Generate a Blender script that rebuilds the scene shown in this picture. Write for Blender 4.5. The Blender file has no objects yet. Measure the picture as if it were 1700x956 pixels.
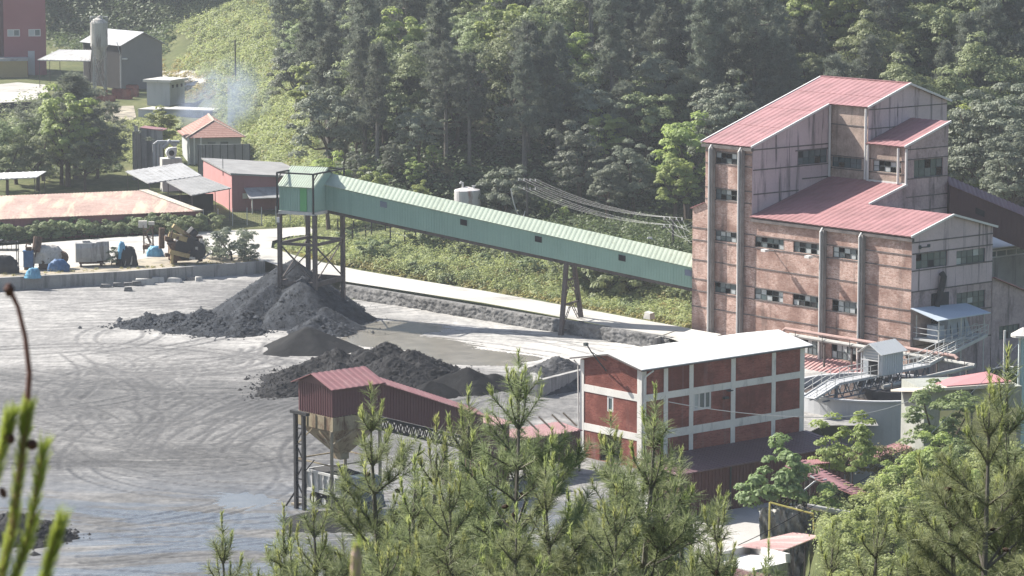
EXPOSURE = 1.25
HAZE = 0.00015
SMOKE = 1
import bpy, math, random
import numpy as np
from mathutils import Vector
random.seed(7); RNG = np.random.default_rng(11)
sc = bpy.context.scene
COL = sc.collection
# ---------------------------------------------------------------- camera model (photo pixels 1700 x 956)
F = 5250.0; PITCH = math.radians(8.0); CZ = 50.0
FW = np.array([0, math.cos(PITCH), -math.sin(PITCH)]); UP = np.array([0, math.sin(PITCH), math.cos(PITCH)]); RT = np.array([1.0, 0, 0])
CAM = np.array([0, 0, CZ])
def ray(u, v): return RT*(u-850)/F + UP*(478-v)/F + FW
def G(u, v, z=0.0):                      # point of the level z seen at a pixel
    d = ray(u, v); return CAM + d*((z-CZ)/d[2])
def PY(u, v, y):                         # point at world depth y
    d = ray(u, v); return CAM + d*(y/d[1])
def PL(u, v, o, n):
    d = ray(u, v); return CAM + d*(np.dot(np.asarray(o)-CAM, n)/np.dot(d, n))
def nrm(a): a = np.asarray(a, float); return a/np.linalg.norm(a)
EZ = np.array([0, 0, 1.0])
E1 = nrm([.649, -.760, 0]); E2 = nrm([.760, .649, 0])
def lin(c):
    return tuple((x/12.92 if x <= .04045 else ((x+.055)/1.055)**2.4) for x in [k/255 for k in c])
# ---------------------------------------------------------------- object helpers
def setp(o, label=None, cat=None, group=None, kind=None):
    if label: o['label'] = label
    if cat: o['category'] = cat
    if group: o['group'] = group
    if kind: o['kind'] = kind
    return o
def thing(name, base, label, cat, group=None):
    o = bpy.data.objects.new(name, None); COL.objects.link(o)
    o.location = [float(x) for x in base]; o.empty_display_size = .3
    return setp(o, label, cat, group)
def wloc(o):
    p = np.zeros(3)
    while o is not None: p += np.array(o.location); o = o.parent
    return p
def dup(root, loc, rotz=0.0, scale=1.0, label=None, group=None):
    r = root.copy(); COL.objects.link(r); r.location = [float(x) for x in loc]; r.rotation_euler = (0, 0, rotz)
    r.scale = (scale, scale, scale) if not isinstance(scale, (tuple, list)) else scale
    if label: r['label'] = label
    if group: r['group'] = group
    for ch in list(root.children):
        c = ch.copy(); COL.objects.link(c); c.parent = r
        for g in list(ch.children):
            d = g.copy(); COL.objects.link(d); d.parent = c
    return r
class MB:
    """collects faces in a frame (origin o, axes ex, ey, z up) and links them as one mesh"""
    def __init__(s, o=(0, 0, 0), ex=(1, 0, 0), ey=(0, 1, 0), ez=(0, 0, 1)):
        s.o = np.asarray(o, float); s.ex = np.asarray(ex, float); s.ey = np.asarray(ey, float); s.ez = np.asarray(ez, float)
        s.v = []; s.f = []; s.m = []
    def W(s, p): return s.o + s.ex*p[0] + s.ey*p[1] + s.ez*p[2]
    def poly(s, pts, m=0, world=False):
        i = len(s.v)
        for p in pts: s.v.append(tuple(np.asarray(p, float) if world else s.W(p)))
        s.f.append(tuple(range(i, i+len(pts)))); s.m.append(m)
    def box(s, x0, x1, y0, y1, z0, z1, m=0):
        i = len(s.v)
        for z in (z0, z1):
            for x, y in ((x0, y0), (x1, y0), (x1, y1), (x0, y1)): s.v.append(tuple(s.W((x, y, z))))
        for q in ((0, 3, 2, 1), (4, 5, 6, 7), (0, 1, 5, 4), (1, 2, 6, 5), (2, 3, 7, 6), (3, 0, 4, 7)):
            s.f.append(tuple(i+k for k in q)); s.m.append(m)
    def hexa(s, bot, top, m=0, world=False):
        """prism between two loops of equal length"""
        n = len(bot); i = len(s.v)
        for p in list(bot)+list(top): s.v.append(tuple(np.asarray(p, float) if world else s.W(p)))
        s.f.append(tuple(i+k for k in range(n))[::-1]); s.m.append(m)
        s.f.append(tuple(i+n+k for k in range(n))); s.m.append(m)
        for k in range(n):
            k2 = (k+1) % n
            s.f.append((i+k, i+k2, i+n+k2, i+n+k)); s.m.append(m)
    def bar(s, p, q, w=.1, h=None, m=0, world=False):
        p = np.asarray(p, float) if world else s.W(p); q = np.asarray(q, float) if world else s.W(q)
        h = h or w; d = q-p; L = np.linalg.norm(d)
        if L < 1e-6: return
        d /= L; a = np.cross(d, EZ)
        if np.linalg.norm(a) < 1e-3: a = s.ex.copy()
        a = nrm(a); b = np.cross(a, d)
        lo = [p+a*(sx*w/2)+b*(sy*h/2) for sx, sy in ((-1, -1), (1, -1), (1, 1), (-1, 1))]
        hi = [x+d*L for x in lo]
        s.hexa(lo, hi, m, True)
    def tube(s, pts, r, n=8, m=0, world=False, caps=True):
        P = [np.asarray(p, float) if world else s.W(p) for p in pts]
        R = r if isinstance(r, (list, tuple)) else [r]*len(P)
        rings = []; a = None
        for k, p in enumerate(P):
            d = nrm(P[min(k+1, len(P)-1)]-P[max(k-1, 0)])
            if a is None:
                a = np.cross(d, EZ)
                if np.linalg.norm(a) < 1e-2: a = np.array([1.0, 0, 0])
            a = nrm(a-d*np.dot(a, d)); b = np.cross(d, a)
            i = len(s.v)
            for j in range(n):
                t = 2*math.pi*j/n; s.v.append(tuple(p+(a*math.cos(t)+b*math.sin(t))*R[k]))
            rings.append(i)
        for k in range(len(rings)-1):
            for j in range(n):
                j2 = (j+1) % n
                s.f.append((rings[k]+j, rings[k]+j2, rings[k+1]+j2, rings[k+1]+j)); s.m.append(m)
        if caps:
            s.f.append(tuple(rings[0]+j for j in range(n))[::-1]); s.m.append(m)
            s.f.append(tuple(rings[-1]+j for j in range(n))); s.m.append(m)
    def lathe(s, c, prof, n=24, m=0, caps=True):
        """prof: (radius, z) pairs round the vertical through c"""
        rings = []
        for r, z in prof:
            i = len(s.v)
            for j in range(n):
                t = 2*math.pi*j/n; s.v.append(tuple(s.W((c[0]+r*math.cos(t), c[1]+r*math.sin(t), c[2]+z))))
            rings.append(i)
        for k in range(len(rings)-1):
            for j in range(n):
                j2 = (j+1) % n
                s.f.append((rings[k]+j, rings[k]+j2, rings[k+1]+j2, rings[k+1]+j)); s.m.append(m)
        if caps:
            s.f.append(tuple(rings[0]+j for j in range(n))[::-1]); s.m.append(m)
            s.f.append(tuple(rings[-1]+j for j in range(n))); s.m.append(m)
    def corr(s, p0, a, b, pitch=.4, amp=.05, m=0, slab=.05, duty=.35):
        """ribbed sheet: p0 corner, a across the ribs, b along them (frame coordinates)"""
        p0 = s.W(p0); a = s.ex*a[0]+s.ey*a[1]+s.ez*a[2]; b = s.ex*b[0]+s.ey*b[1]+s.ez*b[2]
        n = nrm(np.cross(a, b)); La = np.linalg.norm(a); ua = a/La
        if slab:
            q = [p0, p0+a, p0+a+b, p0+b]; s.hexa([x-n*slab for x in q], q, m, True)
        k = max(1, int(round(La/pitch))); st = La/k; rw = st*duty
        off = .004
        for i in range(k):
            x0 = i*st+st*.5-rw; x1 = x0+rw*.5; x2 = x1+rw; x3 = x2+rw*.5
            pts = [(x0, off), (x1, amp), (x2, amp), (x3, off)]
            for (xa, ha), (xb, hb) in zip(pts[:-1], pts[1:]):
                A = p0+ua*xa+n*ha; B = p0+ua*xb+n*hb
                s.poly([A, B, B+b, A+b], m, True)
    def corr_poly(s, fn, L, pitch, amp, m=0, out=(0, 0, 1)):
        """ribs as thin bars between fn(x)->(bottom, top) for x in 0..L"""
        k = int(L/pitch); out = np.asarray(out, float)
        for i in range(k):
            x = (i+.5)*L/k
            lo, hi = fn(x); lo = s.W(lo); hi = s.W(hi); lo2, hi2 = fn(x+pitch*.3); lo2 = s.W(lo2); hi2 = s.W(hi2)
            s.hexa([lo, lo2, lo2+out*amp, lo+out*amp], [hi, hi2, hi2+out*amp, hi+out*amp], m, True)
    def wall(s, axis, c, a0, a1, z0, z1, holes=(), depth=.25, inward=1, m=0):
        """wall in plane (axis 'x': x=c, runs along y; 'y': y=c, runs along x) with openings (a0,a1,z0,z1) and reveals"""
        def P(a, z, d=0.0): return (c+d, a, z) if axis == 'x' else (a, c+d, z)
        A = sorted(set([a0, a1]+[h[k] for h in holes for k in (0, 1)])); Z = sorted(set([z0, z1]+[h[k] for h in holes for k in (2, 3)]))
        for i in range(len(A)-1):
            for j in range(len(Z)-1):
                ca = (A[i]+A[i+1])/2; cz = (Z[j]+Z[j+1])/2
                if any(h[0] < ca < h[1] and h[2] < cz < h[3] for h in holes): continue
                s.poly([P(A[i], Z[j]), P(A[i+1], Z[j]), P(A[i+1], Z[j+1]), P(A[i], Z[j+1])], m)
        d = depth*inward
        for h in holes:
            b0, b1, y0, y1 = h
            for (p, q) in (((b0, y0), (b1, y0)), ((b1, y0), (b1, y1)), ((b1, y1), (b0, y1)), ((b0, y1), (b0, y0))):
                s.poly([P(*p), P(*q), P(*q, d), P(*p, d)], m)
    def build(s, name, mats, parent=None, base=None, smooth=False):
        me = bpy.data.meshes.new(name)
        V = np.asarray(s.v, float).reshape(-1, 3)
        if parent is not None: off = wloc(parent)
        elif base is not None: off = np.asarray(base, float)
        else: off = np.array([V[:, 0].mean(), V[:, 1].mean(), V[:, 2].min()])
        me.from_pydata((V-off).tolist(), [], s.f)
        if not isinstance(mats, (list, tuple)): mats = [mats]
        for k in mats: me.materials.append(k)
        if len(mats) > 1: me.polygons.foreach_set('material_index', s.m)
        if smooth: me.polygons.foreach_set('use_smooth', [True]*len(me.polygons))
        me.update()
        o = bpy.data.objects.new(name, me); COL.objects.link(o)
        if parent is not None: o.parent = parent
        else: o.location = [float(x) for x in off]
        return o
# ---------------------------------------------------------------- materials
class NT:
    def __init__(s, name):
        s.mat = bpy.data.materials.new(name); s.mat.use_nodes = True
        s.t = s.mat.node_tree; s.t.nodes.clear()
        s.out = s.n('ShaderNodeOutputMaterial')
    def n(s, typ, **kw):
        nd = s.t.nodes.new(typ)
        for k, v in kw.items(): setattr(nd, k, v)
        return nd
    def l(s, a, b): s.t.links.new(a, b)
    def val(s, sock, v):
        if hasattr(v, 'links') or isinstance(v, bpy.types.NodeSocket): s.l(v, sock)
        else: sock.default_value = v
    def coord(s, kind='Object', scale=(1, 1, 1), rot=(0, 0, 0)):
        tc = s.n('ShaderNodeTexCoord'); mp = s.n('ShaderNodeMapping')
        s.l(tc.outputs[kind], mp.inputs[0]); mp.inputs['Scale'].default_value = scale; mp.inputs['Rotation'].default_value = rot
        return mp.outputs[0]
    def noise(s, vec, scale, detail=5, rough=.6, dist=0):
        k = s.n('ShaderNodeTexNoise'); s.l(vec, k.inputs['Vector']); k.inputs['Scale'].default_value = scale
        k.inputs['Detail'].default_value = detail; k.inputs['Roughness'].default_value = rough; k.inputs['Distortion'].default_value = dist
        return k.outputs['Fac']
    def ramp(s, fac, stops, interp='LINEAR'):
        r = s.n('ShaderNodeValToRGB'); s.l(fac, r.inputs[0]); r.color_ramp.interpolation = interp
        e = r.color_ramp.elements
        while len(e) < len(stops): e.new(.5)
        for k, (p, c) in enumerate(stops):
            e[k].position = p; e[k].color = (c[0], c[1], c[2], 1) if isinstance(c, (tuple, list)) else (c, c, c, 1)
        return r.outputs[0]
    def mix(s, fac, a, b, blend='MIX'):
        k = s.n('ShaderNodeMix', data_type='RGBA', blend_type=blend)
        s.val(k.inputs[0], fac)
        for sock, v in ((k.inputs[6], a), (k.inputs[7], b)):
            if isinstance(v, (tuple, list)): sock.default_value = (v[0], v[1], v[2], 1)
            else: s.l(v, sock)
        return k.outputs[2]
    def math(s, op, a, b=0.0, c=None):
        k = s.n('ShaderNodeMath', operation=op); s.val(k.inputs[0], a); s.val(k.inputs[1], b)
        if c is not None: s.val(k.inputs[2], c)
        return k.outputs[0]
    def bsdf(s, col, rough=.8, metal=0.0, spec=.3, bump=None, bstr=.3, bdist=.05):
        b = s.n('ShaderNodeBsdfPrincipled')
        s.val(b.inputs['Base Color'], (*col, 1) if isinstance(col, (tuple, list)) else col)
        s.val(b.inputs['Roughness'], rough); b.inputs['Metallic'].default_value = metal; b.inputs['Specular IOR Level'].default_value = spec
        if bump is not None:
            bp = s.n('ShaderNodeBump'); s.l(bump, bp.inputs['Height']); bp.inputs['Strength'].default_value = bstr; bp.inputs['Distance'].default_value = bdist
            s.l(bp.outputs[0], b.inputs['Normal'])
        s.l(b.outputs[0], s.out.inputs[0]); return b
MC = {}; ALB = .74
def mat(name, col, var=.2, scale=.6, rough=.8, stain=None, samt=.5, sthr=.55, sscale=(1.2, 1.2, .12), fine=6.0, bump=0.0, metal=0.0, spec=.3, streak2=None):
    """weathered plain material: large and fine tone variation, stains with a shape of their own"""
    if name in MC: return MC[name]
    col = tuple(k*ALB for k in col); stain = None if stain is None else tuple(k*ALB for k in stain)
    t = NT(name); v = t.coord()
    n1 = t.noise(v, scale, 4); n2 = t.noise(v, fine, 5, .7)
    f = t.math('ADD', t.math('MULTIPLY', n1, .6), t.math('MULTIPLY', n2, .4))
    lo = tuple(max(0, c*(1-var*1.6)) for c in col); hi = tuple(min(.95, c*(1+var*1.6)) for c in col)
    c = t.ramp(f, [(.25, lo), (.75, hi)])
    if stain is not None:
        vs = t.coord(scale=sscale); ns = t.noise(vs, 1.0, 6, .65, .3)
        k = t.ramp(ns, [(sthr, 0.0), (min(1, sthr+.14), 1.0)])
        c = t.mix(t.math('MULTIPLY', k, samt), c, stain)
    t.bsdf(c, rough, metal, spec, n2 if bump else None, bump, .05)
    MC[name] = t.mat; return t.mat
def leafmat(name, dark, light, trans=.35, scale=.35, objvar=.35):
    if name in MC: return MC[name]
    t = NT(name); v = t.coord()
    n1 = t.noise(v, scale, 3); n2 = t.noise(v, 4.0, 2)
    f = t.math('ADD', t.math('MULTIPLY', n1, .55), t.math('MULTIPLY', n2, .45))
    c = t.ramp(f, [(.3, dark), (.7, light)])
    oi = t.n('ShaderNodeObjectInfo')
    k = t.math('ADD', t.math('MULTIPLY', oi.outputs['Random'], objvar), 1-objvar*.5)
    hs = t.n('ShaderNodeHueSaturation'); t.l(c, hs.inputs['Color']); t.l(k, hs.inputs['Value'])
    t.val(hs.inputs['Hue'], t.math('ADD', t.math('MULTIPLY', oi.outputs['Random'], .03), .485))
    d = t.n('ShaderNodeBsdfPrincipled'); t.l(hs.outputs[0], d.inputs['Base Color']); d.inputs['Roughness'].default_value = .55; d.inputs['Specular IOR Level'].default_value = .25
    tr = t.n('ShaderNodeBsdfTranslucent')
    g = t.n('ShaderNodeHueSaturation'); t.l(hs.outputs[0], g.inputs['Color']); g.inputs['Value'].default_value = 1.3; g.inputs['Saturation'].default_value = 1.1; t.l(g.outputs[0], tr.inputs[0])
    m = t.n('ShaderNodeMixShader'); m.inputs[0].default_value = trans; t.l(d.outputs[0], m.inputs[1]); t.l(tr.outputs[0], m.inputs[2]); t.l(m.outputs[0], t.out.inputs[0])
    MC[name] = t.mat; return t.mat
# ================================================================ camera, light, world
cam = bpy.data.cameras.new('camera'); co = bpy.data.objects.new('camera', cam); COL.objects.link(co); sc.camera = co
co.location = CAM; co.rotation_euler = (math.pi/2-PITCH, 0, 0)
cam.sensor_width = 36; cam.lens = F/1700*36; cam.clip_start = .1; cam.clip_end = 5000
cam.dof.use_dof = True; cam.dof.focus_distance = 285; cam.dof.aperture_fstop = 16
SUN = nrm([.645, -.38, -.663]); SEL = math.asin(-SUN[2]); 
w = bpy.data.worlds.new('World'); sc.world = w; w.use_nodes = True
nt = w.node_tree; bg = nt.nodes['Background']; sk = nt.nodes.new('ShaderNodeTexSky'); sk.sky_type = 'NISHITA'; sk.sun_disc = False
sk.sun_elevation = SEL; sk.sun_rotation = math.atan2(-SUN[0], -SUN[1]); sk.dust_density = 1.5
nt.links.new(sk.outputs[0], bg.inputs[0]); bg.inputs[1].default_value = .08
sl = bpy.data.lights.new('sun', 'SUN'); sl.energy = 5.0; sl.angle = math.radians(.5); sl.color = (1, .95, .87)
so = bpy.data.objects.new('sun', sl); COL.objects.link(so); so.rotation_euler = Vector(SUN).to_track_quat('-Z', 'Y').to_euler(); so.location = (-100, 350, 200)
sc.view_settings.view_transform = 'Standard'; sc.view_settings.look = 'None'; sc.view_settings.gamma = 1; sc.view_settings.exposure = EXPOSURE
sc.cycles.max_bounces = 6; sc.cycles.transparent_max_bounces = 8; sc.cycles.volume_bounces = 0
# ================================================================ terrain
def ss(a, b, x):
    t = np.clip((np.asarray(x, float)-a)/(b-a), 0, 1); return t*t*(3-2*t)
def vnoise(x, y, s, seed=0):
    x = np.asarray(x, float)/s+seed*17.3; y = np.asarray(y, float)/s+seed*9.1
    return (np.sin(x*1.7+1.3*np.sin(y*1.1))+np.sin(y*2.1+1.7*np.sin(x*.9+1))+np.sin((x+y)*1.3+.7))/3
XF = lambda y: np.interp(y, [380, 410, 430, 600, 750, 1200], [-16, -27, -33, -66, -95, -170])   # foot of the green slope
LOWZ = -3.3
def terr(x, y):
    x = np.asarray(x, float); y = np.asarray(y, float)
    valley = 1.0+np.maximum(0, y-415)*.036
    d = np.minimum((x-XF(y))*.85, (y-403))
    hill = 48*(1-np.exp(-np.maximum(0, d)*.55/48))+ss(0, 12, d)*1.5*vnoise(x, y, 9)
    fall = 1-.75*ss(560, 900, y)*ss(-80, -20, -np.abs(x+150)+80)*0
    back = 60*(1-np.exp(-np.maximum(0, y-655+.25*(x+80))*.7/60))
    z = valley+np.maximum(hill, 0)*fall+np.where(x < XF(y)+60, np.maximum(0, back-hill), 0)*ss(60, 0, x-XF(y))
    # bank between the road and the wood
    bank = ss(350, 400, y+.42*(x+20))*1.4*ss(-30, -14, x)*ss(440, 405, y)
    z = z+bank+.12*vnoise(x, y, 3.1, 2)
    low = np.maximum(ss(361, 352, y+.52*x), ss(357, 352, y-.38*(x+58)-(353-357))*ss(-24, -28, x))
    low = np.maximum(low, ss(349, 345, y))
    z = z*(1-low)+low*(-.25)
    # lower court right of the yard and the overgrown terrace above it
    yl = 251+ss(10, 30, x)*22
    lowm = ss(9.2, 11.0, x)*ss(yl+1.5, yl-.5, y)
    z = z*(1-lowm)+lowm*(LOWZ-.05)
    pit = ss(24.3, 25.5, x)*ss(244, 246.5, y)*ss(291, 289, y); z = z*(1-pit)+pit*(-6.3)
    tx = 21.5+(y-225)*.10
    terrm = ss(tx-.6, tx+.9, x)*ss(243, 233, y-(x-22)*.1)
    tz = 2.1+ss(23, 42, x)*3.2+(235-np.clip(y, 190, 250))*.05+.5*vnoise(x, y, 4, 3)
    z = z*(1-terrm)+terrm*tz
    near = 47.9-.258*y+.5*vnoise(x, y, 8, 5)*ss(30, 80, y)
    near = near - 30*ss(0, -40, y)*0
    ne = ss(205, 178, y)
    z = np.where(y < 205, np.maximum(z*1.0, near), z)
    return z
def grid(xs, ys):
    X, Y = np.meshgrid(xs, ys); Z = terr(X, Y)
    V = np.stack([X, Y, Z], -1).reshape(-1, 3); nx, ny = len(xs), len(ys)
    i = (np.arange(ny-1)[:, None]*nx+np.arange(nx-1)[None]).reshape(-1)
    return V, np.stack([i, i+1, i+nx+1, i+nx], -1)
def rawmesh(name, V, Fc, m, smooth=True, parent=None, base=None):
    me = bpy.data.meshes.new(name); V = np.asarray(V, np.float32); Fc = np.asarray(Fc, np.int32)
    if base is not None: V = V-np.asarray(base, np.float32)
    k = Fc.shape[1]
    me.vertices.add(len(V)); me.vertices.foreach_set('co', V.ravel())
    me.loops.add(Fc.size); me.loops.foreach_set('vertex_index', Fc.ravel())
    me.polygons.add(len(Fc)); me.polygons.foreach_set('loop_start', np.arange(len(Fc), dtype=np.int32)*k); me.polygons.foreach_set('loop_total', np.full(len(Fc), k, np.int32))
    if smooth: me.polygons.foreach_set('use_smooth', np.ones(len(Fc), bool))
    me.update(calc_edges=True); me.materials.append(m)
    o = bpy.data.objects.new(name, me); COL.objects.link(o)
    if base is not None: o.location = [float(q) for q in base]
    if parent is not None: o.parent = parent
    return o
def ground_mat():
    t = NT('ground_earth'); v = t.coord('Object')
    n1 = t.noise(v, .06, 5, .6, .4); n2 = t.noise(v, .9, 6, .7); n3 = t.noise(v, 6, 4, .7)
    f = t.math('ADD', t.math('MULTIPLY', n1, .5), t.math('MULTIPLY', n2, .5))
    c = t.ramp(f, [(.3, (.05, .065, .028)), (.45, (.085, .10, .04)), (.56, (.14, .145, .065)), (.66, (.27, .24, .13)), (.78, (.36, .33, .25))])
    c = t.mix(t.math('MULTIPLY', n3, .5), c, (.04, .05, .02), 'MIX')
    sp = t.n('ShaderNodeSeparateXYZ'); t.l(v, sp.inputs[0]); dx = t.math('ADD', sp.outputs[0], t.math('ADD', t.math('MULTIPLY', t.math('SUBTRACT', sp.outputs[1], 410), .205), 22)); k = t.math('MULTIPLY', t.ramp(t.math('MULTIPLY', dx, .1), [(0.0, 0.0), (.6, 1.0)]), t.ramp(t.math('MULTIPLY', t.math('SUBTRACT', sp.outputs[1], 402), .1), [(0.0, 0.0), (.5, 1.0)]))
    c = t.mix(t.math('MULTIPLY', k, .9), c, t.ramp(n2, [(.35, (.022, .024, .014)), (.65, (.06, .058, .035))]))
    t.bsdf(c, .95, 0, .1, n3, .5, .2); return t.mat
xs = np.concatenate([np.arange(-700, -90, 20), np.arange(-90, 70, 1.3), np.arange(70, 700, 20)]); ys = np.concatenate([np.arange(-60, 170, 6), np.arange(170, 270, 1.0), np.arange(270, 480, 1.6), np.arange(480, 700, 4), np.arange(700, 1400, 25)])
V, Fc = grid(xs, ys)
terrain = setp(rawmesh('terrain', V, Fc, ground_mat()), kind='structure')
# ================================================================ coal yard
def yard_mat():
    t = NT('yard_coal_dust'); v = t.coord('Object')
    # coordinates bent by slow noise, so that wheel marks curve
    wn = t.n('ShaderNodeTexNoise'); t.l(v, wn.inputs['Vector']); wn.inputs['Scale'].default_value = .035; wn.inputs['Detail'].default_value = 2
    vm = t.n('ShaderNodeVectorMath', operation='MULTIPLY_ADD'); t.l(wn.outputs['Color'], vm.inputs[0]); vm.inputs[1].default_value = (12, 12, 0); t.l(v, vm.inputs[2]); bent = vm.outputs[0]
    def layer(rot, sx, sy, off, detail=5, rough=.62):
        mp = t.n('ShaderNodeMapping'); t.l(bent, mp.inputs[0]); mp.inputs['Rotation'].default_value = (0, 0, rot); mp.inputs['Scale'].default_value = (sx, sy, 1); mp.inputs['Location'].default_value = (off, off*.7, off*.3)
        return t.noise(mp.outputs[0], 1.0, detail, rough, .25)
    def mask(off, s=.05, a=.46, b=.56): return t.ramp(t.noise(t.coord(scale=(s, s*1.6, 1)), 1.0, 3, .55, .3) if off == 0 else layer(off, s, s*1.6, off*13, 3), [(a, 0.0), (b, 1.0)])
    A = layer(.2, .3, .6, 3, 8, .75); B = layer(1.25, .045, 2.2, 11, 4, .6); C = layer(-1.15, .05, 2.0, 23, 4, .6); D = layer(1.75, .05, 2.4, 37, 4, .6)
    m1 = t.mix(mask(1.1), A, B); m2 = t.mix(mask(2.3), C, D); tr = t.mix(mask(3.7, .04), m1, m2)
    big = t.noise(t.coord(scale=(.022, .05, 1)), 1, 4, .55, .5); mid = t.noise(t.coord(scale=(.24, .16, 1)), 1, 7, .68, .5); fine = t.noise(t.coord(scale=(1.6, .8, 1)), 1, 8, .75)
    at_ = t.n('ShaderNodeAttribute', attribute_name='wheel_track'); ar = t.math('MULTIPLY', at_.outputs['Fac'], t.ramp(t.noise(v, .9, 4, .7), [(.30, .35), (.55, 1.0)]))
    f = t.math('ADD', t.math('MULTIPLY', big, .34), t.math('ADD', t.math('MULTIPLY', mid, .22), t.math('ADD', t.math('MULTIPLY', tr, .16), t.math('MULTIPLY', fine, .28))))
    sep = t.n('ShaderNodeSeparateXYZ'); t.l(v, sep.inputs[0]); yy = sep.outputs['Y']; xx = sep.outputs['X']
    # pale dried mud at the back, coal-dark where the loaders turn, damp slurry nearest the gate
    zone = t.ramp(t.math('DIVIDE', t.math('SUBTRACT', yy, 190), 180.0), [(.10, .46), (.24, .44), (.36, .37), (.52, .38), (.64, .57), (.78, .65), (.95, .56)])
    f = t.math('ADD', f, t.math('MULTIPLY', t.math('SUBTRACT', zone, .5), .55))
    f = t.math('ADD', f, t.math('MULTIPLY', t.ramp(t.math('MULTIPLY', t.math('ADD', xx, 18), .05), [(0.0, 0.0), (1.0, 1.0)]), .07))
    c = t.ramp(f, [(.36, (.04, .04, .042)), (.44, (.095, .094, .093)), (.51, (.165, .161, .156)), (.58, (.27, .262, .25)), (.68, (.45, .435, .41))])
    rut = t.ramp(tr, [(.36, 1.0), (.45, 0.0)]); c = t.mix(t.math('MULTIPLY', rut, .25), c, (.06, .06, .062))
    ridge = t.ramp(tr, [(.56, 0.0), (.64, 1.0)]); c = t.mix(t.math('MULTIPLY', ridge, .15), c, (.40, .385, .36))
    c = t.mix(t.math('MULTIPLY', ar, .95), c, (.05, .05, .052))
    speck = t.ramp(t.noise(v, 3.0, 6, .8), [(.64, 0.0), (.70, 1.0)]); c = t.mix(t.math('MULTIPLY', speck, .5), c, (.03, .03, .032))
    near = t.ramp(t.math('DIVIDE', yy, 400.0), [(.585, 1.0), (.635, 0.0)])
    wet = t.math('MULTIPLY', t.ramp(layer(.2, .07, .35, 41, 6), [(.40, 0.0), (.50, 1.0)]), near)
    c = t.mix(t.math('MULTIPLY', wet, .5), c, (.085, .095, .11))  # damp patches, with the bluish sky reflection partly put into their colour
    rough = t.math('SUBTRACT', .95, t.math('MULTIPLY', wet, .70))
    hgt = t.math('ADD', t.math('MULTIPLY', tr, .4), t.math('MULTIPLY', fine, .5))
    t.bsdf(c, rough, 0, .3, hgt, .35, .12); return t.mat
pts = [(-75, 190), (9.3, 190), (9.3, 249), (11, 251), (23, 262), (27, 270), (46, 270), (46, 300), (22, 320), (15.8, 312.5), (-2, 335), (-19.4, 348), (-24, 366), (-29.1, 369), (-58, 353), (-80, 345)]
m_yard = yard_mat()
def sheet(name, pts, z, m, res=0):
    b = MB(); b.poly([(x, y, z) for x, y in pts]); return setp(b.build(name, m, base=(0, 0, 0)), kind='structure')
PUD = []
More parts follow.
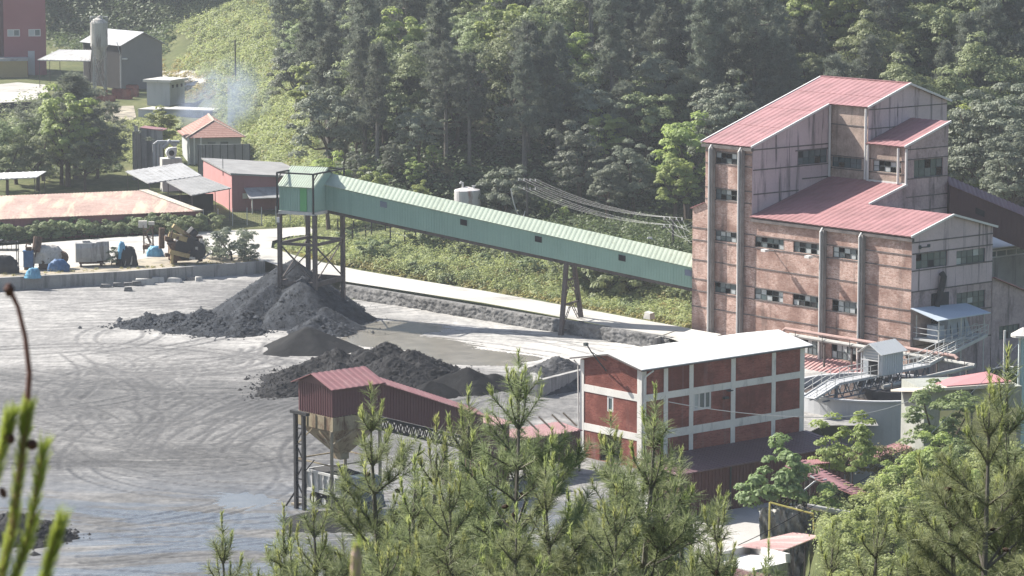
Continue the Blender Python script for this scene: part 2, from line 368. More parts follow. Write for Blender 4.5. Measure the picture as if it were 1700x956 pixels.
def yard_mesh():
    r = np.random.default_rng(77); st = .2; xs_ = np.arange(-64, 32, st); ys_ = np.arange(189, 370, st); X, Y = np.meshgrid(xs_, ys_)
    Z = .022*vnoise(X, Y, 5, 1)+.018*vnoise(X, Y, 1.7, 2)+.012*vnoise(X, Y, .7, 3)+r.normal(0, .006, X.shape); T = np.zeros_like(X)
    def rut(P, w, dep, soft):
        for (x0, y0), (x1, y1) in zip(P[:-1], P[1:]):
            lo_i, hi_i = int((min(x0, x1)-1.2-xs_[0])/st), int((max(x0, x1)+1.2-xs_[0])/st)+1; lo_j, hi_j = int((min(y0, y1)-1.2-ys_[0])/st), int((max(y0, y1)+1.2-ys_[0])/st)+1
            lo_i, lo_j = max(lo_i, 0), max(lo_j, 0); hi_i, hi_j = min(hi_i, len(xs_)), min(hi_j, len(ys_))
            if hi_i <= lo_i or hi_j <= lo_j: continue
            x = X[lo_j:hi_j, lo_i:hi_i]; y = Y[lo_j:hi_j, lo_i:hi_i]; dx, dy = x1-x0, y1-y0; L2 = dx*dx+dy*dy+1e-9; t = np.clip(((x-x0)*dx+(y-y0)*dy)/L2, 0, 1); d = np.hypot(x-x0-t*dx, y-y0-t*dy)
            g = np.exp(-(d/w)**2); bm = np.exp(-((d-w*1.9)/(w*.7))**2)
            T[lo_j:hi_j, lo_i:hi_i] = np.maximum(T[lo_j:hi_j, lo_i:hi_i], g*soft); RZ[lo_j:hi_j, lo_i:hi_i] = np.minimum(RZ[lo_j:hi_j, lo_i:hi_i], -dep*g); BZ[lo_j:hi_j, lo_i:hi_i] = np.maximum(BZ[lo_j:hi_j, lo_i:hi_i], dep*.6*bm)
    RZ = np.zeros_like(X); BZ = np.zeros_like(X)
    def track(x, y, hd, n, curv, gauge=1.9, w=.24, dep=.085, soft=1.0):
        c = []
        for k in range(n):
            c.append((x, y, hd)); x += .9*math.cos(hd); y += .9*math.sin(hd); hd += curv+r.normal(0, .006)
        for sg in (-.5, .5): rut([(a-math.sin(h)*gauge*sg, b_+math.cos(h)*gauge*sg) for a, b_, h in c], w, dep, soft)
    # loaders turning between the heaps and the loading point, lorries crossing
    for k in range(46):
        u, v = r.uniform(60, 520), r.uniform(540, 800); p = G(u, v); track(p[0], p[1], r.choice([1.25, 1.9, .5, 2.6, -1.0])+r.normal(0, .25), int(r.uniform(14, 44)), r.choice([-1, 1])*r.uniform(.01, .07), soft=r.uniform(.4, 1))
    for k in range(9):
        p = G(r.uniform(230, 400), r.uniform(690, 770)); track(p[0], p[1], 1.15+.06*k+r.normal(0, .04), 30, -.012, soft=.9, dep=.07)
    for k in range(7):
        p = G(170+r.uniform(-25, 25), 610+r.uniform(-15, 15)); track(p[0], p[1], -.35+r.normal(0, .15), 26, .085+r.normal(0, .01), soft=.8)
    for k in range(14):
        p = G(r.uniform(-20, 300), r.uniform(500, 560)); track(p[0], p[1], r.normal(-.1, .3), int(r.uniform(25, 60)), r.normal(0, .012), soft=r.uniform(.3, .7), dep=.04)
    for k in range(16):
        p = G(r.uniform(-20, 420), r.uniform(800, 950)); track(p[0], p[1], r.normal(.1, .5), int(r.uniform(16, 40)), r.normal(0, .02), soft=r.uniform(.4, 1), dep=.06)
    for k in range(8):
        p = G(r.uniform(620, 900), r.uniform(540, 620)); track(p[0], p[1], r.normal(-.5, .2), int(r.uniform(16, 34)), r.normal(0, .015), soft=.7, dep=.04)
    Z = Z+RZ+BZ
    for cx, cy, rx, ry in PUD:
        d = ((X-cx)/(rx*1.15))**2+((Y-cy)/(ry*1.15))**2; Z = Z*(1-.6*np.exp(-d))-.13*np.exp(-d*1.3)
    V = np.stack([X, Y, Z], -1).reshape(-1, 3); nx, ny = len(xs_), len(ys_); i = (np.arange(ny-1)[:, None]*nx+np.arange(nx-1)[None]).reshape(-1); Fq = np.stack([i, i+1, i+nx+1, i+nx], -1)
    cx, cy = V[Fq][:, :, 0].mean(1), V[Fq][:, :, 1].mean(1); ins = np.zeros(len(Fq), bool); n = len(pts); j = n-1
    for i2 in range(n):
        (xa, ya), (xb, yb) = pts[i2], pts[j]; cond = ((ya > cy) != (yb > cy)) & (cx < (xb-xa)*(cy-ya)/(yb-ya+1e-12)+xa); ins ^= cond; j = i2
    Fq = Fq[ins]; used_ = np.unique(Fq); mp = np.full(len(V), -1); mp[used_] = np.arange(len(used_))
    o = rawmesh('coal_yard', V[used_], mp[Fq], m_yard, True); at_ = o.data.attributes.new('wheel_track', 'FLOAT', 'POINT'); at_.data.foreach_set('value', T.reshape(-1)[used_].astype(np.float32)); return setp(o, kind='structure')
for u, v, rx, ry in ((622, 556, 4.5, 5.0), (700, 570, 6, 4.4), (765, 592, 5.4, 4.6), (835, 597, 4, 3), (402, 830, 2.4, 3.0), (660, 541, 5, 4)): q = G(u, v); PUD.append((q[0], q[1], rx, ry))
yard_mesh()
m_road = mat('road_concrete', (.52, .50, .46), .2, .09, .9, stain=(.22, .21, .19), samt=.7, sthr=.52, sscale=(.12, .3, .15), fine=1.2)
def road_z(p, z): return [(q[0], q[1]) for q in [G(u, v, z) for u, v in p]]
lot = road_z([(-60, 464), (0, 461), (200, 451), (300, 443), (440, 433), (470, 444), (566, 466), (800, 502), (900, 520), (1110, 561), (1200, 590), (1200, 555), (1150, 546), (900, 500), (800, 482), (700, 466), (600, 449), (560, 441), (500, 427), (450, 411), (452, 400), (480, 392), (560, 386), (660, 377), (660, 372), (560, 373), (440, 380), (330, 384), (0, 408), (-60, 414)], 1.3)
sheet('road', lot, 1.3, m_road)
m_soil = mat('lot_dry_soil', (.40, .35, .27), .3, .3, .95, stain=(.10, .10, .09), samt=.7, sthr=.5, sscale=(.5, .5, .5))
sheet('dirt_strip', road_z([(-60, 463), (0, 460), (200, 450), (300, 442), (430, 433), (425, 424), (300, 420), (220, 432), (100, 446), (-60, 452)], 1.306), 1.306, m_soil)
m_conc = mat('concrete_wall', (.40, .39, .37), .2, .4, .9, stain=(.10, .10, .10), samt=.6, sthr=.5, bump=.3)
m_conc_l = mat('concrete_pale', (.60, .58, .54), .12, .5, .88, stain=(.2, .2, .19), samt=.5, sthr=.56, bump=.2)
# retaining wall of the scrap lot
a = G(-60, 465, 1.45); pts_w = [G(u, v, 1.45) for u, v in ((-60, 465), (0, 461), (200, 451), (300, 443.5), (440, 433))]
b = MB()
for p, q in zip(pts_w[:-1], pts_w[1:]):
    d = nrm(q-p); nn = np.array([-d[1], d[0], 0])
    lo = [p-EZ*1.6, q-EZ*1.6, q-EZ*1.6+nn*.35, p-EZ*1.6+nn*.35]
    b.hexa(lo, [x+EZ*1.6 for x in lo], 0, True)
setp(b.build('retaining_wall', m_conc), 'long low grey concrete retaining wall between the coal yard and the scrap lot', 'wall')
# rough earth kerb between yard and road
def rough_strip(name, P0, P1, w, h, m, seed, n=160, k=7, jag=.18):
    r = np.random.default_rng(seed); V = []; 
    P0 = np.asarray(P0); P1 = np.asarray(P1); d = nrm((P1-P0)*[1, 1, 0]); nn = np.array([-d[1], d[0], 0])
    for i in range(n):
        c = P0+(P1-P0)*i/(n-1)
        for j in range(k):
            t = j/(k-1); prof = [0, .55, .85, 1.0, .97, .93, .55][j] if k == 7 else math.sin(t*math.pi)
            V.append(c+nn*(t-.3)*w+EZ*(prof*h)+r.normal(0, jag, 3)*(.35 if j in (0, k-1) else 1)*[.6, .6, .6])
    i = (np.arange(n-1)[:, None]*k+np.arange(k-1)[None]).reshape(-1)
    return rawmesh(name, V, np.stack([i, i+k, i+k+1, i+1], -1), m, False)
m_kerb = mat('kerb_rubble', (.21, .205, .20), .45, 1.5, .95, stain=(.07, .07, .07), samt=.7, sthr=.5, sscale=(.8, .8, .8), fine=5, bump=.5)
def rough_wall(name, P0, P1, h, back, m, seed, nu, nv, jag):
    r_ = np.random.default_rng(seed); V_ = []; d = nrm((P1-P0)*[1, 1, 0]); nn = np.array([-d[1], d[0], 0]); L = np.linalg.norm(P1-P0)
    for j in range(nv):
        t = j/(nv-1)
        for i in range(nu):
            q = P0+(P1-P0)*i/(nu-1); x = L*i/(nu-1); k = float(vnoise(x, t*2.2, 1.1, seed)*.10+vnoise(x, t*3, 3.7, seed+2)*.16+vnoise(x*2, t*7, .7, seed+4)*.06)
            lip = .10*math.exp(-((t-.8)/.08)**2)-.35*max(0, .25-t)
            V_.append(q+nn*(t*.35+k-lip*.6)+EZ*(h*t*(1+.05*float(vnoise(x, 0, 2.3, seed+6))))+r_.normal(0, jag, 3))
    for k, w_ in ((.98, 1.0), (.8, 2.2)):
        for i in range(nu): V_.append(P0+(P1-P0)*i/(nu-1)+nn*w_+EZ*h*k)
    nv += 2; ii = (np.arange(nv-1)[:, None]*nu+np.arange(nu-1)[None]).reshape(-1)
    return rawmesh(name, V_, np.stack([ii, ii+1, ii+nu+1, ii+nu], -1), m, False)
o = rough_wall('earth_kerb', G(562, 492, 0), G(1108, 583, 0), 1.34, 1.7, m_kerb, 3, 300, 12, .035)
setp(o, 'ragged grey earth and concrete kerb along the yard edge below the road', 'kerb')
b = MB(); p = G(1085, 583, 0); q = G(1120, 570, 0)
b.hexa([p, q, q+E2*.5, p+E2*.5], [x+EZ*1.3 for x in (p, q, q+E2*.5, p+E2*.5)], 0, True)
setp(b.build('kerb_end_slab', m_conc), 'short dark concrete slab closing the right end of the earth kerb', 'slab')
# lower court paving
m_pave = mat('court_concrete', (.50, .48, .45), .18, .15, .9, stain=(.2, .2, .2), samt=.5, sthr=.55, sscale=(.3, .3, .3))
sheet('court', [(10.6, 200), (21.5, 205), (23.5, 247), (24, 252), (23.6, 258), (10.8, 250)], LOWZ, m_pave)
b = MB(); b.box(9.9, 10.5, 196, 249.5, LOWZ-.3, .12); setp(b.build('court_retaining_wall', m_conc), 'tall concrete retaining wall between the coal yard and the lower court beside the brown shed', 'wall')
# puddles
def blob(c, rx, ry, rot, seed, z, n=40):
    r = np.random.default_rng(seed); ph = r.uniform(0, 6, 5); out = []
    for i in range(n):
        t = 2*math.pi*i/n; k = 1+.22*math.sin(2*t+ph[0])+.15*math.sin(3*t+ph[1])+.10*math.sin(5*t+ph[2])+.06*math.sin(9*t+ph[3])
        x, y = rx*k*math.cos(t), ry*k*math.sin(t); out.append((c[0]+x*math.cos(rot)-y*math.sin(rot), c[1]+x*math.sin(rot)+y*math.cos(rot)))
    return out
def water(name, col, rough=.06):
    t = NT(name); v = t.coord(); n = t.noise(v, .5, 4)
    c = t.ramp(n, [(.35, tuple(k*.8 for k in col)), (.65, tuple(min(1, k*1.15) for k in col))]); t.bsdf(c, rough, 0, .5, t.noise(v, 3, 3), .02, .05); return t.mat
m_mud = water('muddy_water', (.19, .172, .142), .2); m_pud = water('grey_water', (.10, .10, .10), .25)
for i, (cx, cy, rx, ry) in enumerate(PUD): sheet('puddle', blob((cx, cy), rx*1.2, ry*1.2, .2*i, i, 0), -.062+.003*i, m_mud if i in (0, 1, 2, 3, 5) else m_pud)
# ================================================================ washery building
O = G(1510, 632, 0)
def brickmat(name, base, mort, hi, scale=1.0, blot=(.10, .08, .07)):
    base, mort, hi, blot = [tuple(k*.74 for k in q) for q in (base, mort, hi, blot)]
    t = NT(name); v = t.coord('Object')
    br = t.n('ShaderNodeTexBrick'); m = t.coord('Object', rot=(math.pi/2, 0, 0.0))
    # bricks run along the wall: use the (horizontal run, height) pair
    sep = t.n('ShaderNodeSeparateXYZ'); t.l(v, sep.inputs[0])
    cmb = t.n('ShaderNodeCombineXYZ'); t.l(t.math('SUBTRACT', sep.outputs[0], sep.outputs[1]), cmb.inputs[0]); t.l(sep.outputs[2], cmb.inputs[1])
    t.l(cmb.outputs[0], br.inputs['Vector']); br.inputs['Scale'].default_value = scale; br.inputs['Brick Width'].default_value = .36; br.inputs['Row Height'].default_value = .13; br.inputs['Mortar Size'].default_value = .012
    br.inputs['Color1'].default_value = (*base, 1); br.inputs['Color2'].default_value = (*hi, 1); br.inputs['Mortar'].default_value = (*mort, 1)
    n1 = t.noise(v, .35, 5, .6, .5); n2 = t.noise(t.coord(scale=(1, 1, 2.2)), 5.5, 5, .75)
    n3 = t.noise(t.coord(scale=(1, 1, 3.2)), 2.3, 5, .8, .2); c = t.mix(t.ramp(n2, [(.46, 0.0), (.60, .85)]), br.outputs[0], hi); c = t.mix(t.ramp(n3, [(.38, .75), (.50, 0.0)]), c, tuple(k*.5 for k in base))
    c = t.mix(t.math('MULTIPLY', t.ramp(n1, [(.38, 1.0), (.58, 0.0)]), .8), c, tuple(k*.5 for k in base))
    st = t.noise(t.coord(scale=(.9, .9, .09)), 1, 6, .65, .4)
    c = t.mix(t.math('MULTIPLY', t.ramp(st, [(.56, 0.0), (.68, 1.0)]), .55), c, blot)
    t.bsdf(c, .92, 0, .15, n2, .6, .06); return t.mat
m_brick = brickmat('sandy_red_brick', (.54, .31, .245), (.52, .40, .35), (.78, .58, .50))
m_plast = mat('stained_pink_plaster', (.66, .53, .54), .15, .3, .9, stain=(.07, .065, .07), samt=.85, sthr=.53, sscale=(1.3, 1.3, .10), fine=5, bump=.3)
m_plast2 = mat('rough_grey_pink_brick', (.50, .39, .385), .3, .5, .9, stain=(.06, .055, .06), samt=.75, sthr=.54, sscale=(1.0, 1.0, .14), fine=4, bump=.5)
m_band = mat('band_concrete_dark', (.16, .14, .135), .4, 1, .9)
m_redroof = mat('red_sheet_roof', (.35, .165, .17), .2, .25, .6, stain=(.22, .10, .10), samt=.6, sthr=.50, sscale=(.35, .7, .4), fine=3, spec=.5)
m_trim = mat('white_flashing', (.78, .76, .74), .05, 1, .6)
m_pil = mat('pilaster_concrete', (.36, .33, .31), .25, .8, .9, stain=(.1, .09, .09), samt=.6, sthr=.5)
m_pipew = mat('white_pipe', (.78, .77, .74), .08, 1, .6)
m_frame = mat('window_steel_dark', (.07, .085, .085), .2, 2, .6)
m_gl = []
for nm, c, r in (('dirty_glass', (.16, .19, .20), .22), ('pale_glass', (.50, .53, .53), .35), ('teal_glass', (.10, .14, .145), .2), ('missing_pane', (.012, .012, .014), .9)):  # the last, near black, stands in for the unlit inside behind a gap
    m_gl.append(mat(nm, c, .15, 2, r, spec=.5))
def window(root, fr, axis, c, a0, a1, z0, z1, inw, cols=5, rows=2, wt=(.3, .28, .14, .28), seed=0, rec=.16, frame=m_frame, bw=.055):
    r = random.Random(seed*31+int(a0*10)+int(z0*7))
    def P(a, z, d): return (c+d*inw, a, z) if axis == 'x' else (a, c+d*inw, z)
    f = MB(*fr); g = MB(*fr)
    def bx(aa, ab, za, zb):
        p, q = P(aa, za, rec-.04), P(ab, zb, rec+.03)
        f.box(min(p[0], q[0]), max(p[0], q[0]), min(p[1], q[1]), max(p[1], q[1]), za, zb)
    for i in range(cols+1):
        x = a0+(a1-a0)*i/cols; x = min(max(x, a0+bw/2), a1-bw/2); bx(x-bw/2, x+bw/2, z0, z1)
    for j in range(rows+1):
        z = z0+(z1-z0)*j/rows; z = min(max(z, z0+bw/2), z1-bw/2)
        for i in range(cols): bx(a0+(a1-a0)*i/cols+bw/2+.002, a0+(a1-a0)*(i+1)/cols-bw/2-.002, z-bw/2, z+bw/2)
    for i in range(cols):
        for j in range(rows):
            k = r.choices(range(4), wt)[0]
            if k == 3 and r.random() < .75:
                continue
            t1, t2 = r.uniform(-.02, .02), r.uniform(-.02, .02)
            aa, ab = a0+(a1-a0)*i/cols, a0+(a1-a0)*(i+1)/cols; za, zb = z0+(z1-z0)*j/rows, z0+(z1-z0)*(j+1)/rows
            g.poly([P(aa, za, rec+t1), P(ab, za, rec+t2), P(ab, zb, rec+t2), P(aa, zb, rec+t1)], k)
    fo = f.build('window', frame, root)
    if g.f: 
        go = g.build('pane', m_gl, root); go.parent = fo; go.location = (0, 0, 0)
    return fo
fr = (O, E1, E2)
B = thing('washery_building', O+E1*-14+E2*9, 'tall stepped red brick coal washery with red sheet roofs, white downpipes and broken factory windows', 'factory')
rows_T = [(18.55, 19.65), (14.95, 16.0), (10.8, 11.8), (5.6, 6.65)]
F_low = [(-26.4, -22.75, a, b) for a, b in rows_T if b < 13]+[(a, b, z0, z1) for a, b in ((-20.75, -16.75), (-15.45, -11.65), (-10.2, -6.5)) for z0, z1 in ((10.7, 11.75), (5.5, 6.6))]+[(-14.6, -11.7, .9, 2.35), (-10.2, -6.9, .9, 2.35)]
F_up = [(-26.4, -22.75, a, b) for a, b in rows_T if b > 13]
w_ = MB(*fr)
w_.wall('y', 0, -29.6, 0, -.3, 13.7, F_low); w_.wall('y', 0, -27.8, -21.2, 13.7, 20.6, F_up)
w_.poly([(-29.6, 0, 13.7), (-27.8, 0, 13.7), (-27.8, 0, 14.5), (-29.6, 0, 13.8)])
w_.wall('x', -29.6, 0, 12, -.3, 13.8); w_.wall('x', -27.8, 0, 22.5, -.3, 20.6)
w_.poly([(-27.8, 0, 20.6), (-27.8, 22.5, 20.6), (-27.8, 22.5, 24.1), (-27.8, 16.7, 26.2)])
w_.wall('y', 22.5, -27.8, -16, -.3, 24.2); w_.wall('y', 12, -29.6, -27.8, -.3, 14)
w_.wall('y', 17, -16, -10.85, -.3, 22.6); w_.wall('y', 11.4, -10.85, 0, -.3, 13.7)
w_.build('brick_wall', m_brick, B)
w_ = MB(*fr)     # brick faces set back above the low roof
w_.wall('y', 10.9, -21.2, -16, 14.5, 24.15, [(-20.9, -16.8, 17.9, 18.95)]); w_.wall('y', 10.9, -16, -10.85, 14.5, 20.65, [(-15.3, -11.5, 17.9, 19.0)])
w_.build('setback_wall', mat('pale_sandy_brick', (.46, .35, .29), .4, .8, .9, stain=(.10, .09, .08), samt=.6, sthr=.55, fine=5, bump=.6), B)
w_ = MB(*fr)
gw = [(.6, 5.0, 10.5, 11.95), (6.25, 10.4, 10.4, 11.75), (6.4, 10.5, 6.0, 7.7)]
w_.wall('x', 0, 0, 11.4, 8.4, 13.68, [h for h in gw if h[2] > 8.4], inward=-1)
w_.poly([(0, 0, 13.68), (0, 11.4, 13.68), (0, 5.4, 15.2)]); w_.build('plaster_gable', m_plast, B)
w_ = MB(*fr); w_.wall('x', -21.2, 0, 10.9, 13.6, 20.6, [(6.4, 10.6, 18.3, 19.7)], inward=-1)
w_.poly([(-21.2, 0, 20.6), (-21.2, 10.9, 20.6), (-21.2, 10.9, 24.2)]); w_.build('plaster_wall', m_plast, B)
w_ = MB(*fr); w_.wall('x', -16, 10.9, 22.5, 19, 24.15, inward=-1); w_.poly([(-16, 10.9, 24.15), (-16, 22.5, 24.15), (-16, 16.7, 26.15)]); w_.build('upper_gable', m_plast, B)
w_ = MB(*fr); w_.wall('x', 0, 0, 11.4, -.3, 8.4, [h for h in gw if h[2] < 8.4], inward=-1); w_.build('lower_side_wall', m_plast2, B)
w_ = MB(*fr); w_.wall('x', -10.85, 10.9, 17, 8, 20.65, [(12.05, 16.3, 17.45, 19.2)], inward=-1)
w_.poly([(-10.85, 10.9, 20.65), (-10.85, 17, 20.65), (-10.85, 17, 22.6)]); w_.poly([(-10.85, 5.4, 13), (-10.85, 10.9, 13), (-10.85, 10.9, 16.8), (-10.85, 5.4, 15.2)])
w_.build('side_wall', m_plast2, B)
r_ = MB(*fr); kT = .335
r_.corr((-28.1, -.35, 20.55), (7.1, 0, 0), (0, 17.05, 17.05*kT), .8, .035); r_.corr((-20.99, 10.55, 20.55+10.9*kT), (5.3, 0, 0), (0, 6.15, 6.15*kT), .8, .035)
r_.corr((-28.1, 16.72, 20.55+17.05*kT), (12.4, 0, 0), (0, 6.1, -2.0), .8, .035)
r_.box(-28.1, -15.7, 16.55, 16.85, 26.27, 26.36)
for tt in (4.2, 8.6, 12.9): zz = 20.55+(tt+.35)*kT; s1e = -21.0 if tt < 10.5 else -15.72; r_.hexa([(-28.08, tt, zz+.008), (s1e, tt, zz+.008), (s1e, tt+.07, zz+.03), (-28.08, tt+.07, zz+.03)], [(-28.08, tt, zz+.055), (s1e, tt, zz+.055), (s1e, tt+.07, zz+.078), (-28.08, tt+.07, zz+.078)])
r_.build('tower_roof', m_redroof, B)
r_ = MB(*fr); kM = .285
r_.corr((-21.15, -.4, 13.68), (21.45, 0, 0), (0, 5.8, 5.8*kM), .8, .035); r_.corr((-21.15, 5.41, 13.68+5.81*kM), (10.4, 0, 0), (0, 5.48, 5.48*kM), .8, .035)
r_.corr((-10.7, 5.42, 13.68+5.8*kM), (11.0, 0, 0), (0, 6.3, -1.62), .8, .035)
r_.build('lower_roof', m_redroof, B)
r_ = MB(*fr); r_.corr((-15.98, 10.5, 20.62), (5.35, 0, 0), (0, 6.6, 2.15), .8, .035); r_.build('side_roof', m_redroof, B)
r_ = MB(*fr); r_.corr((-29.8, -.2, 13.75), (2.0, 0, .75), (0, 12.3, 0), .45, .05); r_.build('porch_roof', m_redroof, B)
for p, q in (((-20.98, -.4, 20.52), (-20.98, 10.5, 20.5+10.9*kT)), ((-15.66, 10.5, 20.52+10.9*kT), (-15.66, 16.7, 20.55+17.05*kT)), ((-15.66, 16.7, 26.2), (-15.66, 22.8, 24.2)), ((.33, -.45, 13.68), (.33, 5.4, 15.32)), ((.33, 5.4, 15.32), (.33, 11.7, 13.7)), ((-10.62, 10.4, 20.62), (-10.62, 17.1, 22.78)), ((-10.68, 5.5, 15.36), (-10.68, 10.9, 16.9)), ((-10.75, 10.8, 16.9), (-10.75, 10.8, 20.4)), ((-28.12, -.35, 20.55), (-28.12, 16.7, 26.25)), ((-16, 10.8, 16.92), (-10.75, 10.8, 16.92))):
    t_ = MB(*fr); t_.bar(p, q, .16, .2); t_.build('roof_trim', m_trim, B)
g_ = MB(*fr)
for (s0, s1, z) in ((-28.1, -21.05, 20.5), (-21.1, .3, 13.6)): g_.box(s0, s1, -.32, -.003, z-.42, z-.10)
g_.build('cornice', m_band, B)
bd = MB(*fr)
for z in (3.85, 5.47, 6.66, 8.6, 10.62, 11.84): bd.box(-29.6, 0, -.055, -.002, z-.05, z+.05)
for z in (14.9, 16.08, 18.5, 19.72): bd.box(-27.8, -21.2, -.055, -.002, z-.05, z+.05)
for z, t0, t1 in ((13.05, 0, 11.4), (11.98, 0, 11.4), (10.37, 0, 11.4), (8.4, 0, 11.4), (5.9, 3, 11.4), (3.2, 0, 11.4)): bd.box(.002, .05, t0, t1, z-.06, z+.06)
for z, t0, t1 in ((20.2, .1, 10.9), (18.2, .1, 10.9), (19.75, 6, 10.9), (15.8, .2, 6.5), (16.9, 7, 10.9)): bd.box(-21.198, -21.15, t0, t1, z-.06, z+.06)
for z in (23.9, 22.0, 19.9): bd.box(-15.998, -15.95, 11, 22.5, z-.05, z+.05)
for z in (20.3, 19.3, 17.4, 15.6, 14.2): bd.box(-10.848, -10.8, 11, 17, z-.05, z+.05)
for z in (19.05, 17.8, 22.2): bd.box(-21.2, -16, 10.85, 10.898, z-.05, z+.05)
for z in (19.1, 17.8): bd.box(-16, -10.9, 10.85, 10.898, z-.05, z+.05)
bd.build('string_course', m_band, B)
for s, z1 in ((-26.75, 20.2), (-22.6, 20.2), (-11.35, 13.3), (-6.25, 13.3)):
    p_ = MB(*fr); p_.box(s, s+.42, -.5, -.06, -.3, z1); p_.build('pilaster', m_pil, B)
    p_ = MB(*fr); p_.tube([(s+.1, -.6, -.3), (s+.1, -.6, z1-.2), (s+.1, -.3, z1+.15)], .10, 8); p_.build('downpipe', m_pipew, B)
for s, z0, z1 in ((-21.0, 16.9, 24.1), (-16.1, 17.0, 24.0), (-15.75, 16.9, 20.5), (-11.7, 16.9, 20.4)):
    p_ = MB(*fr); p_.tube([(s, 10.68, z0), (s, 10.68, z1)], .13, 8); p_.build('downpipe', m_pipew, B)
for i, h in enumerate(F_low+F_up): window(B, fr, 'y', 0, *h, 1, seed=i+3)
for i, h in enumerate(gw): window(B, fr, 'x', 0, *h, -1, rows=2 if i < 2 else 3, wt=(.5, .02, .33, .15), seed=i+50)
window(B, fr, 'x', -21.2, 6.4, 10.6, 18.3, 19.7, -1, wt=(.5, .0, .4, .1), seed=71)
window(B, fr, 'y', 10.9, -20.9, -16.8, 17.9, 18.95, 1, wt=(.35, .02, .5, .1), seed=72)
window(B, fr, 'y', 10.9, -15.3, -11.5, 17.9, 19.0, 1, wt=(.2, .4, .1, .3), seed=73)
window(B, fr, 'x', -10.85, 12.05, 16.3, 17.45, 19.2, -1, wt=(.4, .0, .4, .2), seed=74)
for s, z in ((-18.1, 10.55), (-12.2, 10.5)):
    p_ = MB(*fr); p_.bar((s, -.01, z), (s, -1.0, z+.12), .08); p_.box(s-.3, s+.3, -1.5, -.95, z+.02, z+.25); p_.build('wall_lamp', m_trim, B)
p_ = MB(*fr); p_.tube([(.25, 3.9, 9.9), (.55, 3.9, 9.6), (.5, 3.7, 8.6), (.3, 3.3, 7.0), (.3, 3.2, 4.8)], .3, 8)
p_.box(.02, .10, 2.8, 5.2, 4.4, 8.0); p_.build('dust_duct', mat('sooty_steel', (.045, .042, .042), .4, 1, .8), B)
p_ = MB(*fr); p_.bar((.06, 1.0, 12.55), (.5, 1.9, 12.6), .1); p_.box(.02, .2, .9, 1.1, 12.4, 12.75); p_.box(.02, .15, 2.1, 2.4, 12.5, 12.75); p_.build('wall_bracket', m_frame, B)
# lower wing east of the gable
z1, z2 = 8.75, 6.2
L_ = thing('low_brick_wing', O+E2*16, 'lower brick wing with a red lean-to roof beside the stained gable of the washery', 'building')
w_ = MB(*fr); w_.wall('x', .02, 11.45, 22, -.3, 5.0, [(12.6, 15.6, 2.6, 3.9)], inward=-1); w_.poly([(.02, 11.45, 5.0), (.02, 22, 5.0), (.02, 22, 4.8), (.02, 11.45, z1)]); w_.wall('x', -9, 11.45, 22, -.3, 4.8)
w_.wall('y', 22, -9, .02, -.3, 4.8)
w_.build('brick_wall', m_plast2, L_)
r_ = MB(*fr); r_.corr((-9, 11.5, z1+.05), (9.4, 0, 0), (0, 10.8, -(z1-4.85)), .45, .05); r_.build('roof', mat('rose_sheet_roof', (.48, .22, .22), .12, .3, .6, spec=.4), L_)
window(L_, fr, 'x', .02, 12.6, 15.6, 2.6, 3.9, -1, cols=4, wt=(.5, .05, .3, .1), seed=90)
U_ = thing('white_roofed_hall', O+E2*16+E1*-9.2, 'low hall with a bright white roof and a strip of windows behind the brick wing', 'building')
w_ = MB(*fr); hz = 9.9
w_.wall('x', -8.9, 11.6, 34, 0, hz, [(12.0, 33, 8.85, 9.65)], inward=-1); w_.wall('y', 34, -22, -8.9, 0, hz); w_.wall('x', -22, 17.2, 34, 0, hz)
w_.build('wall', m_conc, U_)
r_ = MB(*fr); r_.corr((-22.3, 11.5, hz+.9), (13.8, 0, -.85), (0, 23, 0), .6, .04); r_.build('roof', mat('white_sheet_roof', (.80, .79, .77), .05, .5, .5), U_)
window(U_, fr, 'x', -8.9, 12.0, 33, 8.85, 9.65, -1, cols=14, rows=1, wt=(.6, .1, .2, .0), seed=91, frame=m_trim, bw=.14)
# brown gallery descending behind the gable
m_brown = mat('brown_sheet', (.115, .052, .055), .14, .5, .55, spec=.4)
m_brownroof = mat('brown_sheet_roof', (.20, .10, .105), .12, .5, .5, spec=.5)
g0 = O+E1*-10.8+E2*16.0; 
def at(p, z): return np.array([p[0], p[1], z])
ga = PL(1577, 308, g0, np.array([-.03, 1, 0])); gd = np.array([.9995, .03, 0])
gb = PL(1700, 359, g0, np.array([-.03, 1, 0])); slope = (gb[2]-ga[2])/np.linalg.norm((gb-ga)[:2])
GB = thing('brown_gallery', at(ga, 0)+gd*8, 'dark brown sheet conveyor gallery sloping down beyond the stepped brick washery', 'conveyor')
Lg = 30; gn = np.array([-gd[1], gd[0], 0])
P = lambda x, n, z: at(ga, 0)+gd*x+gn*n+EZ*(ga[2]+slope*x+z)
b = MB(); b.hexa([P(0, 0, -3.3), P(Lg, 0, -3.3), P(Lg, 3, -3.3), P(0, 3, -3.3)], [P(0, 0, 0), P(Lg, 0, 0), P(Lg, 3, 0), P(0, 3, 0)], 0, True)
b.corr_poly(lambda x: (P(x, 0, -3.25), P(x, 0, -.02)), Lg, .5, .05, 0, -gn); b.build('side_sheeting', m_brown, GB)
b = MB(); b.corr(P(-.1, -.2, .03), (gd+EZ*slope)*(Lg+.2), gn*1.7+EZ*.75, .5, .05); b.corr(P(-.1, 1.5, .79), (gd+EZ*slope)*(Lg+.2), gn*1.75-EZ*.75, .5, .05); b.build('roof', m_brownroof, GB)
q = P(14.5, 0, -1.0); b = MB(); 
for x in (2.6,): b.hexa([P(x, -.03, -1.7), P(x+.9, -.03, -1.7), P(x+.9, -.08, -1.7), P(x, -.08, -1.7)], [P(x, -.03, -1.1), P(x+.9, -.03, -1.1), P(x+.9, -.08, -1.1), P(x, -.08, -1.1)], 0, True)
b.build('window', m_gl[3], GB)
b = MB(); 
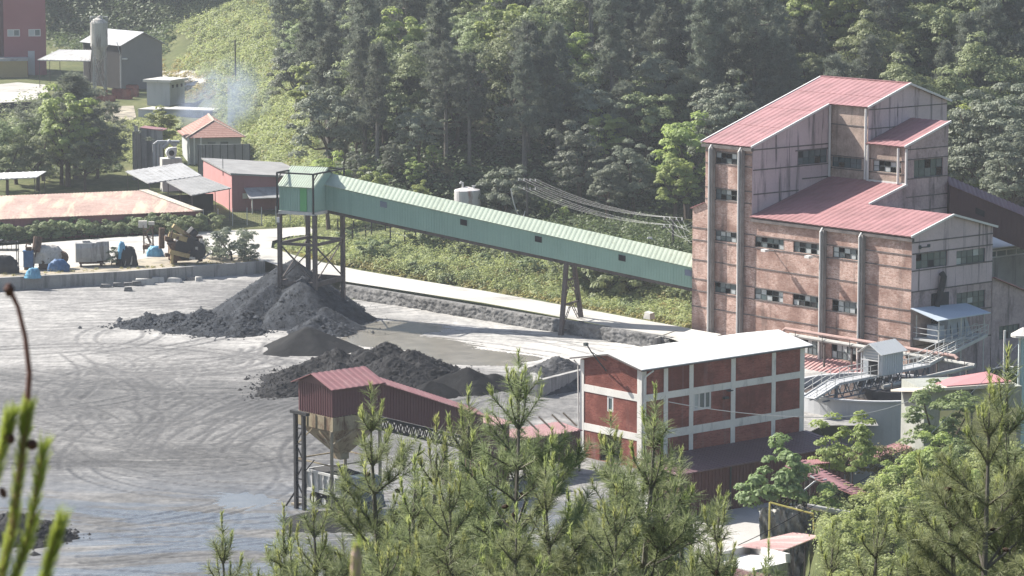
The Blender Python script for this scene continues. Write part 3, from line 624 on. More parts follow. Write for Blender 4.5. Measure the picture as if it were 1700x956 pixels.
for x in (16, 27):
    for n in (.2, 2.8): b.bar(P(x, n, -3.3), at(P(x, n, 0), 0), .3, world=True)
b.build('leg', m_frame, GB)
# ================================================================ red brick annex with the white roof
A = at(G(964, 757, 0), 0)+E1*7.3587; fa = (A, E1, E2)
X = thing('annex_building', A+E1*-3.7+E2*9.3, 'three storey dark red brick building with pale concrete frame and plain white roof', 'building')
m_ab = brickmat('deep_red_brick', (.33, .105, .08), (.36, .18, .15), (.42, .15, .115), blot=(.30, .20, .18))
m_abw = mat('white_metal_roof', (.86, .85, .82), .03, .3, .4, spec=.3)
m_frm = mat('painted_concrete_frame', (.88, .85, .79), .12, .6, .85, stain=(.3, .29, .28), samt=.6, sthr=.56, sscale=(1.5, 1.5, .3))
w_ = MB(*fa)
w_.wall('y', 0, -7.36, 0, -.1, 8.15, [(-4.15, -3.4, 4.2, 5.47), (-5.05, -2.4, 0, 2.27)], depth=.2); w_.poly([(-7.36, 0, 8.15), (0, 0, 8.15), (-3.65, 0, 8.98)])
w_.wall('x', 0, 0, 18.6, -3.3, 8.15, [(5.75, 7.75, 4.1, 5.62)], inward=-1, depth=.2)
w_.wall('x', -7.36, 0, 18.6, -.1, 8.15); w_.wall('y', 18.6, -7.36, 0, -3.3, 8.15, depth=.2); w_.poly([(-7.36, 18.6, 8.15), (0, 18.6, 8.15), (-3.65, 18.6, 8.98)])
w_.build('brick_wall', m_ab, X)
f_ = MB(*fa)
for s0, s1 in ((-7.38, -6.95), (-.5, .04)): f_.box(s0, s1, -.05, -.003, -.1, 8.1)
for z0, z1 in ((5.49, 6.09), (2.27, 2.87)): f_.box(-6.94, -.51, -.045, -.003, z0, z1)
ts = [(.0, .45), (2.4, 2.85), (5.25, 5.7), (10.0, 10.5), (14.75, 15.2), (18.1, 18.62)]
for t0, t1 in ts: f_.box(.003, .05, t0, t1, -3.3, 8.1)
for (a, b_), (c, d) in zip(ts[:-1], ts[1:]):
    for z0, z1 in ((5.49, 6.05), (2.23, 2.9)): f_.box(.003, .045, b_+.002, c-.002, z0, z1)
f_.build('concrete_frame', m_frm, X)
r_ = MB(*fa)
r_.hexa([(.42, -.42, 8.14), (.42, 19.2, 8.14), (-3.65, 19.2, 8.98), (-3.65, -.42, 8.98)], [(.42, -.42, 8.24), (.42, 19.2, 8.24), (-3.65, 19.2, 9.08), (-3.65, -.42, 9.08)])
r_.hexa([(-3.66, -.42, 8.98), (-3.66, 19.2, 8.98), (-8.25, 19.2, 8.12), (-8.25, -.42, 8.12)], [(-3.66, -.42, 9.08), (-3.66, 19.2, 9.08), (-8.25, 19.2, 8.22), (-8.25, -.42, 8.22)])
r_.build('roof', m_abw, X)
r_ = MB(*fa); r_.bar((.46, -.45, 8.13), (-3.65, -.45, 8.97), .05, .12); r_.bar((-3.65, -.45, 8.97), (-8.25, -.45, 8.1), .05, .12); r_.bar((.45, -.4, 8.12), (.45, 19.2, 8.12), .05, .1); r_.build('fascia', m_band, X)
g_ = MB(*fa); g_.tube([(.40, .9, 8.02), (.3, .3, 7.7), (.16, .12, 7.4), (.16, .12, -3)], .07, 6); g_.build('gutter_pipe', m_frm, X)
g_ = MB(*fa); g_.tube([(-7.9, -.3, 8.0), (-7.6, -.12, 7.6), (-7.45, -.1, -.1)], .06, 6); g_.build('gutter_pipe', m_frm, X)
g_ = MB(*fa); g_.bar((-5.2, -1.3, 9.7), (-5.0, -1.0, 9.1), .10); g_.bar((-5.0, -1.0, 9.1), (-4.2, -.05, 7.5), .10); g_.bar((-4.2, -.05, 8.4), (-5.0, -1.0, 9.1), .06); g_.box(-5.4, -5.1, -1.5, -1.2, 9.6, 9.85); g_.build('floodlight_bracket', m_frame, X)
window(X, fa, 'x', 0, 5.75, 7.75, 4.1, 5.62, -1, cols=3, rows=1, wt=(.8, .2, 0, 0), frame=m_trim, bw=.16, rec=.05, seed=5)
window(X, fa, 'y', 0, -4.15, -3.4, 4.2, 5.47, 1, cols=1, rows=1, wt=(0, 0, 1, 0), frame=m_trim, bw=.16, rec=.05, seed=5)
g_ = MB(*fa)
for k in range(4): g_.box(.06, .5, 9.4+k*.12, 9.46+k*.12, 5.35+.01*k, 5.42+.01*k)
g_.build('cable_rack', m_frame, X); g_ = MB(*fa); g_.box(.06, .35, 9.0, 9.5, 4.75, 4.9); g_.build('cable_bracket', m_frame, X)
# brown lean-to shed in front
Sh = thing('brown_shed', A+E1*2.4+E2*8.5+EZ*LOWZ, 'long dark brown sheet metal shed standing in shade along the white roofed brick building', 'shed')
r_ = MB(*fa); r_.corr((.08, -.5, .92), (0, 19.6, 0), (4.9, 0, -.55), .45, .03, slab=.06); 
r_ = MB(*fa); r_.hexa([(.08, -.5, .85), (4.95, -.5, .3), (4.95, 18.9, .3), (.08, 18.9, .85)], [(.08, -.5, .93), (4.95, -.5, .38), (4.95, 18.9, .38), (.08, 18.9, .93)]); 
for k in range(40): r_.hexa([(.1, -.4+k*.48, .934), (4.93, -.4+k*.48, .384), (4.93, -.34+k*.48, .384), (.1, -.34+k*.48, .934)], [(.1, -.4+k*.48, .964), (4.93, -.4+k*.48, .414), (4.93, -.34+k*.48, .414), (.1, -.34+k*.48, .964)])
r_.build('roof', mat('plum_sheet_roof', (.17, .10, .11), .1, .4, .5, spec=.4), Sh)
w_ = MB(*fa); w_.box(.1, 4.7, -.25, 18.7, LOWZ-.1, .25)
for k in range(48): w_.box(4.703, 4.75, -.15+k*.39, .0+k*.39, LOWZ-.1, .22)
w_.build('sheet_wall', mat('maroon_sheet', (.15, .06, .055), .15, .5, .6, stain=(.07, .03, .03), samt=.5, sthr=.55), Sh)
w_ = MB(*fa); w_.box(4.76, 4.84, 5.3, 5.42, LOWZ, .26); w_.build('door_rail', m_frame, Sh)
r_ = MB(*fa); r_.bar((.1, -.56, .9), (4.95, -.56, .36), .06, .16); r_.build('roof_trim', mat('pink_roof_edge', (.55, .38, .36), .1, 1, .6), Sh)  # pale pink strip along the end of the shed roof
# ================================================================ green conveyor tower and gallery
m_gr = mat('green_sheet', (.33, .50, .42), .08, .5, .55, stain=(.20, .33, .27), samt=.4, sthr=.56, spec=.4)
m_grb = mat('bright_green_sheet', (.13, .42, .16), .08, .5, .5, spec=.4)
m_grr = mat('pale_green_roof', (.50, .58, .46), .10, .4, .55, stain=(.35, .38, .28), samt=.5, sthr=.54, spec=.4)
m_leg = mat('weathered_steel', (.13, .11, .105), .3, .8, .8, stain=(.06, .045, .04), samt=.5, sthr=.5)
m_white_st = mat('pale_painted_steel', (.62, .62, .60), .15, 1, .7)
FD = nrm([.90, -.44, 0]); SD = np.array([-FD[1], FD[0], 0])
T0 = at(PY(464, 348, 331.4), 0); ft = (T0, FD, SD)
z0 = PY(464, 349, 331.4)[2]; z1 = PY(464, 307, 331.4)[2]
TW = thing('conveyor_tower', T0+FD*2.1+SD*3, 'tall steel tower with a green sheet head house standing over the coal heap', 'tower')
b = MB(*ft); D_ = 5.6; zr = z1+1.75
b.box(0, 4.2, 0, D_, z0, z1-.02)
b.corr_poly(lambda x: ((x, -.002, z0), (x, -.002, z1-.03)), 4.2, .28, .04, 0, -SD)
b.hexa([(0, 0, z1-.02), (0, D_, z1-.02), (0, 2.8, zr-.1)], [(4.2, 0, z1-.02), (4.2, D_, z1-.02), (4.2, 2.8, zr-.1)]); b.build('green_sheeting', m_gr, TW)
b = MB(*ft); b.box(2.55, 3.35, -.075, -.045, z0+.03, z1-.06); b.build('green_panel', m_grb, TW)
b = MB(*ft); b.corr((-.15, -.3, z1-.1), (4.5, 0, 0), (0, 3.1, 1.87), .28, .05); b.corr((-.15, 2.81, zr), (4.5, 0, 0), (0, 3.0, -1.8), .28, .05); b.build('roof', m_grr, TW)
b = MB(*ft); b.box(-.1, 4.3, -.15, D_+.3, z0-.35, z0-.02); b.build('floor_beam', m_white_st, TW)
for x in (0, 4.25):
    for y in (0, 6.0):
        b = MB(*ft); b.box(x-.2, x+.2, y-.2, y+.2, 0, z0-.36); b.build('leg', m_leg, TW)
zb, zt = 4.0, 8.2
for z, h in ((zb, .5), (zt, .3)):
    b = MB(*ft)
    for p, q in (((0, 0), (4.25, 0)), ((4.25, 0), (4.25, 6)), ((4.25, 6), (0, 6)), ((0, 6), (0, 0))): b.bar((*p, z), (*q, z), .25, h)
    b.build('cross_beam', m_leg, TW)
b = MB(*ft)
for p, q in (((0, 0), (4.25, 0)), ((4.25, 0), (4.25, 6)), ((4.25, 6), (0, 6)), ((0, 6), (0, 0))):
    b.bar((*p, zb+.2), (*q, zt-.1), .1); b.bar((*q, zb+.2), (*p, zt-.1), .1)
b.build('cross_brace', m_leg, TW)
b = MB(*ft); zf = z1+1.35
for x, y in ((-.05, -.35), (4.3, -.35), (4.3, 6.3), (-.05, 6.3)): b.bar((x, y, z0-.2), (x, y, zf), .16)
for p, q in (((-.05, -.35), (4.3, -.35)), ((4.3, -.35), (4.3, 6.3)), ((4.3, 6.3), (-.05, 6.3)), ((-.05, 6.3), (-.05, -.35))): b.bar((*p, zf), (*q, zf), .16)
b.bar((4.3, -.35, zf-.8), (4.3, .6, zf), .1); b.bar((-.05, -.35, zf-.8), (-.05, .6, zf), .1)
b.build('lifting_frame', mat('black_steel', (.03, .03, .033), .2, 1, .7), TW)
b = MB(*ft); b.box(-.15, .15, -.35, -.22, z0-1.25, z0-.7); b.build('sign_plate', m_trim, TW)
# gallery
p0 = PY(536, 347, 331.9); p1 = PY(1150, 478.5, 315.9); gd = nrm((p1-p0)*[1, 1, 0]); gn = np.array([-gd[1], gd[0], 0])
nrm_n = gn
q0 = PL(536, 303.5, p0, gn); q1 = PL(1150, 441.5, p0, gn); LG = np.linalg.norm((p1-p0)[:2]); ext = (LG+2.5)/LG
GG = thing('green_gallery', at((p0+p1)/2, 0), 'long enclosed green conveyor gallery running down from the head tower into the brick washery', 'conveyor')
def PG(x, n, k, dz=0.0):   # k: 0 bottom, 1 eave
    t = x/LG; zb = p0[2]+(p1[2]-p0[2])*t; ze = q0[2]+(q1[2]-q0[2])*t
    return at(p0, 0)+gd*x+gn*n+EZ*(zb+(ze-zb)*k+dz)
Lx = LG+2.5; Wd = 2.7
b = MB(); b.hexa([PG(0, 0, 0), PG(Lx, 0, 0), PG(Lx, Wd, 0), PG(0, Wd, 0)], [PG(0, 0, 1), PG(Lx, 0, 1), PG(Lx, Wd, 1), PG(0, Wd, 1)], 0, True)
b.corr_poly(lambda x: (PG(x, -.002, 0, .02), PG(x, -.002, 1, -.03)), Lx, .30, .03, 0, -gn); b.build('green_sheeting', m_gr, GG)
b = MB()
for n0, n1, za, zb_ in ((-.25, Wd/2, -.12, .95), (Wd/2, Wd+.25, .95, -.12)):
    segs = 3
    e0 = PG(-.2, n0, 1, za); eL = PG(Lx, n0, 1, za); r0 = PG(-.2, n1, 1, zb_)
    b.corr(e0, eL-e0, r0-e0, .5, .018)
b.build('roof', m_grr, GG)
m_steelblue = mat('blue_grey_glass', (.20, .24, .32), .1, 1, .2, spec=.5)
for i, u in enumerate((637, 770, 894, 1033, 1143)):
    t = (u-536)/(1150-536); x = LG*t*1.0
    # depth-correct position along the wall
    v = 303.5+(441.5-303.5)*t+13
    c = PL(u, v, p0, gn); x = np.dot(c-at(p0, 0), gd); zz = c[2]
    sl = (p1[2]-p0[2])/LG
    Q = lambda dx, dz, d: at(p0, 0)+gd*(x+dx)-gn*d+EZ*(zz+dz+sl*dx)
    b = MB(); b.hexa([Q(-.38, -.3, .05), Q(.38, -.3, .05), Q(.38, -.3, .075), Q(-.38, -.3, .075)], [Q(-.38, .3, .05), Q(.38, .3, .05), Q(.38, .3, .075), Q(-.38, .3, .075)], 0, True)
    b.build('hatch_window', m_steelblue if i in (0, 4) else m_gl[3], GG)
b = MB()
for n in (.3, Wd-.3): b.bar(PG(0, n, 0, -.2), PG(Lx, n, 0, -.2), .15, .35, world=True)
b.build('underside_beam', m_leg, GG)
sx = PL(940, 437, p0+gn*.3, gn); xs_ = np.dot(sx-at(p0, 0), gd)
tops = [PG(xs_, .35, 0, -.3), PG(xs_, Wd-.35, 0, -.3)]; feet = [at(PG(xs_-.2, -.6, 0), 0), at(PG(xs_+.25, Wd+1.6, 0), 0)]
for tp, f_ in zip(tops, feet): 
    b = MB(); b.bar(f_, tp, .42, .36, world=True); b.build('support_leg', m_leg, GG)
b = MB()
for t in (.06, .42, .76): b.bar(feet[0]+(tops[0]-feet[0])*t, feet[1]+(tops[1]-feet[1])*t, .16, world=True)
for ta, tb_ in ((.06, .42), (.42, .76)):
    l0, l1 = feet[0]+(tops[0]-feet[0])*ta, feet[1]+(tops[1]-feet[1])*ta; u_ = (feet[0]+(tops[0]-feet[0])*tb_+feet[1]+(tops[1]-feet[1])*tb_)/2
    for l in (l0, l1):
        off = nrm(u_-l); sd = nrm(np.cross(off, gd))*.16
        b.bar(l+sd, u_+sd, .06, world=True); b.bar(l-sd, u_-sd, .06, world=True)
        for k in range(1, 6): b.bar(l+(u_-l)*k/6-sd, l+(u_-l)*k/6+sd, .05, world=True)
b.build('leg_bracing', m_leg, GG)
# ================================================================ loading hopper, red gallery, truck
Hc = at(G(554, 852, 0), 0); fh = (Hc, E1, E2)
m_mar = mat('maroon_ribbed_sheet', (.15, .060, .068), .12, .5, .55, spec=.4)
m_marr = mat('dusty_red_roof', (.31, .14, .145), .12, .5, .6, stain=(.42, .26, .25), samt=.5, sthr=.5, sscale=(.8, .8, .8), spec=.4)
m_hop = mat('rusty_cream_steel', (.36, .30, .20), .25, .6, .75, stain=(.13, .06, .03), samt=.8, sthr=.5, sscale=(1.5, 1.5, .5))
HP = thing('loading_hopper', Hc+E1*-2.2+E2*2.2, 'rusty cream loading hopper on poles with a maroon sheet metal house on top', 'hopper')
b = MB(*fh); b.box(-4.3, 0, 0, 4.5, 7.35, 9.55)
b.poly([(-4.3, -.001, 9.55), (0, -.001, 9.55), (-2.2, -.001, 10.35)]); b.poly([(-4.3, 4.5, 9.55), (0, 4.5, 9.55), (-2.2, 4.5, 10.35)])
b.corr_poly(lambda x: ((-4.3+x, -.002, 7.3), (-4.3+x, -.002, 9.6)), 4.3, .27, .04, 0, -E2); b.corr_poly(lambda x: ((.002, x, 7.3), (.002, x, 9.5)), 4.5, .27, .04, 0, E1)
b.build('house_sheeting', m_mar, HP)
b = MB(*fh); b.corr((.4, -.4, 9.50), (0, 5.2, 0), (-2.62, 0, .95), .55, .04); b.corr((-4.75, 4.8, 9.50), (0, -5.2, 0), (2.57, 0, .95), .55, .04); b.build('roof', m_marr, HP)
b = MB(*fh); b.box(-4.35, .05, -.05, 4.55, 6.25, 7.3)
b.hexa([(-2.6, 1.9, 4.1), (-1.6, 1.9, 4.1), (-1.6, 2.8, 4.1), (-2.6, 2.8, 4.1)], [(-4.3, 0, 6.24), (0, 0, 6.24), (0, 4.5, 6.24), (-4.3, 4.5, 6.24)]); b.box(-2.55, -1.65, 1.95, 2.75, 3.6, 4.1)
for s in (-3.2, -2.1, -1.0): b.box(s-.06, s+.06, -.12, -.052, 6.25, 7.3)
for t in (1.1, 2.3, 3.5): b.box(.052, .12, t-.06, t+.06, 6.25, 7.3)
b.build('bin', m_hop, HP)
for s, t in ((-4.45, -.2), (-.05, -.1), (-.05, 4.5), (-4.4, 4.5)):
    b = MB(*fh); b.tube([(s, t, 0), (s, t, 6.25)], .13, 8); b.box(s-.3, s+.3, t-.3, t+.3, 0, .12); b.build('pole', mat('tan_pole', (.30, .26, .19), .3, .8, .8, stain=(.12, .06, .04), samt=.7, sthr=.55), HP)
b = MB(*fh)
for p, q in (((-4.45, -.2, 4.6), (-2.4, -.1, 6.2)), ((-.05, -.1, 5.0), (-1.6, -.1, 6.1)), ((-4.4, -.2, 3.6), (-.05, -.1, 3.6)), ((-.05, -.1, 5.2), (-.05, 2.2, 6.2)), ((-.05, -.1, 3.6), (-.05, 4.5, 3.6)), ((-4.4, 4.5, 3.6), (-4.4, -.2, 3.6)), ((-4.4, 4.5, 3.6), (-.05, 4.5, 3.6))): b.bar(p, q, .09)
b.build('tie_bar', m_hop, HP)
b = MB(*fh)
for s in (-3.35, -2.35): b.bar((s, -1.0, 0), (s, -1.0, 7.3), .26); b.bar((s-.5, -1.0, 7.42), (s+.55, -1.0, 7.42), .35, .22)
for k, z in enumerate((.9, 2.3, 3.7, 5.0, 6.2)):
    b.bar((-3.35, -1.0, z), (-2.35, -1.0, z+.05), .1); 
    if k < 4: b.bar((-3.35, -1.0, z) if k % 2 else (-2.35, -1.0, z), (-2.35, -1.0, z+1.3) if k % 2 else (-3.35, -1.0, z+1.3), .08)
b.bar((-3.35, -1.0, 1.4), (-4.4, -1.2, .05), .1); b.bar((-2.35, -1, 2.9), (-1.2, -.9, 4.0), .07)
b.build('ladder_frame', mat('black_steel', (.03, .03, .033)), HP)
# gallery
RG = thing('red_gallery', Hc+E1*-1.1+E2*10, 'maroon sheet conveyor gallery sloping from the loading hopper down towards the white roofed brick building', 'conveyor')
zt = lambda t: 9.57-(t-4.45)*.368; zbm = lambda t: 6.96-(t-4.4)*.307
b = MB(*fh); t0, t1 = 4.55, 14.7
b.hexa([(0, t0, zbm(t0)), (0, t1, zbm(t1)), (-2.3, t1, zbm(t1)), (-2.3, t0, zbm(t0))], [(0, t0, zt(t0)), (0, t1, zt(t1)), (-2.3, t1, zt(t1)), (-2.3, t0, zt(t0))])
b.corr_poly(lambda x: ((.002, t0+x, zbm(t0+x)+.02), (.002, t0+x, zt(t0+x)-.02)), t1-t0, .27, .04, 0, E1); b.build('side_sheeting', m_mar, RG)
b = MB(*fh)
b.corr((.3, t0-.2, zt(t0-.2)-.1), (0, t1-t0+.4, -.368*(t1-t0+.4)), (-1.45, 0, .5), .35, .05); b.corr((-2.6, t1+.2, zt(t1+.2)-.1), (0, -(t1-t0+.4), .368*(t1-t0+.4)), (1.44, 0, .5), .35, .05); b.build('roof', m_marr, RG)
b = MB(*fh)
for s in (-.1, -2.2):
    b.bar((s, t0, zbm(t0)-.15), (s, t1, zbm(t1)-.15), .12, .2); b.bar((s, t0, zbm(t0)-1.0), (s, t1, zbm(t1)-1.0), .12, .2)
    k = 16
    for i in range(k):
        ta = t0+(t1-t0)*i/k; tb_ = t0+(t1-t0)*(i+.5)/k; tc = t0+(t1-t0)*(i+1)/k
        b.bar((s, ta, zbm(ta)-1), (s, tb_, zbm(tb_)-.15), .08); b.bar((s, tb_, zbm(tb_)-.15), (s, tc, zbm(tc)-1), .08)
b.build('truss', mat('black_steel', (.03, .03, .033)), RG)
for s in (-.1, -2.2):
    b = MB(*fh); b.box(s-.17, s+.17, 12.45, 12.8, 0, zbm(12.6)-1.0); b.build('leg', m_leg, RG)
TH = thing('transfer_house', Hc+E1*-1.1+E2*17, 'small pinkish red sheet transfer house at the low end of the maroon gallery', 'building')
b = MB(*fh); b.box(-2.6, .25, 14.75, 17.2, 0, 4.9); b.corr_poly(lambda x: ((-2.6+x, 14.748, 0), (-2.6+x, 14.748, 4.8)), 2.85, .27, .04, 0, -E2); b.build('sheet_wall', m_mar, TH)
b = MB(*fh); b.corr((.45, 14.5, 4.92), (0, 3.0, 0), (-3.3, 0, .25), .35, .05); b.build('roof', m_marr, TH)
LG_ = thing('level_gallery', Hc+E1*-1.1+E2*21.7, 'low red roofed conveyor gallery with timber rails beside the white roofed brick building', 'conveyor')
b = MB(*fh); b.corr((.3, 17.3, 3.4), (0, 7.6, 0), (-2.8, 0, .3), .35, .05); b.build('roof', m_marr, LG_)
b = MB(*fh); b.box(-2.2, 0, 17.3, 24.9, .9, 3.36); b.corr_poly(lambda x: ((.002, 17.3+x, .9), (.002, 17.3+x, 3.3)), 7.6, .27, .04, 0, E1); b.build('side_sheeting', m_mar, LG_)
b = MB(*fh)
for t in (18.9, 20.9, 22.9, 24.7):
    for s in (.1, -2.3): b.bar((s, t, 0), (s, t, 1.0), .14)
b.build('post', m_leg, LG_)
b = MB(*fh)
for t in (19.2, 20.6, 22.0, 23.4, 24.6): b.bar((-.1, t, 3.72), (-1.2, t-.5, 4.7), .12)
b.build('timber_rail', mat('pale_timber', (.50, .42, .30), .2, 1, .8), LG_)
# tipper truck under the hopper
tr0 = Hc+E1*-4.2+E2*.45; ftk = (tr0, E1, E2)
TK = thing('tipper_truck', tr0+E1*3.5+E2*1.2, 'dusty white tipper truck waiting under the rusty loading hopper', 'truck')
m_tw = mat('dusty_white_paint', (.66, .66, .64), .12, .8, .5, stain=(.25, .23, .2), samt=.6, sthr=.54, spec=.4)
m_tire = mat('tyre_rubber', (.022, .022, .023), .2, 3, .9)
b = MB(*ftk); b.hexa([(.1, .1, 1.2), (4.7, .1, 1.2), (4.7, 2.3, 1.2), (.1, 2.3, 1.2)], [(-.05, 0, 2.75), (4.8, 0, 2.75), (4.8, 2.4, 2.75), (-.05, 2.4, 2.75)])
for k in range(7): b.box(.2+k*.72, .3+k*.72, -.07, .05, 1.25, 2.7)
b.box(-.1, 4.85, -.08, .06, 2.6, 2.78); b.box(.1, 4.7, -.05, .1, 1.15, 1.35); b.build('tipper_body', m_tw, TK)
b = MB(*ftk); b.box(.15, 4.65, .15, 2.25, 2.752, 2.77); b.hexa([(.3, .3, 2.77), (4.5, .3, 2.77), (4.5, 2.1, 2.77), (.3, 2.1, 2.77)], [(1.6, .9, 3.1), (3.4, .9, 3.1), (3.4, 1.5, 3.1), (1.6, 1.5, 3.1)]); b.build('coal_load', mat('coal_black', (.02, .02, .022), .4, 3, .8), TK)
b = MB(*ftk); b.hexa([(5.05, .08, .9), (6.9, .08, .9), (6.9, 2.32, .9), (5.05, 2.32, .9)], [(5.05, .12, 2.9), (6.55, .12, 2.9), (6.55, 2.28, 2.9), (5.05, 2.28, 2.9)]); b.box(6.85, 7.0, .1, 2.3, .55, 1.0)
cab = b.build('cab', mat('slate_blue_paint', (.10, .13, .17), .1, 1, .4, spec=.5), TK)
b = MB(*ftk); b.poly([(6.87, .25, 1.75), (6.87, 2.15, 1.75), (6.66, 2.1, 2.7), (6.66, .3, 2.7)]); b.poly([(5.4, .055, 1.8), (6.5, .055, 1.8), (6.4, .085, 2.6), (5.4, .085, 2.6)]); g = b.build('window', m_gl[0], TK); g.parent = cab; g.location = (0, 0, 0)
b = MB(*ftk); b.box(0, 7.0, .75, 1.65, .75, 1.14); b.build('chassis', m_leg, TK)
for x in (.95, 2.25, 6.1):
    for y in (.1, 1.95):
        b = MB(*ftk); pr = [(.1, 0), (.5, 0), (.52, .06), (.52, .32), (.5, .38), (.1, .38)]
        n = 20; rings = []
        for r, d in pr:
            i = len(b.v)
            for j in range(n): t = 2*math.pi*j/n; b.v.append(tuple(b.W((x+r*math.cos(t), y+d, .52+r*math.sin(t)))))
            rings.append(i)
        for k in range(len(rings)-1):
            for j in range(n): b.f.append((rings[k]+j, rings[k]+(j+1) % n, rings[k+1]+(j+1) % n, rings[k+1]+j)); b.m.append(0)
        wo = b.build('wheel', m_tire, TK)
        b = MB(*ftk); i = len(b.v)
        for j in range(12): t = 2*math.pi*j/12; b.v.append(tuple(b.W((x+.27*math.cos(t), y-.012, .52+.27*math.sin(t)))))
        b.f.append(tuple(range(i, i+12))); b.m.append(0); h_ = b.build('rim', m_tw, TK); h_.parent = wo; h_.location = (0, 0, 0)
# ================================================================ coal heaps
def pile(name, cones, m, label, seed, res=.22, rough=.12, lump=0, cat='coal heap', lumpsize=.25, lscale=1.4):
    """cones: (x, y, height, slope) joined; noise makes the loose surface"""
    r = np.random.default_rng(seed)
    x0 = min(c[0]-c[2]/c[3] for c in cones)-1; x1 = max(c[0]+c[2]/c[3] for c in cones)+1; y0 = min(c[1]-c[2]/c[3] for c in cones)-1; y1 = max(c[1]+c[2]/c[3] for c in cones)+1
    X, Y = np.meshgrid(np.arange(x0, x1, res), np.arange(y0, y1, res)); Z = np.full(X.shape, -.5)
    for cx, cy, h, s in cones:
        d = np.hypot(X-cx, Y-cy); a = np.arctan2(Y-cy, X-cx)
        k = 1+.10*np.sin(3*a+cx)+.07*np.sin(5*a+cy)
        zc = h-s*d*k; zc = np.where(zc > h-.35, h-.35+.35*np.tanh((zc-h+.35)/.35), zc); Z = np.maximum(Z, zc)
    nz = sum(vnoise(X, Y, lscale/2**k, seed+k)/1.7**k for k in range(4))*rough*1.2+r.normal(0, rough*.5, X.shape)
    Z = Z+nz*np.clip((Z+.4)/.8, 0, 1); Z = np.where(Z < .0, np.maximum(Z, -.3), Z)
    ny, nx = X.shape; V = np.stack([X, Y, Z], -1).reshape(-1, 3); i = (np.arange(ny-1)[:, None]*nx+np.arange(nx-1)[None]).reshape(-1); Fq = np.stack([i, i+1, i+nx+1, i+nx], -1)
    keep = (V[Fq][:, :, 2].max(1) > -.02); Fq = Fq[keep]
    if lump:   # loose stones lying on the heap
        zz = Z.reshape(-1); cand = np.where((zz > .02))[0]; ids = r.choice(cand, lump); base = len(V); LV = []; LF = []
        for q, idn in enumerate(ids):
            c = V[idn]+[r.normal(0, .1), r.normal(0, .1), .02]; s = lumpsize*r.lognormal(-.5, .5)
            off = np.array([[1, 0, 0], [0, 1, 0], [-1, 0, 0], [0, -1, 0], [0, 0, .8], [0, 0, -.8]])*s*r.uniform(.6, 1.2, (6, 1))
            LV.append(c+off); b0 = base+6*q
            for t in ((0, 1, 4), (1, 2, 4), (2, 3, 4), (3, 0, 4)): LF.append((b0+t[0], b0+t[1], b0+t[2], b0+t[2]))
        bd = np.where((zz > .0) & (zz < .12))[0]
        for q, idn in enumerate(r.choice(bd, min(len(bd), lump//6))):
            out_ = V[idn][:2]-np.array([np.mean([c[0] for c in cones]), np.mean([c[1] for c in cones])]); out_ = out_/(np.linalg.norm(out_)+1e-6)*abs(r.normal(0, 1.1)); c = np.array([V[idn][0]+out_[0], V[idn][1]+out_[1], .02]); s = lumpsize*1.1*r.lognormal(-.6, .6)
            off = np.array([[1, 0, 0], [0, 1, 0], [-1, 0, 0], [0, -1, 0], [0, 0, .8], [0, 0, -.8]])*s*r.uniform(.6, 1.2, (6, 1)); b0 = base+6*(lump+q); LV.append(c+off)
            for t in ((0, 1, 4), (1, 2, 4), (2, 3, 4), (3, 0, 4)): LF.append((b0+t[0], b0+t[1], b0+t[2], b0+t[2]))
        V2 = np.concatenate(LV); T = np.array([f[:3] for f in LF])
        V = np.concatenate([V, V2]); T = np.concatenate([Fq[:, [0, 1, 2]], Fq[:, [0, 2, 3]], T])
    else: T = np.concatenate([Fq[:, [0, 1, 2]], Fq[:, [0, 2, 3]]])
    used = np.unique(T); mp = np.full(len(V), -1); mp[used] = np.arange(len(used)); c0 = cones[0]
    o = rawmesh(name, V[used], mp[T], m, False, base=(c0[0], c0[1], 0)); return setp(o, label, cat)
m_c1 = mat('blue_grey_coal', (.060, .065, .074), .6, 1.2, .85, fine=7, bump=.8, spec=.02)
m_c2 = mat('grey_coal_dust', (.044, .044, .045), .25, .6, .95, fine=8, bump=.4, spec=.0)
m_c3 = mat('black_coal', (.020, .020, .022), .9, 2.5, .75, fine=5, bump=1.0, spec=.08)
m_c4 = mat('grey_gravel', (.10, .10, .103), .5, 1.5, .9, fine=8, bump=.6, spec=.02)
def cone(u, v, y, s): p = PY(u, v, y); return (p[0], p[1], max(.3, p[2]), s)
pile('coal_heap', [cone(487, 429, 335, .78), cone(470, 436, 334.5, .78), cone(505, 458, 330.5, .72), cone(540, 508, 326.5, .6), cone(450, 470, 331, .7)], m_c1, 'large steep blue grey coal heap around the legs of the green conveyor tower', 1, .2, .022, 5000, lumpsize=.09)
pile('coal_heap', [cone(250, 520, 328, .35), cone(290, 517, 328, .35), cone(335, 513, 328.5, .4), cone(375, 521, 327, .45), cone(405, 512, 328, .45), cone(425, 510, 329, .5), cone(360, 532, 322.5, .4), cone(400, 535, 322, .45), cone(320, 530, 324.5, .35), cone(530, 523, 323, .5)], m_c1, 'low lumpy row of coal rubble spread out from the foot of the tall conveyor heap', 2, .2, .12, 2600, lumpsize=.16)
pile('coal_heap', [cone(510, 541, 312, .50), cone(535, 553, 312, .45)], m_c2, 'smooth dark grey cone of fine coal on pale ground in front of the tall heap', 3, .2, .03)
pile('coal_heap', [cone(640, 567, 297, .55), cone(600, 577, 297.5, .55), cone(560, 580, 297, .5), cone(680, 580, 295.5, .5), cone(520, 598, 294, .42), cone(490, 608, 293, .4), cone(480, 628, 287, .38), cone(560, 600, 290, .5), cone(650, 590, 291, .5), cone(610, 585, 294, .5), cone(700, 600, 293, .5)], m_c3, 'broad lumpy jet black coal heap behind the maroon hopper roof', 4, .18, .13, 4000, lumpsize=.13)
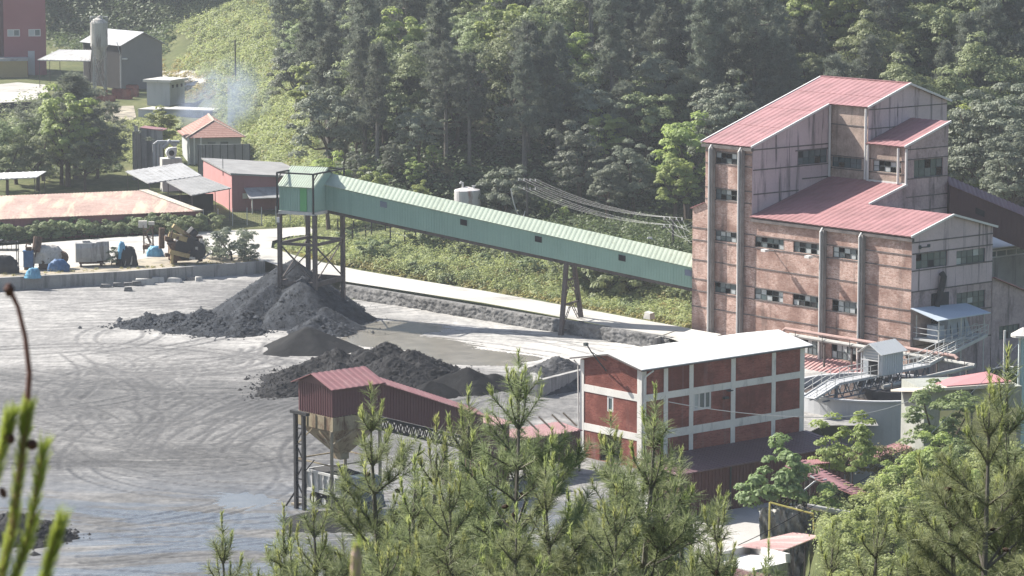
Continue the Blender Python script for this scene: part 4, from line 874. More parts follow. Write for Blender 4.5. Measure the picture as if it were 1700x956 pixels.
pile('coal_heap', [cone(777, 608, 289, .55), cone(750, 618, 289, .5), cone(820, 618, 290, .5), cone(845, 630, 288.5, .5)], m_c3 if False else mat('dark_coal_slack', (.03, .03, .031), .3, 1, .9, fine=8, bump=.4, spec=.0), 'dark coal slack heap with two humps behind the maroon gallery roof', 5, .2, .05, 300, lumpsize=.09)
pile('coal_heap', [cone(716, 629, 285.5, .55)], mat('dark_coal_slack', (.04, .04, .041)), 'smallest dark coal cone directly above the maroon gallery roof', 6, .2, .04)
pile('gravel_heap', [cone(925, 590, 292, .55), cone(895, 605, 290, .5), cone(945, 600, 293, .5)], m_c4, 'pale grey gravel heap behind the concrete bin wall', 7, .18, .08, 900, cat='gravel heap', lumpsize=.09)
pile('coal_heap', [cone(20, 848, 226, .5), cone(60, 862, 225, .5), cone(-30, 850, 226, .5)], m_c3, 'black coal heap behind the blurred pine twig at the edge of the yard', 8, .2, .12, 500, lumpsize=.2)
pile('coal_heap', [cone(560, 842, 230, .38), cone(600, 850, 229.5, .38), cone(525, 846, 230, .38)], m_c2, 'low spill of fine grey coal on the ground before the tipper truck', 9, .2, .03)
# bin wall
b = MB(); pts_ = [G(880, 645), G(894, 659), G(972, 639)]
for p, q in zip(pts_[:-1], pts_[1:]):
    d = nrm(q-p); nn = np.array([-d[1], d[0], 0]); lo = [p, q, q+nn*.5, p+nn*.5]; b.hexa(lo, [x+EZ*1.5 for x in lo], 0, True)
setp(b.build('bin_wall', m_conc), 'grey concrete bin wall holding the pale gravel heap', 'wall')
# slabs along the foot of the retaining wall
r = random.Random(5)
for i, (u, v, L, h, nm) in enumerate([(176, 477, 1.4, .4, 0), (196, 476, 1.3, .5, 0), (215, 474, 1.5, .4, 0), (227, 474, 1.2, .55, 0), (240, 472, 2.4, .7, 1), (262, 468, 1.6, .6, 1), (290, 468, 1.8, .5, 1), (318, 465, 1.6, .35, 0), (330, 466, .9, .5, 1), (213, 483, 1.0, .5, 0), (255, 464, 2.0, .9, 0)]):
    p = G(u, v); a = r.uniform(-.3, .3); d = np.array([math.cos(a), math.sin(a), 0]); n = np.array([-d[1], d[0], 0]); b = MB(p, d, n)
    b.hexa([(-L/2, -.4, -.05), (L/2*.9, -.45, -.05), (L/2, .35, -.05), (-L/2*.9, .4, -.05)], [(-L/2*.8, -.3, h*.9), (L/2*.8, -.3, h), (L/2*.75, .25, h*.85), (-L/2*.8, .3, h)])
    o = b.build('rubble_block', [m_kerb, m_conc_l][nm]); setp(o, ['dark broken slab dumped at the foot of the retaining wall', 'pale broken concrete lump dumped at the foot of the retaining wall'][nm], 'rubble', ['dark slabs along the retaining wall', 'pale lumps along the retaining wall'][nm])
# ================================================================ thickener tank, gantry, cabin
TC = np.array([32.6, 280.6, 0])
m_plw = mat('pale_grey_render', (.52, .53, .54), .08, .3, .85, stain=(.35, .36, .37), samt=.4, sthr=.55)
TK2 = thing('thickener_tank', TC+EZ*LOWZ, 'large round pale concrete settling tank with dark water between the two brick buildings', 'tank')
b = MB(TC); b.lathe((0, 0, 0), [(7.6, -6.6), (7.6, 1.45), (7.72, 1.46), (7.72, 1.62), (7.3, 1.62), (7.3, .5)], 64, caps=False); b.build('tank_wall', m_plw, TK2, smooth=False)
b = MB(TC); b.lathe((0, 0, 0), [(7.3, .85), (.01, .85)], 64, caps=False); b.build('water', water('tank_slurry', (.10, .075, .06), .2), TK2)
b = MB(TC+E2*2.0+E1*1.5); b.lathe((0, 0, 0), [(4.3, .86), (4.3, 1.75), (4.1, 1.75), (4.1, .9)], 40, caps=False); b.lathe((0, 0, 0), [(4.1, 1.3), (.01, 1.3)], 40, caps=False); b.build('inner_launder', mat('dark_wet_concrete', (.06, .06, .065), .3, .6, .6), TK2)
GD2 = nrm([.68, .73, 0]); GN2 = np.array([GD2[1], -GD2[0], 0])
fg = (TC+EZ*2.75, GD2, -GN2)
m_gal = mat('galvanised_steel', (.52, .53, .54), .15, 1, .6)
GT_ = thing('tank_gantry', TC+EZ*2.2, 'pale steel lattice gantry with handrails crossing over the round settling tank', 'gantry')
b = MB(*fg)
b.box(-6.2, 7.6, -.7, .7, -.08, 0)
for y in (-.72, .72): b.bar((-6.2, y, -.05), (7.6, y, -.05), .12, .22); b.bar((-9.6, y, -.95), (-6.2, y, -.05), .14, .2)
b.hexa([(-9.6, -.7, -1.0), (-6.2, -.7, -.1), (-6.2, .7, -.1), (-9.6, .7, -1.0)], [(-9.6, -.7, -.94), (-6.2, -.7, -.04), (-6.2, .7, -.04), (-9.6, .7, -.94)]); b.build('deck', m_gal, GT_)
b = MB(*fg)
for y in (-.72, .72):
    b.bar((-8.5, y, -1.35), (7.6, y, -1.3), .12)
    n = 11
    for i in range(n):
        xa = -7.0+14.4*i/n; xb = -7.0+14.4*(i+1)/n; b.bar((xa, y, -1.32), ((xa+xb)/2, y, -.15), .08); b.bar(((xa+xb)/2, y, -.15), (xb, y, -1.32), .08)
b.build('lattice', mat('blue_grey_steel', (.16, .18, .21), .2, 1, .7), GT_)
for x in (-6.6, 7.3):
    b = MB(*fg)
    for y in (-.72, .72): b.bar((x, y, -2.75+LOWZ), (x, y, -.2), .22)
    b.build('leg', mat('blue_grey_steel', (.16, .18, .21)), GT_)
b = MB(*fg)
for y in (-.74, .74):
    for z in (.5, 1.0): b.bar((-6.2, y, z), (7.6, y, z), .045); b.bar((-9.6, y, z-.9), (-6.2, y, z), .045)
    for i in range(14): x = -9.4+i*1.3; b.bar((x, y, 0 if x > -6.2 else -.05-(-6.2-x)*.26), (x, y, 1.0 if x > -6.2 else 1-(-6.2-x)*.26), .045)
b.build('handrail', m_white_st, GT_)
CB = thing('operator_cabin', TC+EZ*2.75+GD2*1.0, 'small white ribbed metal hut with gabled white roof standing on the steel gantry', 'cabin')
b = MB(*fg); b.box(-.5, 2.6, -1.25, .9, .02, 2.15)
for i in range(9): b.box(-.45+i*.345, -.33+i*.345, -1.28, -1.25, .04, 2.1)
b.poly([(-.5, -1.25, 2.15), (-.5, .9, 2.15), (-.5, -.15, 2.85)]); b.build('wall', mat('white_ribbed_metal', (.60, .63, .66), .05, 1, .5, spec=.4), CB)
b = MB(*fg); b.corr((-1.1, -1.55, 1.98), (4.0, 0, 0), (0, 1.42, .92), .4, .03); b.corr((-1.1, -.12, 2.9), (4.0, 0, 0), (0, 1.35, -.9), .4, .03); b.build('roof', m_abw, CB)
b = MB(*fg)
for i in range(5): b.box(-.60, -.52, -1.0+i*.1, .7-i*.1, 1.5+i*.26, 1.62+i*.26)
b.box(-1.0, -.9, -1.2, -1.1, 0, 2.0); b.box(-1.0, -.9, .7, .8, 0, 2.0); b.box(-1.0, -.95, -1.1, .7, 1.35, 1.45); b.build('louvre', m_trim, CB)
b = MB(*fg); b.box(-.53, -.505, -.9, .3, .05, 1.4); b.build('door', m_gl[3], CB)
# control balcony on the gable
s1 = 3.2
zf = PL(1570, 565, O+E1*s1, E1)[2]; zc = PL(1608, 524, O+E1*s1, E1)[2]
BL = thing('control_balcony', O+E1*1.6+E2*4+EZ*0, 'steel balcony with handrails and pale blue canopy against the shaded gable of the washery', 'balcony')
b = MB(*fr); b.box(.08, s1, .3, 7.0, zf-.18, zf); b.build('deck', m_white_st, BL)
b = MB(*fr); b.hexa([(.15, -.2, zc+.75), (s1+.4, -.2, zc-.05), (s1+.4, 7.2, zc), (.15, 7.6, zc+.5)], [(.15, -.2, zc+.83), (s1+.4, -.2, zc+.03), (s1+.4, 7.2, zc+.08), (.15, 7.6, zc+.58)]); b.build('canopy', mat('pale_blue_sheet', (.55, .62, .70), .05, 1, .5), BL)
b = MB(*fr)
for t in (.5, 3.6, 6.8):
    for s in (.3, s1-.1): b.bar((s, t, 0 if s > 1 else zf), (s, t, zc+.1), .09)
for z in (zf+.5, zf+1.0): b.bar((s1, .3, z), (s1, 7, z), .05); b.bar((.1, .3, z), (s1, .3, z), .05)
for i in range(8): b.bar((s1, .3+i*.95, zf), (s1, .3+i*.95, zf+1), .045)
b.build('handrail', m_white_st, BL)
TP = thing('wrapped_machine', O+E1*1.6+E2*4.4+EZ*zf, 'machine wrapped in pale blue sheet under the balcony canopy', 'machine')
b = MB(*fr); b.hexa([(.6, 2.6, zf), (2.2, 2.6, zf), (2.2, 6.2, zf), (.6, 6.2, zf)], [(.9, 3.0, zf+1.7), (1.9, 3.1, zf+1.6), (1.8, 5.7, zf+1.75), (.9, 5.6, zf+1.9)]); b.box(.8, 2.0, 1.4, 2.5, zf, zf+1.2)
b.build('wrapped_machine_body', mat('pale_blue_tarp', (.50, .55, .62), .15, 2, .6), TP); b = MB(*fr)
for t in (3.2, 4.2, 5.2): b.bar((.55, t, zf+.1), (1.2, t+.3, zf+1.95), .08); b.bar((2.25, t, zf+.1), (1.7, t+.3, zf+1.85), .08)
b.build('strap', m_frame, TP)
# stair bridge between gantry and balcony
sA = TC+EZ*2.75+GD2*7.5; sB = O+E1*(s1-.2)+E2*6.6+EZ*zf
SB = thing('stair_bridge', (sA+sB)/2, 'sloping white railed stair bridge joining the tank gantry to the balcony', 'stair')
sd = nrm((sB-sA)*[1, 1, 0]); sn = np.array([-sd[1], sd[0], 0])
b = MB(); Ls = np.linalg.norm(sB-sA)
for n in (-.6, .6): b.bar(sA+sn*n, sB+sn*n, .12, .3, world=True)
for i in range(18): p = sA+(sB-sA)*(i+.5)/18; b.bar(p-sn*.58, p+sn*.58, .3, .05, world=True)
b.build('flight', m_white_st, SB)
b = MB()
for n in (-.62, .62):
    for z in (.5, 1.0): b.bar(sA+sn*n+EZ*z, sB+sn*n+EZ*z, .055, world=True)
    for i in range(8): p = sA+(sB-sA)*i/7+sn*n; b.bar(p-EZ*.1, p+EZ*1.0+sd*.25, .06, world=True)
b.build('handrail', m_white_st, SB)
# pipes along the foot of the long facade
m_pp = mat('pinkish_pipe', (.42, .28, .25), .2, .6, .7, stain=(.2, .1, .08), samt=.5); m_gp = mat('lagged_grey_pipe', (.46, .45, .42), .2, .8, .75, stain=(.15, .1, .08), samt=.5)
zp = PL(1300, 545, O-E2*1.6, E2)[2]; sL = np.dot(PL(1300, 545, O-E2*1.6, E2)-O, E1)
PP = thing('pipe_rack', O+E1*-8-E2*1.6, 'pair of pink and grey pipes on brackets along the foot of the long brick facade', 'pipes')
b = MB(*fr); b.tube([(sL, -1.6, zp-.9), (sL+.05, -1.6, zp-.2), (sL+.3, -1.6, zp), (7.0, -1.6, zp), (7.4, -1.7, zp-.2)], .17, 8); b.build('upper_pipe', m_pp, PP)
b = MB(*fr); b.tube([(sL+.6, -1.7, zp-1.2), (sL+.65, -1.7, zp-.7), (sL+1, -1.7, zp-.5), (9.5, -1.7, zp-.55), (9.6, -2.2, zp-.6), (9.0, -9, zp-1.1), (8.6, -13, zp-1.4)], .2, 8); b.build('lower_pipe', m_gp, PP)
for s in np.arange(sL+2, 9.6, 3.6):
    b = MB(*fr); b.bar((s, -1.65, -1 if s < 0 else -3.2), (s, -1.65, zp-.75), .16); b.bar((s, -1.95, zp-.78), (s, -.05 if s < 0 else -1.4, zp-.78), .14); b.bar((s, -1.95, zp+.05), (s, -1.95, zp-.78), .05); b.build('bracket', m_leg, PP)
for t in (-5, -9, -12.5): b = MB(*fr); b.bar((9.25, t, LOWZ), (9.25, t, zp-1.0), .14); b.build('bracket', m_leg, PP)
RS = thing('red_lean_to', O+E1*-9-E2*3.5+EZ*-1.5, 'faded red ribbed lean-to roof at the foot of the long brick facade beside the annex', 'shed')
b = MB(*fr); b.corr((-16.5, -7.4, -1.7), (12.5, 0, 0), (0, 7.2, 2.5), .55, .09); b.build('roof', mat('faded_red_sheet', (.47, .26, .25), .15, .4, .6, stain=(.60, .48, .44), samt=.6, sthr=.5, sscale=(.7, .7, .7)), RS)
b = MB(*fr); b.box(-16.2, -4.3, -7.1, -.3, LOWZ, -1.75); b.build('wall', m_conc, RS)
# small flat pale roof left of the annex ridge
b = MB(*fr); b.hexa([(-28.8, -3.5, 1.0), (-24.5, -3.5, 1.0), (-24.5, -.8, 1.5), (-28.8, -.8, 1.5)], [(-28.8, -3.5, 1.12), (-24.5, -3.5, 1.12), (-24.5, -.8, 1.62), (-28.8, -.8, 1.62)]); 
PR = thing('porch', O+E1*-26.6-E2*2, "small pale flat porch roof by the downpipes at the foot of the washery's tower", 'porch'); b.build('roof', m_conc_l, PR)
b = MB(*fr); b.box(-28.5, -24.8, -3.2, -.7, -.2, .98); b.build('wall', m_conc, PR)
# ochre building at the edge
Y0 = PY(1522, 650, 243); yd = nrm([.975, .22, 0]); yn = np.array([-yd[1], yd[0], 0]); fy = (at(Y0, 0), yd, yn); zr = Y0[2]
OB = thing('ochre_building', at(Y0, LOWZ)+yd*4, 'low ochre walled building with a thin overhanging concrete and red roof slab', 'building')
b = MB(*fy); b.box(.9, 9, .72, 6, LOWZ, zr-1.7); b.build('lower_wall', mat('greenish_grey_render', (.36, .37, .33), .25, .5, .9, stain=(.08, .08, .07), samt=.6), OB)  # side walls coloured grey to tone down the sunlit end
b = MB(*fy); b.box(2.2, 8.6, .66, .716, LOWZ, zr-1.72); b.build('ochre_wall', mat('sunlit_ochre_render', (.98, .84, .46), .1, .4, .85, stain=(.45, .35, .2), samt=.4), OB)  # front panel coloured extra bright, standing in for sunlight on a shaded face
b = MB(*fy); b.box(.9, 9, .705, 6, zr-1.7, zr-.02); b.build('grey_wall', mat('greenish_grey_render', (.26, .28, .25), .25, .5, .9, stain=(.08, .08, .07), samt=.6), OB)  # grey-green upper wall above the ochre panel
b = MB(*fy); b.hexa([(0, 0, zr-.02), (8.1, 0, zr+.05), (8.1, 6, zr-.25), (0, 6, zr-1.0)], [(0, 0, zr+.15), (8.1, 0, zr+.38), (8.1, 6, zr+.1), (0, 6, zr-.85)]); b.build('roof_slab', mat('bleached_slab', (.66, .60, .52), .15, .5, .85), OB)
b = MB(*fy); b.hexa([(2.6, .3, zr+.21), (8.0, .3, zr+.37), (8.0, 5.8, zr+.12), (2.6, 5.8, zr-.52)], [(2.6, .3, zr+.30), (8.0, .3, zr+.50), (8.0, 5.8, zr+.35), (2.6, 5.8, zr-.3)]); b.build('roof_sheet', mat('rose_sheet_roof', (.48, .22, .22)), OB)
b = MB(*fy); b.bar((4.7, .3, LOWZ), (4.7, .3, zr), .14); b.build('post', m_frame, OB)
# blue column with pale hood at the frame edge
p = PY(1697, 640, 272); BC = thing('blue_column', at(p, LOWZ), 'pale blue round column with a white hood at the far right behind the ochre building', 'column')
b = MB(at(p, 0)); b.tube([(0, 0, LOWZ), (0, 0, 7.6)], .42, 12); b.build('shaft', mat('cyan_paint', (.42, .60, .62), .1, 1, .6), BC)
b = MB(at(p, 0)); b.lathe((0, 0, 0), [(1.1, 7.5), (1.1, 7.7), (.1, 8.3)], 16); b.build('hood', m_conc_l, BC)
b = MB(at(p, 0)); b.bar((-.45, 0, 2.4), (-3, .3, 2.4), .14); b.bar((-.35, -.3, 3.2), (-.35, -.3, 7.4), .16); b.bar((-.4, 0, 4.0), (-1.1, -.2, 4.6), .09); b.box(-1.35, -.85, -.4, 0, 4.4, 4.9); b.build('lamp_arm', m_trim, BC)
p = PY(1667, 600, 284); b = MB(at(p, 0)); b.tube([(0, 0, LOWZ), (0, 0, 6.2)], .1, 8); b.bar((0, 0, 2.9), (1.2, .3, 2.6), .06); b.bar((0, 0, 2.9), (-1.0, .3, 2.6), .06)
setp(b.build('mast', m_trim), 'thin white mast standing before the shaded brick wing', 'mast')
# ---------------------------------------------------------------- roofs and walls among the greenery below
def roof4(name, pts, label, ribs_along, m, posts=True, th=.07, cat='shelter', pitch=.3, zg=None):
    pts = [np.asarray(p, float) for p in pts]; c = sum(pts)/4
    rt_ = thing(name, at(c, zg if zg is not None else float(terr(c[0], c[1]))), label, cat)
    b = MB(); b.hexa([p-EZ*th for p in pts], pts, 0, True)
    a, d = pts[1]-pts[0], pts[3]-pts[0]; L = np.linalg.norm(a if ribs_along == 1 else d); n = max(2, int(L/pitch)); 
    up_ = nrm(np.cross(a, d)); up_ = up_ if up_[2] > 0 else -up_
    for i in range(n):
        t0, t1 = (i+.3)/n, (i+.62)/n
        q = ([pts[0]+a*t0, pts[0]+a*t1, pts[3]+(pts[2]-pts[3])*t1, pts[3]+(pts[2]-pts[3])*t0] if ribs_along == 1 else [pts[0]+d*t0, pts[0]+d*t1, pts[1]+(pts[2]-pts[1])*t1, pts[1]+(pts[2]-pts[1])*t0])
        b.hexa([x+up_*.003 for x in q], [x+up_*.045 for x in q], 0, True)
    b.build('roof', m, rt_)
    if posts:
        for p in pts+[(pts[0]+pts[3])/2, (pts[1]+pts[2])/2]:
            b = MB(); q = p+(c-p)*.06; b.bar(at(q, (zg if zg is not None else float(terr(q[0], q[1])))-.2), q-EZ*th, .1, world=True); b.build('post', m_leg, rt_)
    return rt_
roof4('garden_shelter', [PY(1303, 773, 231), PY(1334, 763, 235), PY(1482, 838, 226), PY(1440, 831, 222)], 'long narrow faded red sheet roof sloping down through bushes on thin posts', 2, m_redroof, pitch=.5)
roof4('garden_shelter', [PY(1402, 762, 245), PY(1528, 722, 252), PY(1528, 738, 247), PY(1412, 776, 242)], 'red sheet roof strip with dry creeper below the round settling tank', 2, m_redroof, pitch=.5)
roof4('garden_shelter', [PY(1330, 764, 240), PY(1372, 762, 242), PY(1378, 768, 239), PY(1345, 771, 238)], 'short red roof piece tucked between the fig tree and the round green tree', 1, m_redroof)
roof4('open_pavilion', [PY(1226, 906, 212), PY(1318, 884, 222), PY(1360, 890, 219), PY(1300, 914, 209)], 'striped pale pink sheet roof of an open pavilion below the rock wall', 1, mat('bleached_pink_sheet', (.58, .38, .36), .1, .4, .6, stain=(.72, .62, .58), samt=.7, sthr=.48, sscale=(.3, 1.2, .3)), zg=LOWZ)
pv = [PY(1175, 935, 207), PY(1246, 918, 213), PY(1308, 934, 206), PY(1250, 948, 200)]
FRF = thing('flat_roof_block', at(sum(pv)/4, LOWZ), 'small concrete block with a white flat roof and low parapet near the pavilion', 'building')
b = MB(); b.hexa([at(p, LOWZ) for p in pv], pv, 0, True); b.build('wall', m_conc, FRF)
b = MB()
for p, q in ((pv[0], pv[1]), (pv[1], pv[2])): b.bar(p+EZ*.3, q+EZ*.3, .35, .6, world=True)
b.build('parapet', m_conc_l, FRF)
b = MB(); b.hexa([p+EZ*.004 for p in pv], [p+EZ*.05 for p in pv], 0, True); b.build('roof_screed', m_abw, FRF)
roof4('low_red_roof', [PY(1165, 952, 201), PY(1205, 938, 205), PY(1300, 960, 197), PY(1230, 985, 190)], 'plum red sheet roof at the bottom edge in front of the white flat roof', 1, m_brownroof, cat='roof', zg=LOWZ)
m_rock = mat('masonry_rock', (.46, .45, .42), .4, .8, .95, stain=(.07, .07, .07), samt=.6, sthr=.5, sscale=(.9, .9, .6), fine=3, bump=.8)
w0, w1 = PY(1262, 880, 222), PY(1375, 880, 224)
rh = PY(1300, 846, 223)[2]-LOWZ; r_ = np.random.default_rng(12); nu, nv = 60, 26; V_ = []
for j in range(nv):
    for i in range(nu):
        p = w0+(w1-w0)*i/(nu-1); t = j/(nv-1); V_.append([p[0]+r_.normal(0, .04), p[1]+t*.9+r_.normal(0, .13)+.25*math.sin(i*.7+j*.9), LOWZ-.2+rh*t*(1+.05*math.sin(i*.4))+r_.normal(0, .04)])
for i in range(nu): V_.append([*(w0+(w1-w0)*i/(nu-1))[:2]+np.array([0, 3.0]), LOWZ+rh*.95])
ii = (np.arange(nv)[:, None]*nu+np.arange(nu-1)[None]).reshape(-1); o = rawmesh('rock_wall', V_, np.stack([ii, ii+1, ii+nu+1, ii+nu], -1), m_rock, False); setp(o, 'rough grey rock retaining wall beneath the fig tree', 'wall')
YR = thing('yellow_handrail', at(PY(1310, 845, 222.5), 1.0), 'bent yellow handrail on top of the rock wall', 'rail')
b = MB(); q = [PY(1278, 834, 222), PY(1350, 853, 221), PY(1351, 880, 221)]; b.tube(q, .07, 6, world=True); b.tube([q[0], at(q[0], 0)], .07, 6, world=True); b.build('rail', mat('yellow_paint', (.62, .55, .16), .1, 1, .5), YR)
TR = thing('timber_trellis', at(PY(1345, 840, 226), 1), 'dark timber slat trellis under the long red shelter roof', 'trellis')
b = MB(); a0, a1 = PY(1298, 826, 226), PY(1400, 848, 224)
for k in range(18): p = a0+(a1-a0)*k/17; b.bar(p, p-EZ*1.4, .09, world=True)
b.bar(a0, a1, .12, world=True); b.bar(a0-EZ*1.3, a1-EZ*1.3, .12, world=True); b.build('slat', mat('dark_timber', (.07, .055, .05), .3, 2, .9), TR)
b = MB(); b.tube([PY(1345, 790, 228), PY(1405, 822, 226)], .07, 6, world=True); b.tube([PY(1334, 815, 227), PY(1352, 800, 227.5), PY(1372, 796, 228)], .08, 6, world=True)
setp(b.build('pale_pipe', m_gal), 'pale slanting pipe under the long red shelter roof', 'pipe')
b = MB(); b.tube([PY(1340, 840, 221), PY(1400, 851, 220.5), PY(1425, 856, 220)], .2, 8, world=True); b.tube([PY(1378, 869, 218), PY(1428, 886, 217)], .22, 8, world=True)
setp(b.build('lagged_pipe', m_gp), 'thick lagged pipe crossing the overgrown slope beside the timber trellis', 'pipe')
def wire(name, pts, sag, rad, label, m, grp=None, n=16):
    P = []
    for a, c in zip(pts[:-1], pts[1:]):
        a, c = np.asarray(a), np.asarray(c)
        for i in range(n): t = i/n; P.append(a+(c-a)*t-EZ*sag*4*t*(1-t))
    P.append(np.asarray(pts[-1])); b = MB(); b.tube(P, rad, 4, world=True, caps=False); return setp(b.build(name, m), label, 'cable', grp)
m_wire = mat('pale_cable', (.55, .55, .54), .1, 1, .6); m_wired = mat('dark_cable', (.04, .04, .04), .1, 1, .7)
wire('cable', [PY(1110, 667, 238), PY(1375, 693, 240), PY(1510, 665, 242)], .3, .03, 'pale sagging cable strung across the front of the long red brick wall and the tank', m_wire)
wire('cable', [PY(1545, 720, 232), PY(1700, 560, 250)], .1, .022, 'thin pale cable slanting up past the ochre building', m_wire)
wire('cable', [PY(1225, 905, 210), PY(1330, 850, 216), PY(1460, 780, 225)], .1, .03, 'dark cable slanting over the pink pavilion roof', m_wired)
# ================================================================ buildings and scrap on the left
def GT(u, v, y0=345, y1=760):            # terrain point seen at a pixel
    ys_ = np.arange(y0, y1, .5); d = ray(u, v); k = ys_/d[1]; zs = CZ+d[2]*k; xs_ = d[0]*k; h = terr(xs_, ys_); i = np.where(zs <= h)[0]
    i = i[0] if len(i) else len(ys_)-1
    return np.array([xs_[i], ys_[i], h[i]])
def frame2(p, dx): dx = nrm([dx[0], dx[1], 0]); return (at(p, 0), dx, np.array([-dx[1], dx[0], 0]))
m_pink = mat('faded_pink_wall', (.46, .20, .21), .12, .3, .85, stain=(.25, .11, .11), samt=.5, sthr=.52)
m_pinkd = mat('dusty_rose_wall', (.40, .19, .20), .12, .3, .9, stain=(.2, .1, .1), samt=.4)
m_rust = mat('faded_rusty_roof', (.47, .32, .27), .3, .25, .75, stain=(.68, .58, .42), samt=.85, sthr=.50, sscale=(.55, .12, .3), fine=2)
m_tin = mat('grey_tin_roof', (.42, .42, .42), .2, .4, .6, stain=(.18, .17, .16), samt=.6, sthr=.5, sscale=(.8, .8, .8))
m_felt = mat('grey_felt_roof', (.30, .30, .30), .25, .4, .9, stain=(.5, .48, .45), samt=.5, sthr=.56, sscale=(.6, .6, .6))
m_dark = mat('dark_interior', (.025, .024, .024), .2, 1, .95)  # near-black colour standing in for the shade inside openings
# low pink shed
s0 = G(333, 381, 1.3); s1_ = G(-60, 398, 1.3); fx = nrm(s0-s1_); fs = (at(s0, 0), fx, np.array([-fx[1], fx[0], 0])); ze = PL(333, 349, s0, fs[2])[2]
PS = thing('pink_shed', at(s0, 1.3)-fx*12, 'long low faded pink shed with a rusty patched sheet roof', 'shed')
b = MB(*fs); b.box(-34, 0, 0, 9.5, .8, ze-.02); b.build('wall', m_pink, PS)
rb = np.array([-4.6, 10.5, 1.75])
b = MB(*fs); b.corr((-34, -.5, ze-.05), (34.3, 0, 0), tuple(rb), .4, .05); b.build('roof', m_rust, PS)
b = MB(*fs)
b.hexa([(-.9, -.45, ze+.02), (.25, -.45, ze+.02), (.25+rb[0], rb[1]-.5, ze+rb[2]), (-.9+rb[0], rb[1]-.5, ze+rb[2])], [(-.9, -.45, ze+.09), (.25, -.45, ze+.09), (.25+rb[0], rb[1]-.5, ze+rb[2]+.07), (-.9+rb[0], rb[1]-.5, ze+rb[2]+.07)]); b.build('pale_verge', mat('pale_verge_sheet', (.62, .58, .48), .2, .6, .8, stain=(.4, .25, .18), samt=.6, sthr=.5), PS)
# pink building with felt roof
c0 = G(386, 350, 1.3); dl = nrm([-.31, .95, 0]); dr = np.array([dl[1], -dl[0], 0]); fp = (at(c0, 0), dr, dl)
zt = PL(386, 290, c0, dl)[2]; LL = 17.5
PB = thing('pink_building', at(c0, 1.3)+dr*5+dl*8, 'flat roofed pink rendered building with a red side wall coloured bright as if sunlit', 'building')
b = MB(*fp); b.hexa([(.01, 0, 1), (11, 0, 1), (11, LL, 1), (.01, LL, 1)], [(.01, 0, zt), (11, 0, zt-.9), (11, LL, zt-.6), (.01, LL, zt+.4)]); b.build('wall', m_pinkd, PB)
b = MB(*fp); b.hexa([(-.05, 0, 1), (0, 0, 1), (0, LL, 1), (-.05, LL, 1)], [(-.05, 0, zt), (0, 0, zt), (0, LL, zt+.4), (-.05, LL, zt+.4)]); b.build('sunlit_side_wall', mat('sunlit_rose_wall', (.60, .30, .29), .1, .5, .8, stain=(.70, .42, .4), samt=.4, sthr=.56), PB)  # brighter copy of the rose wall, sunlight put into its colour
b = MB(*fp); b.hexa([(-.25, -.25, zt+.003), (11.2, -.25, zt-.9), (11.2, LL+.2, zt-.58), (-.25, LL+.2, zt+.42)], [(-.25, -.25, zt+.25), (11.2, -.25, zt-.65), (11.2, LL+.2, zt-.35), (-.25, LL+.2, zt+.65)]); b.build('roof', m_felt, PB)
b = MB(*fp); b.box(1.4, 2.2, -.07, -.003, 2.9, 3.6); b.build('window', m_trim, PB)
b = MB(*fp); b.hexa([(1.6, -3.2, zt-3.0), (7, -3.2, zt-3.0), (7, 0, zt-1.9), (1.6, 0, zt-1.9)], [(1.6, -3.2, zt-2.9), (7, -3.2, zt-2.9), (7, 0, zt-1.8), (1.6, 0, zt-1.8)]); b.build('canopy', m_tin, PB)
b = MB(*fp); b.bar((2, -3.0, 1), (2, -3.0, zt-3.0), .12); b.bar((6.7, -3.0, 1), (6.7, -3.0, zt-3.0), .12); b.build('canopy_post', m_trim, PB)
b = MB(*fp); b.bar((-.1, 5.0, zt-.6), (-.1, 5.0, zt+2.0), .08); b.bar((-.1, LL, zt), (-.1, LL, zt+2.4), .12); b.build('vent_pipe', m_frame, PB)
# tin roofs between
def quadroof(name, px_, ys_, label, m, zg, cat='roof', th=.12, postm=None, ribs=0):
    pts = [PY(u, v, y) for (u, v), y in zip(px_, ys_)]; return roof4(name, pts, label, ribs or 1, m, th=th, cat=cat, zg=zg, pitch=.8)
quadroof('tin_lean_to', [(208, 284), (302, 270), (335, 291), (246, 304)], [424, 430, 419, 413], 'grey patched tin roof lean-to between the rusty shed and the red side wall', m_tin, 1.3)
quadroof('felt_lean_to', [(276, 301), (334, 292), (384, 312), (318, 324)], [414, 419, 410, 404], 'dark felt roof lean-to with rubble on it beside the red side wall', m_felt, 1.3)
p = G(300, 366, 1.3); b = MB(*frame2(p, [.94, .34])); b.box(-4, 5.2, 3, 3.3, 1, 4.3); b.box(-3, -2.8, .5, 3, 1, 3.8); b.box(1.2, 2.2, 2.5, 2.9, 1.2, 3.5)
setp(b.build('open_bay_wall', m_dark), 'open bay wall coloured near black for the shade under the felt lean-to roof', 'wall')  # dark wall painted for the shade inside the lean-to
quadroof('white_canopy', [(-30, 288), (77, 284), (60, 294), (-30, 298)], [424, 424, 418, 418], 'flat white canopy roof on thin posts in front of the dark trees', m_abw, 1.3, cat='canopy')
# chain link fence
CF = thing('chain_link_fence', G(395, 372, 1.3), 'grey chain link fence with posts before the pink rendered building', 'fence')
fa0, fb0 = G(338, 377, 1.3), G(600, 366, 1.3)
for i in range(12): 
    p = fa0+(fb0-fa0)*i/11; b = MB(); b.bar(p, p+EZ*2.3, .1, world=True); b.build('fence_post', m_gal, CF)
b = MB()
for i in range(90): p = fa0+(fb0-fa0)*i/89; b.bar(p+EZ*.1, p+EZ*2.2, .018, world=True)
for z in np.arange(.2, 2.3, .3): b.bar(fa0+EZ*z, fb0+EZ*z, .02, world=True)
b.build('wire_mesh', m_frame, CF)
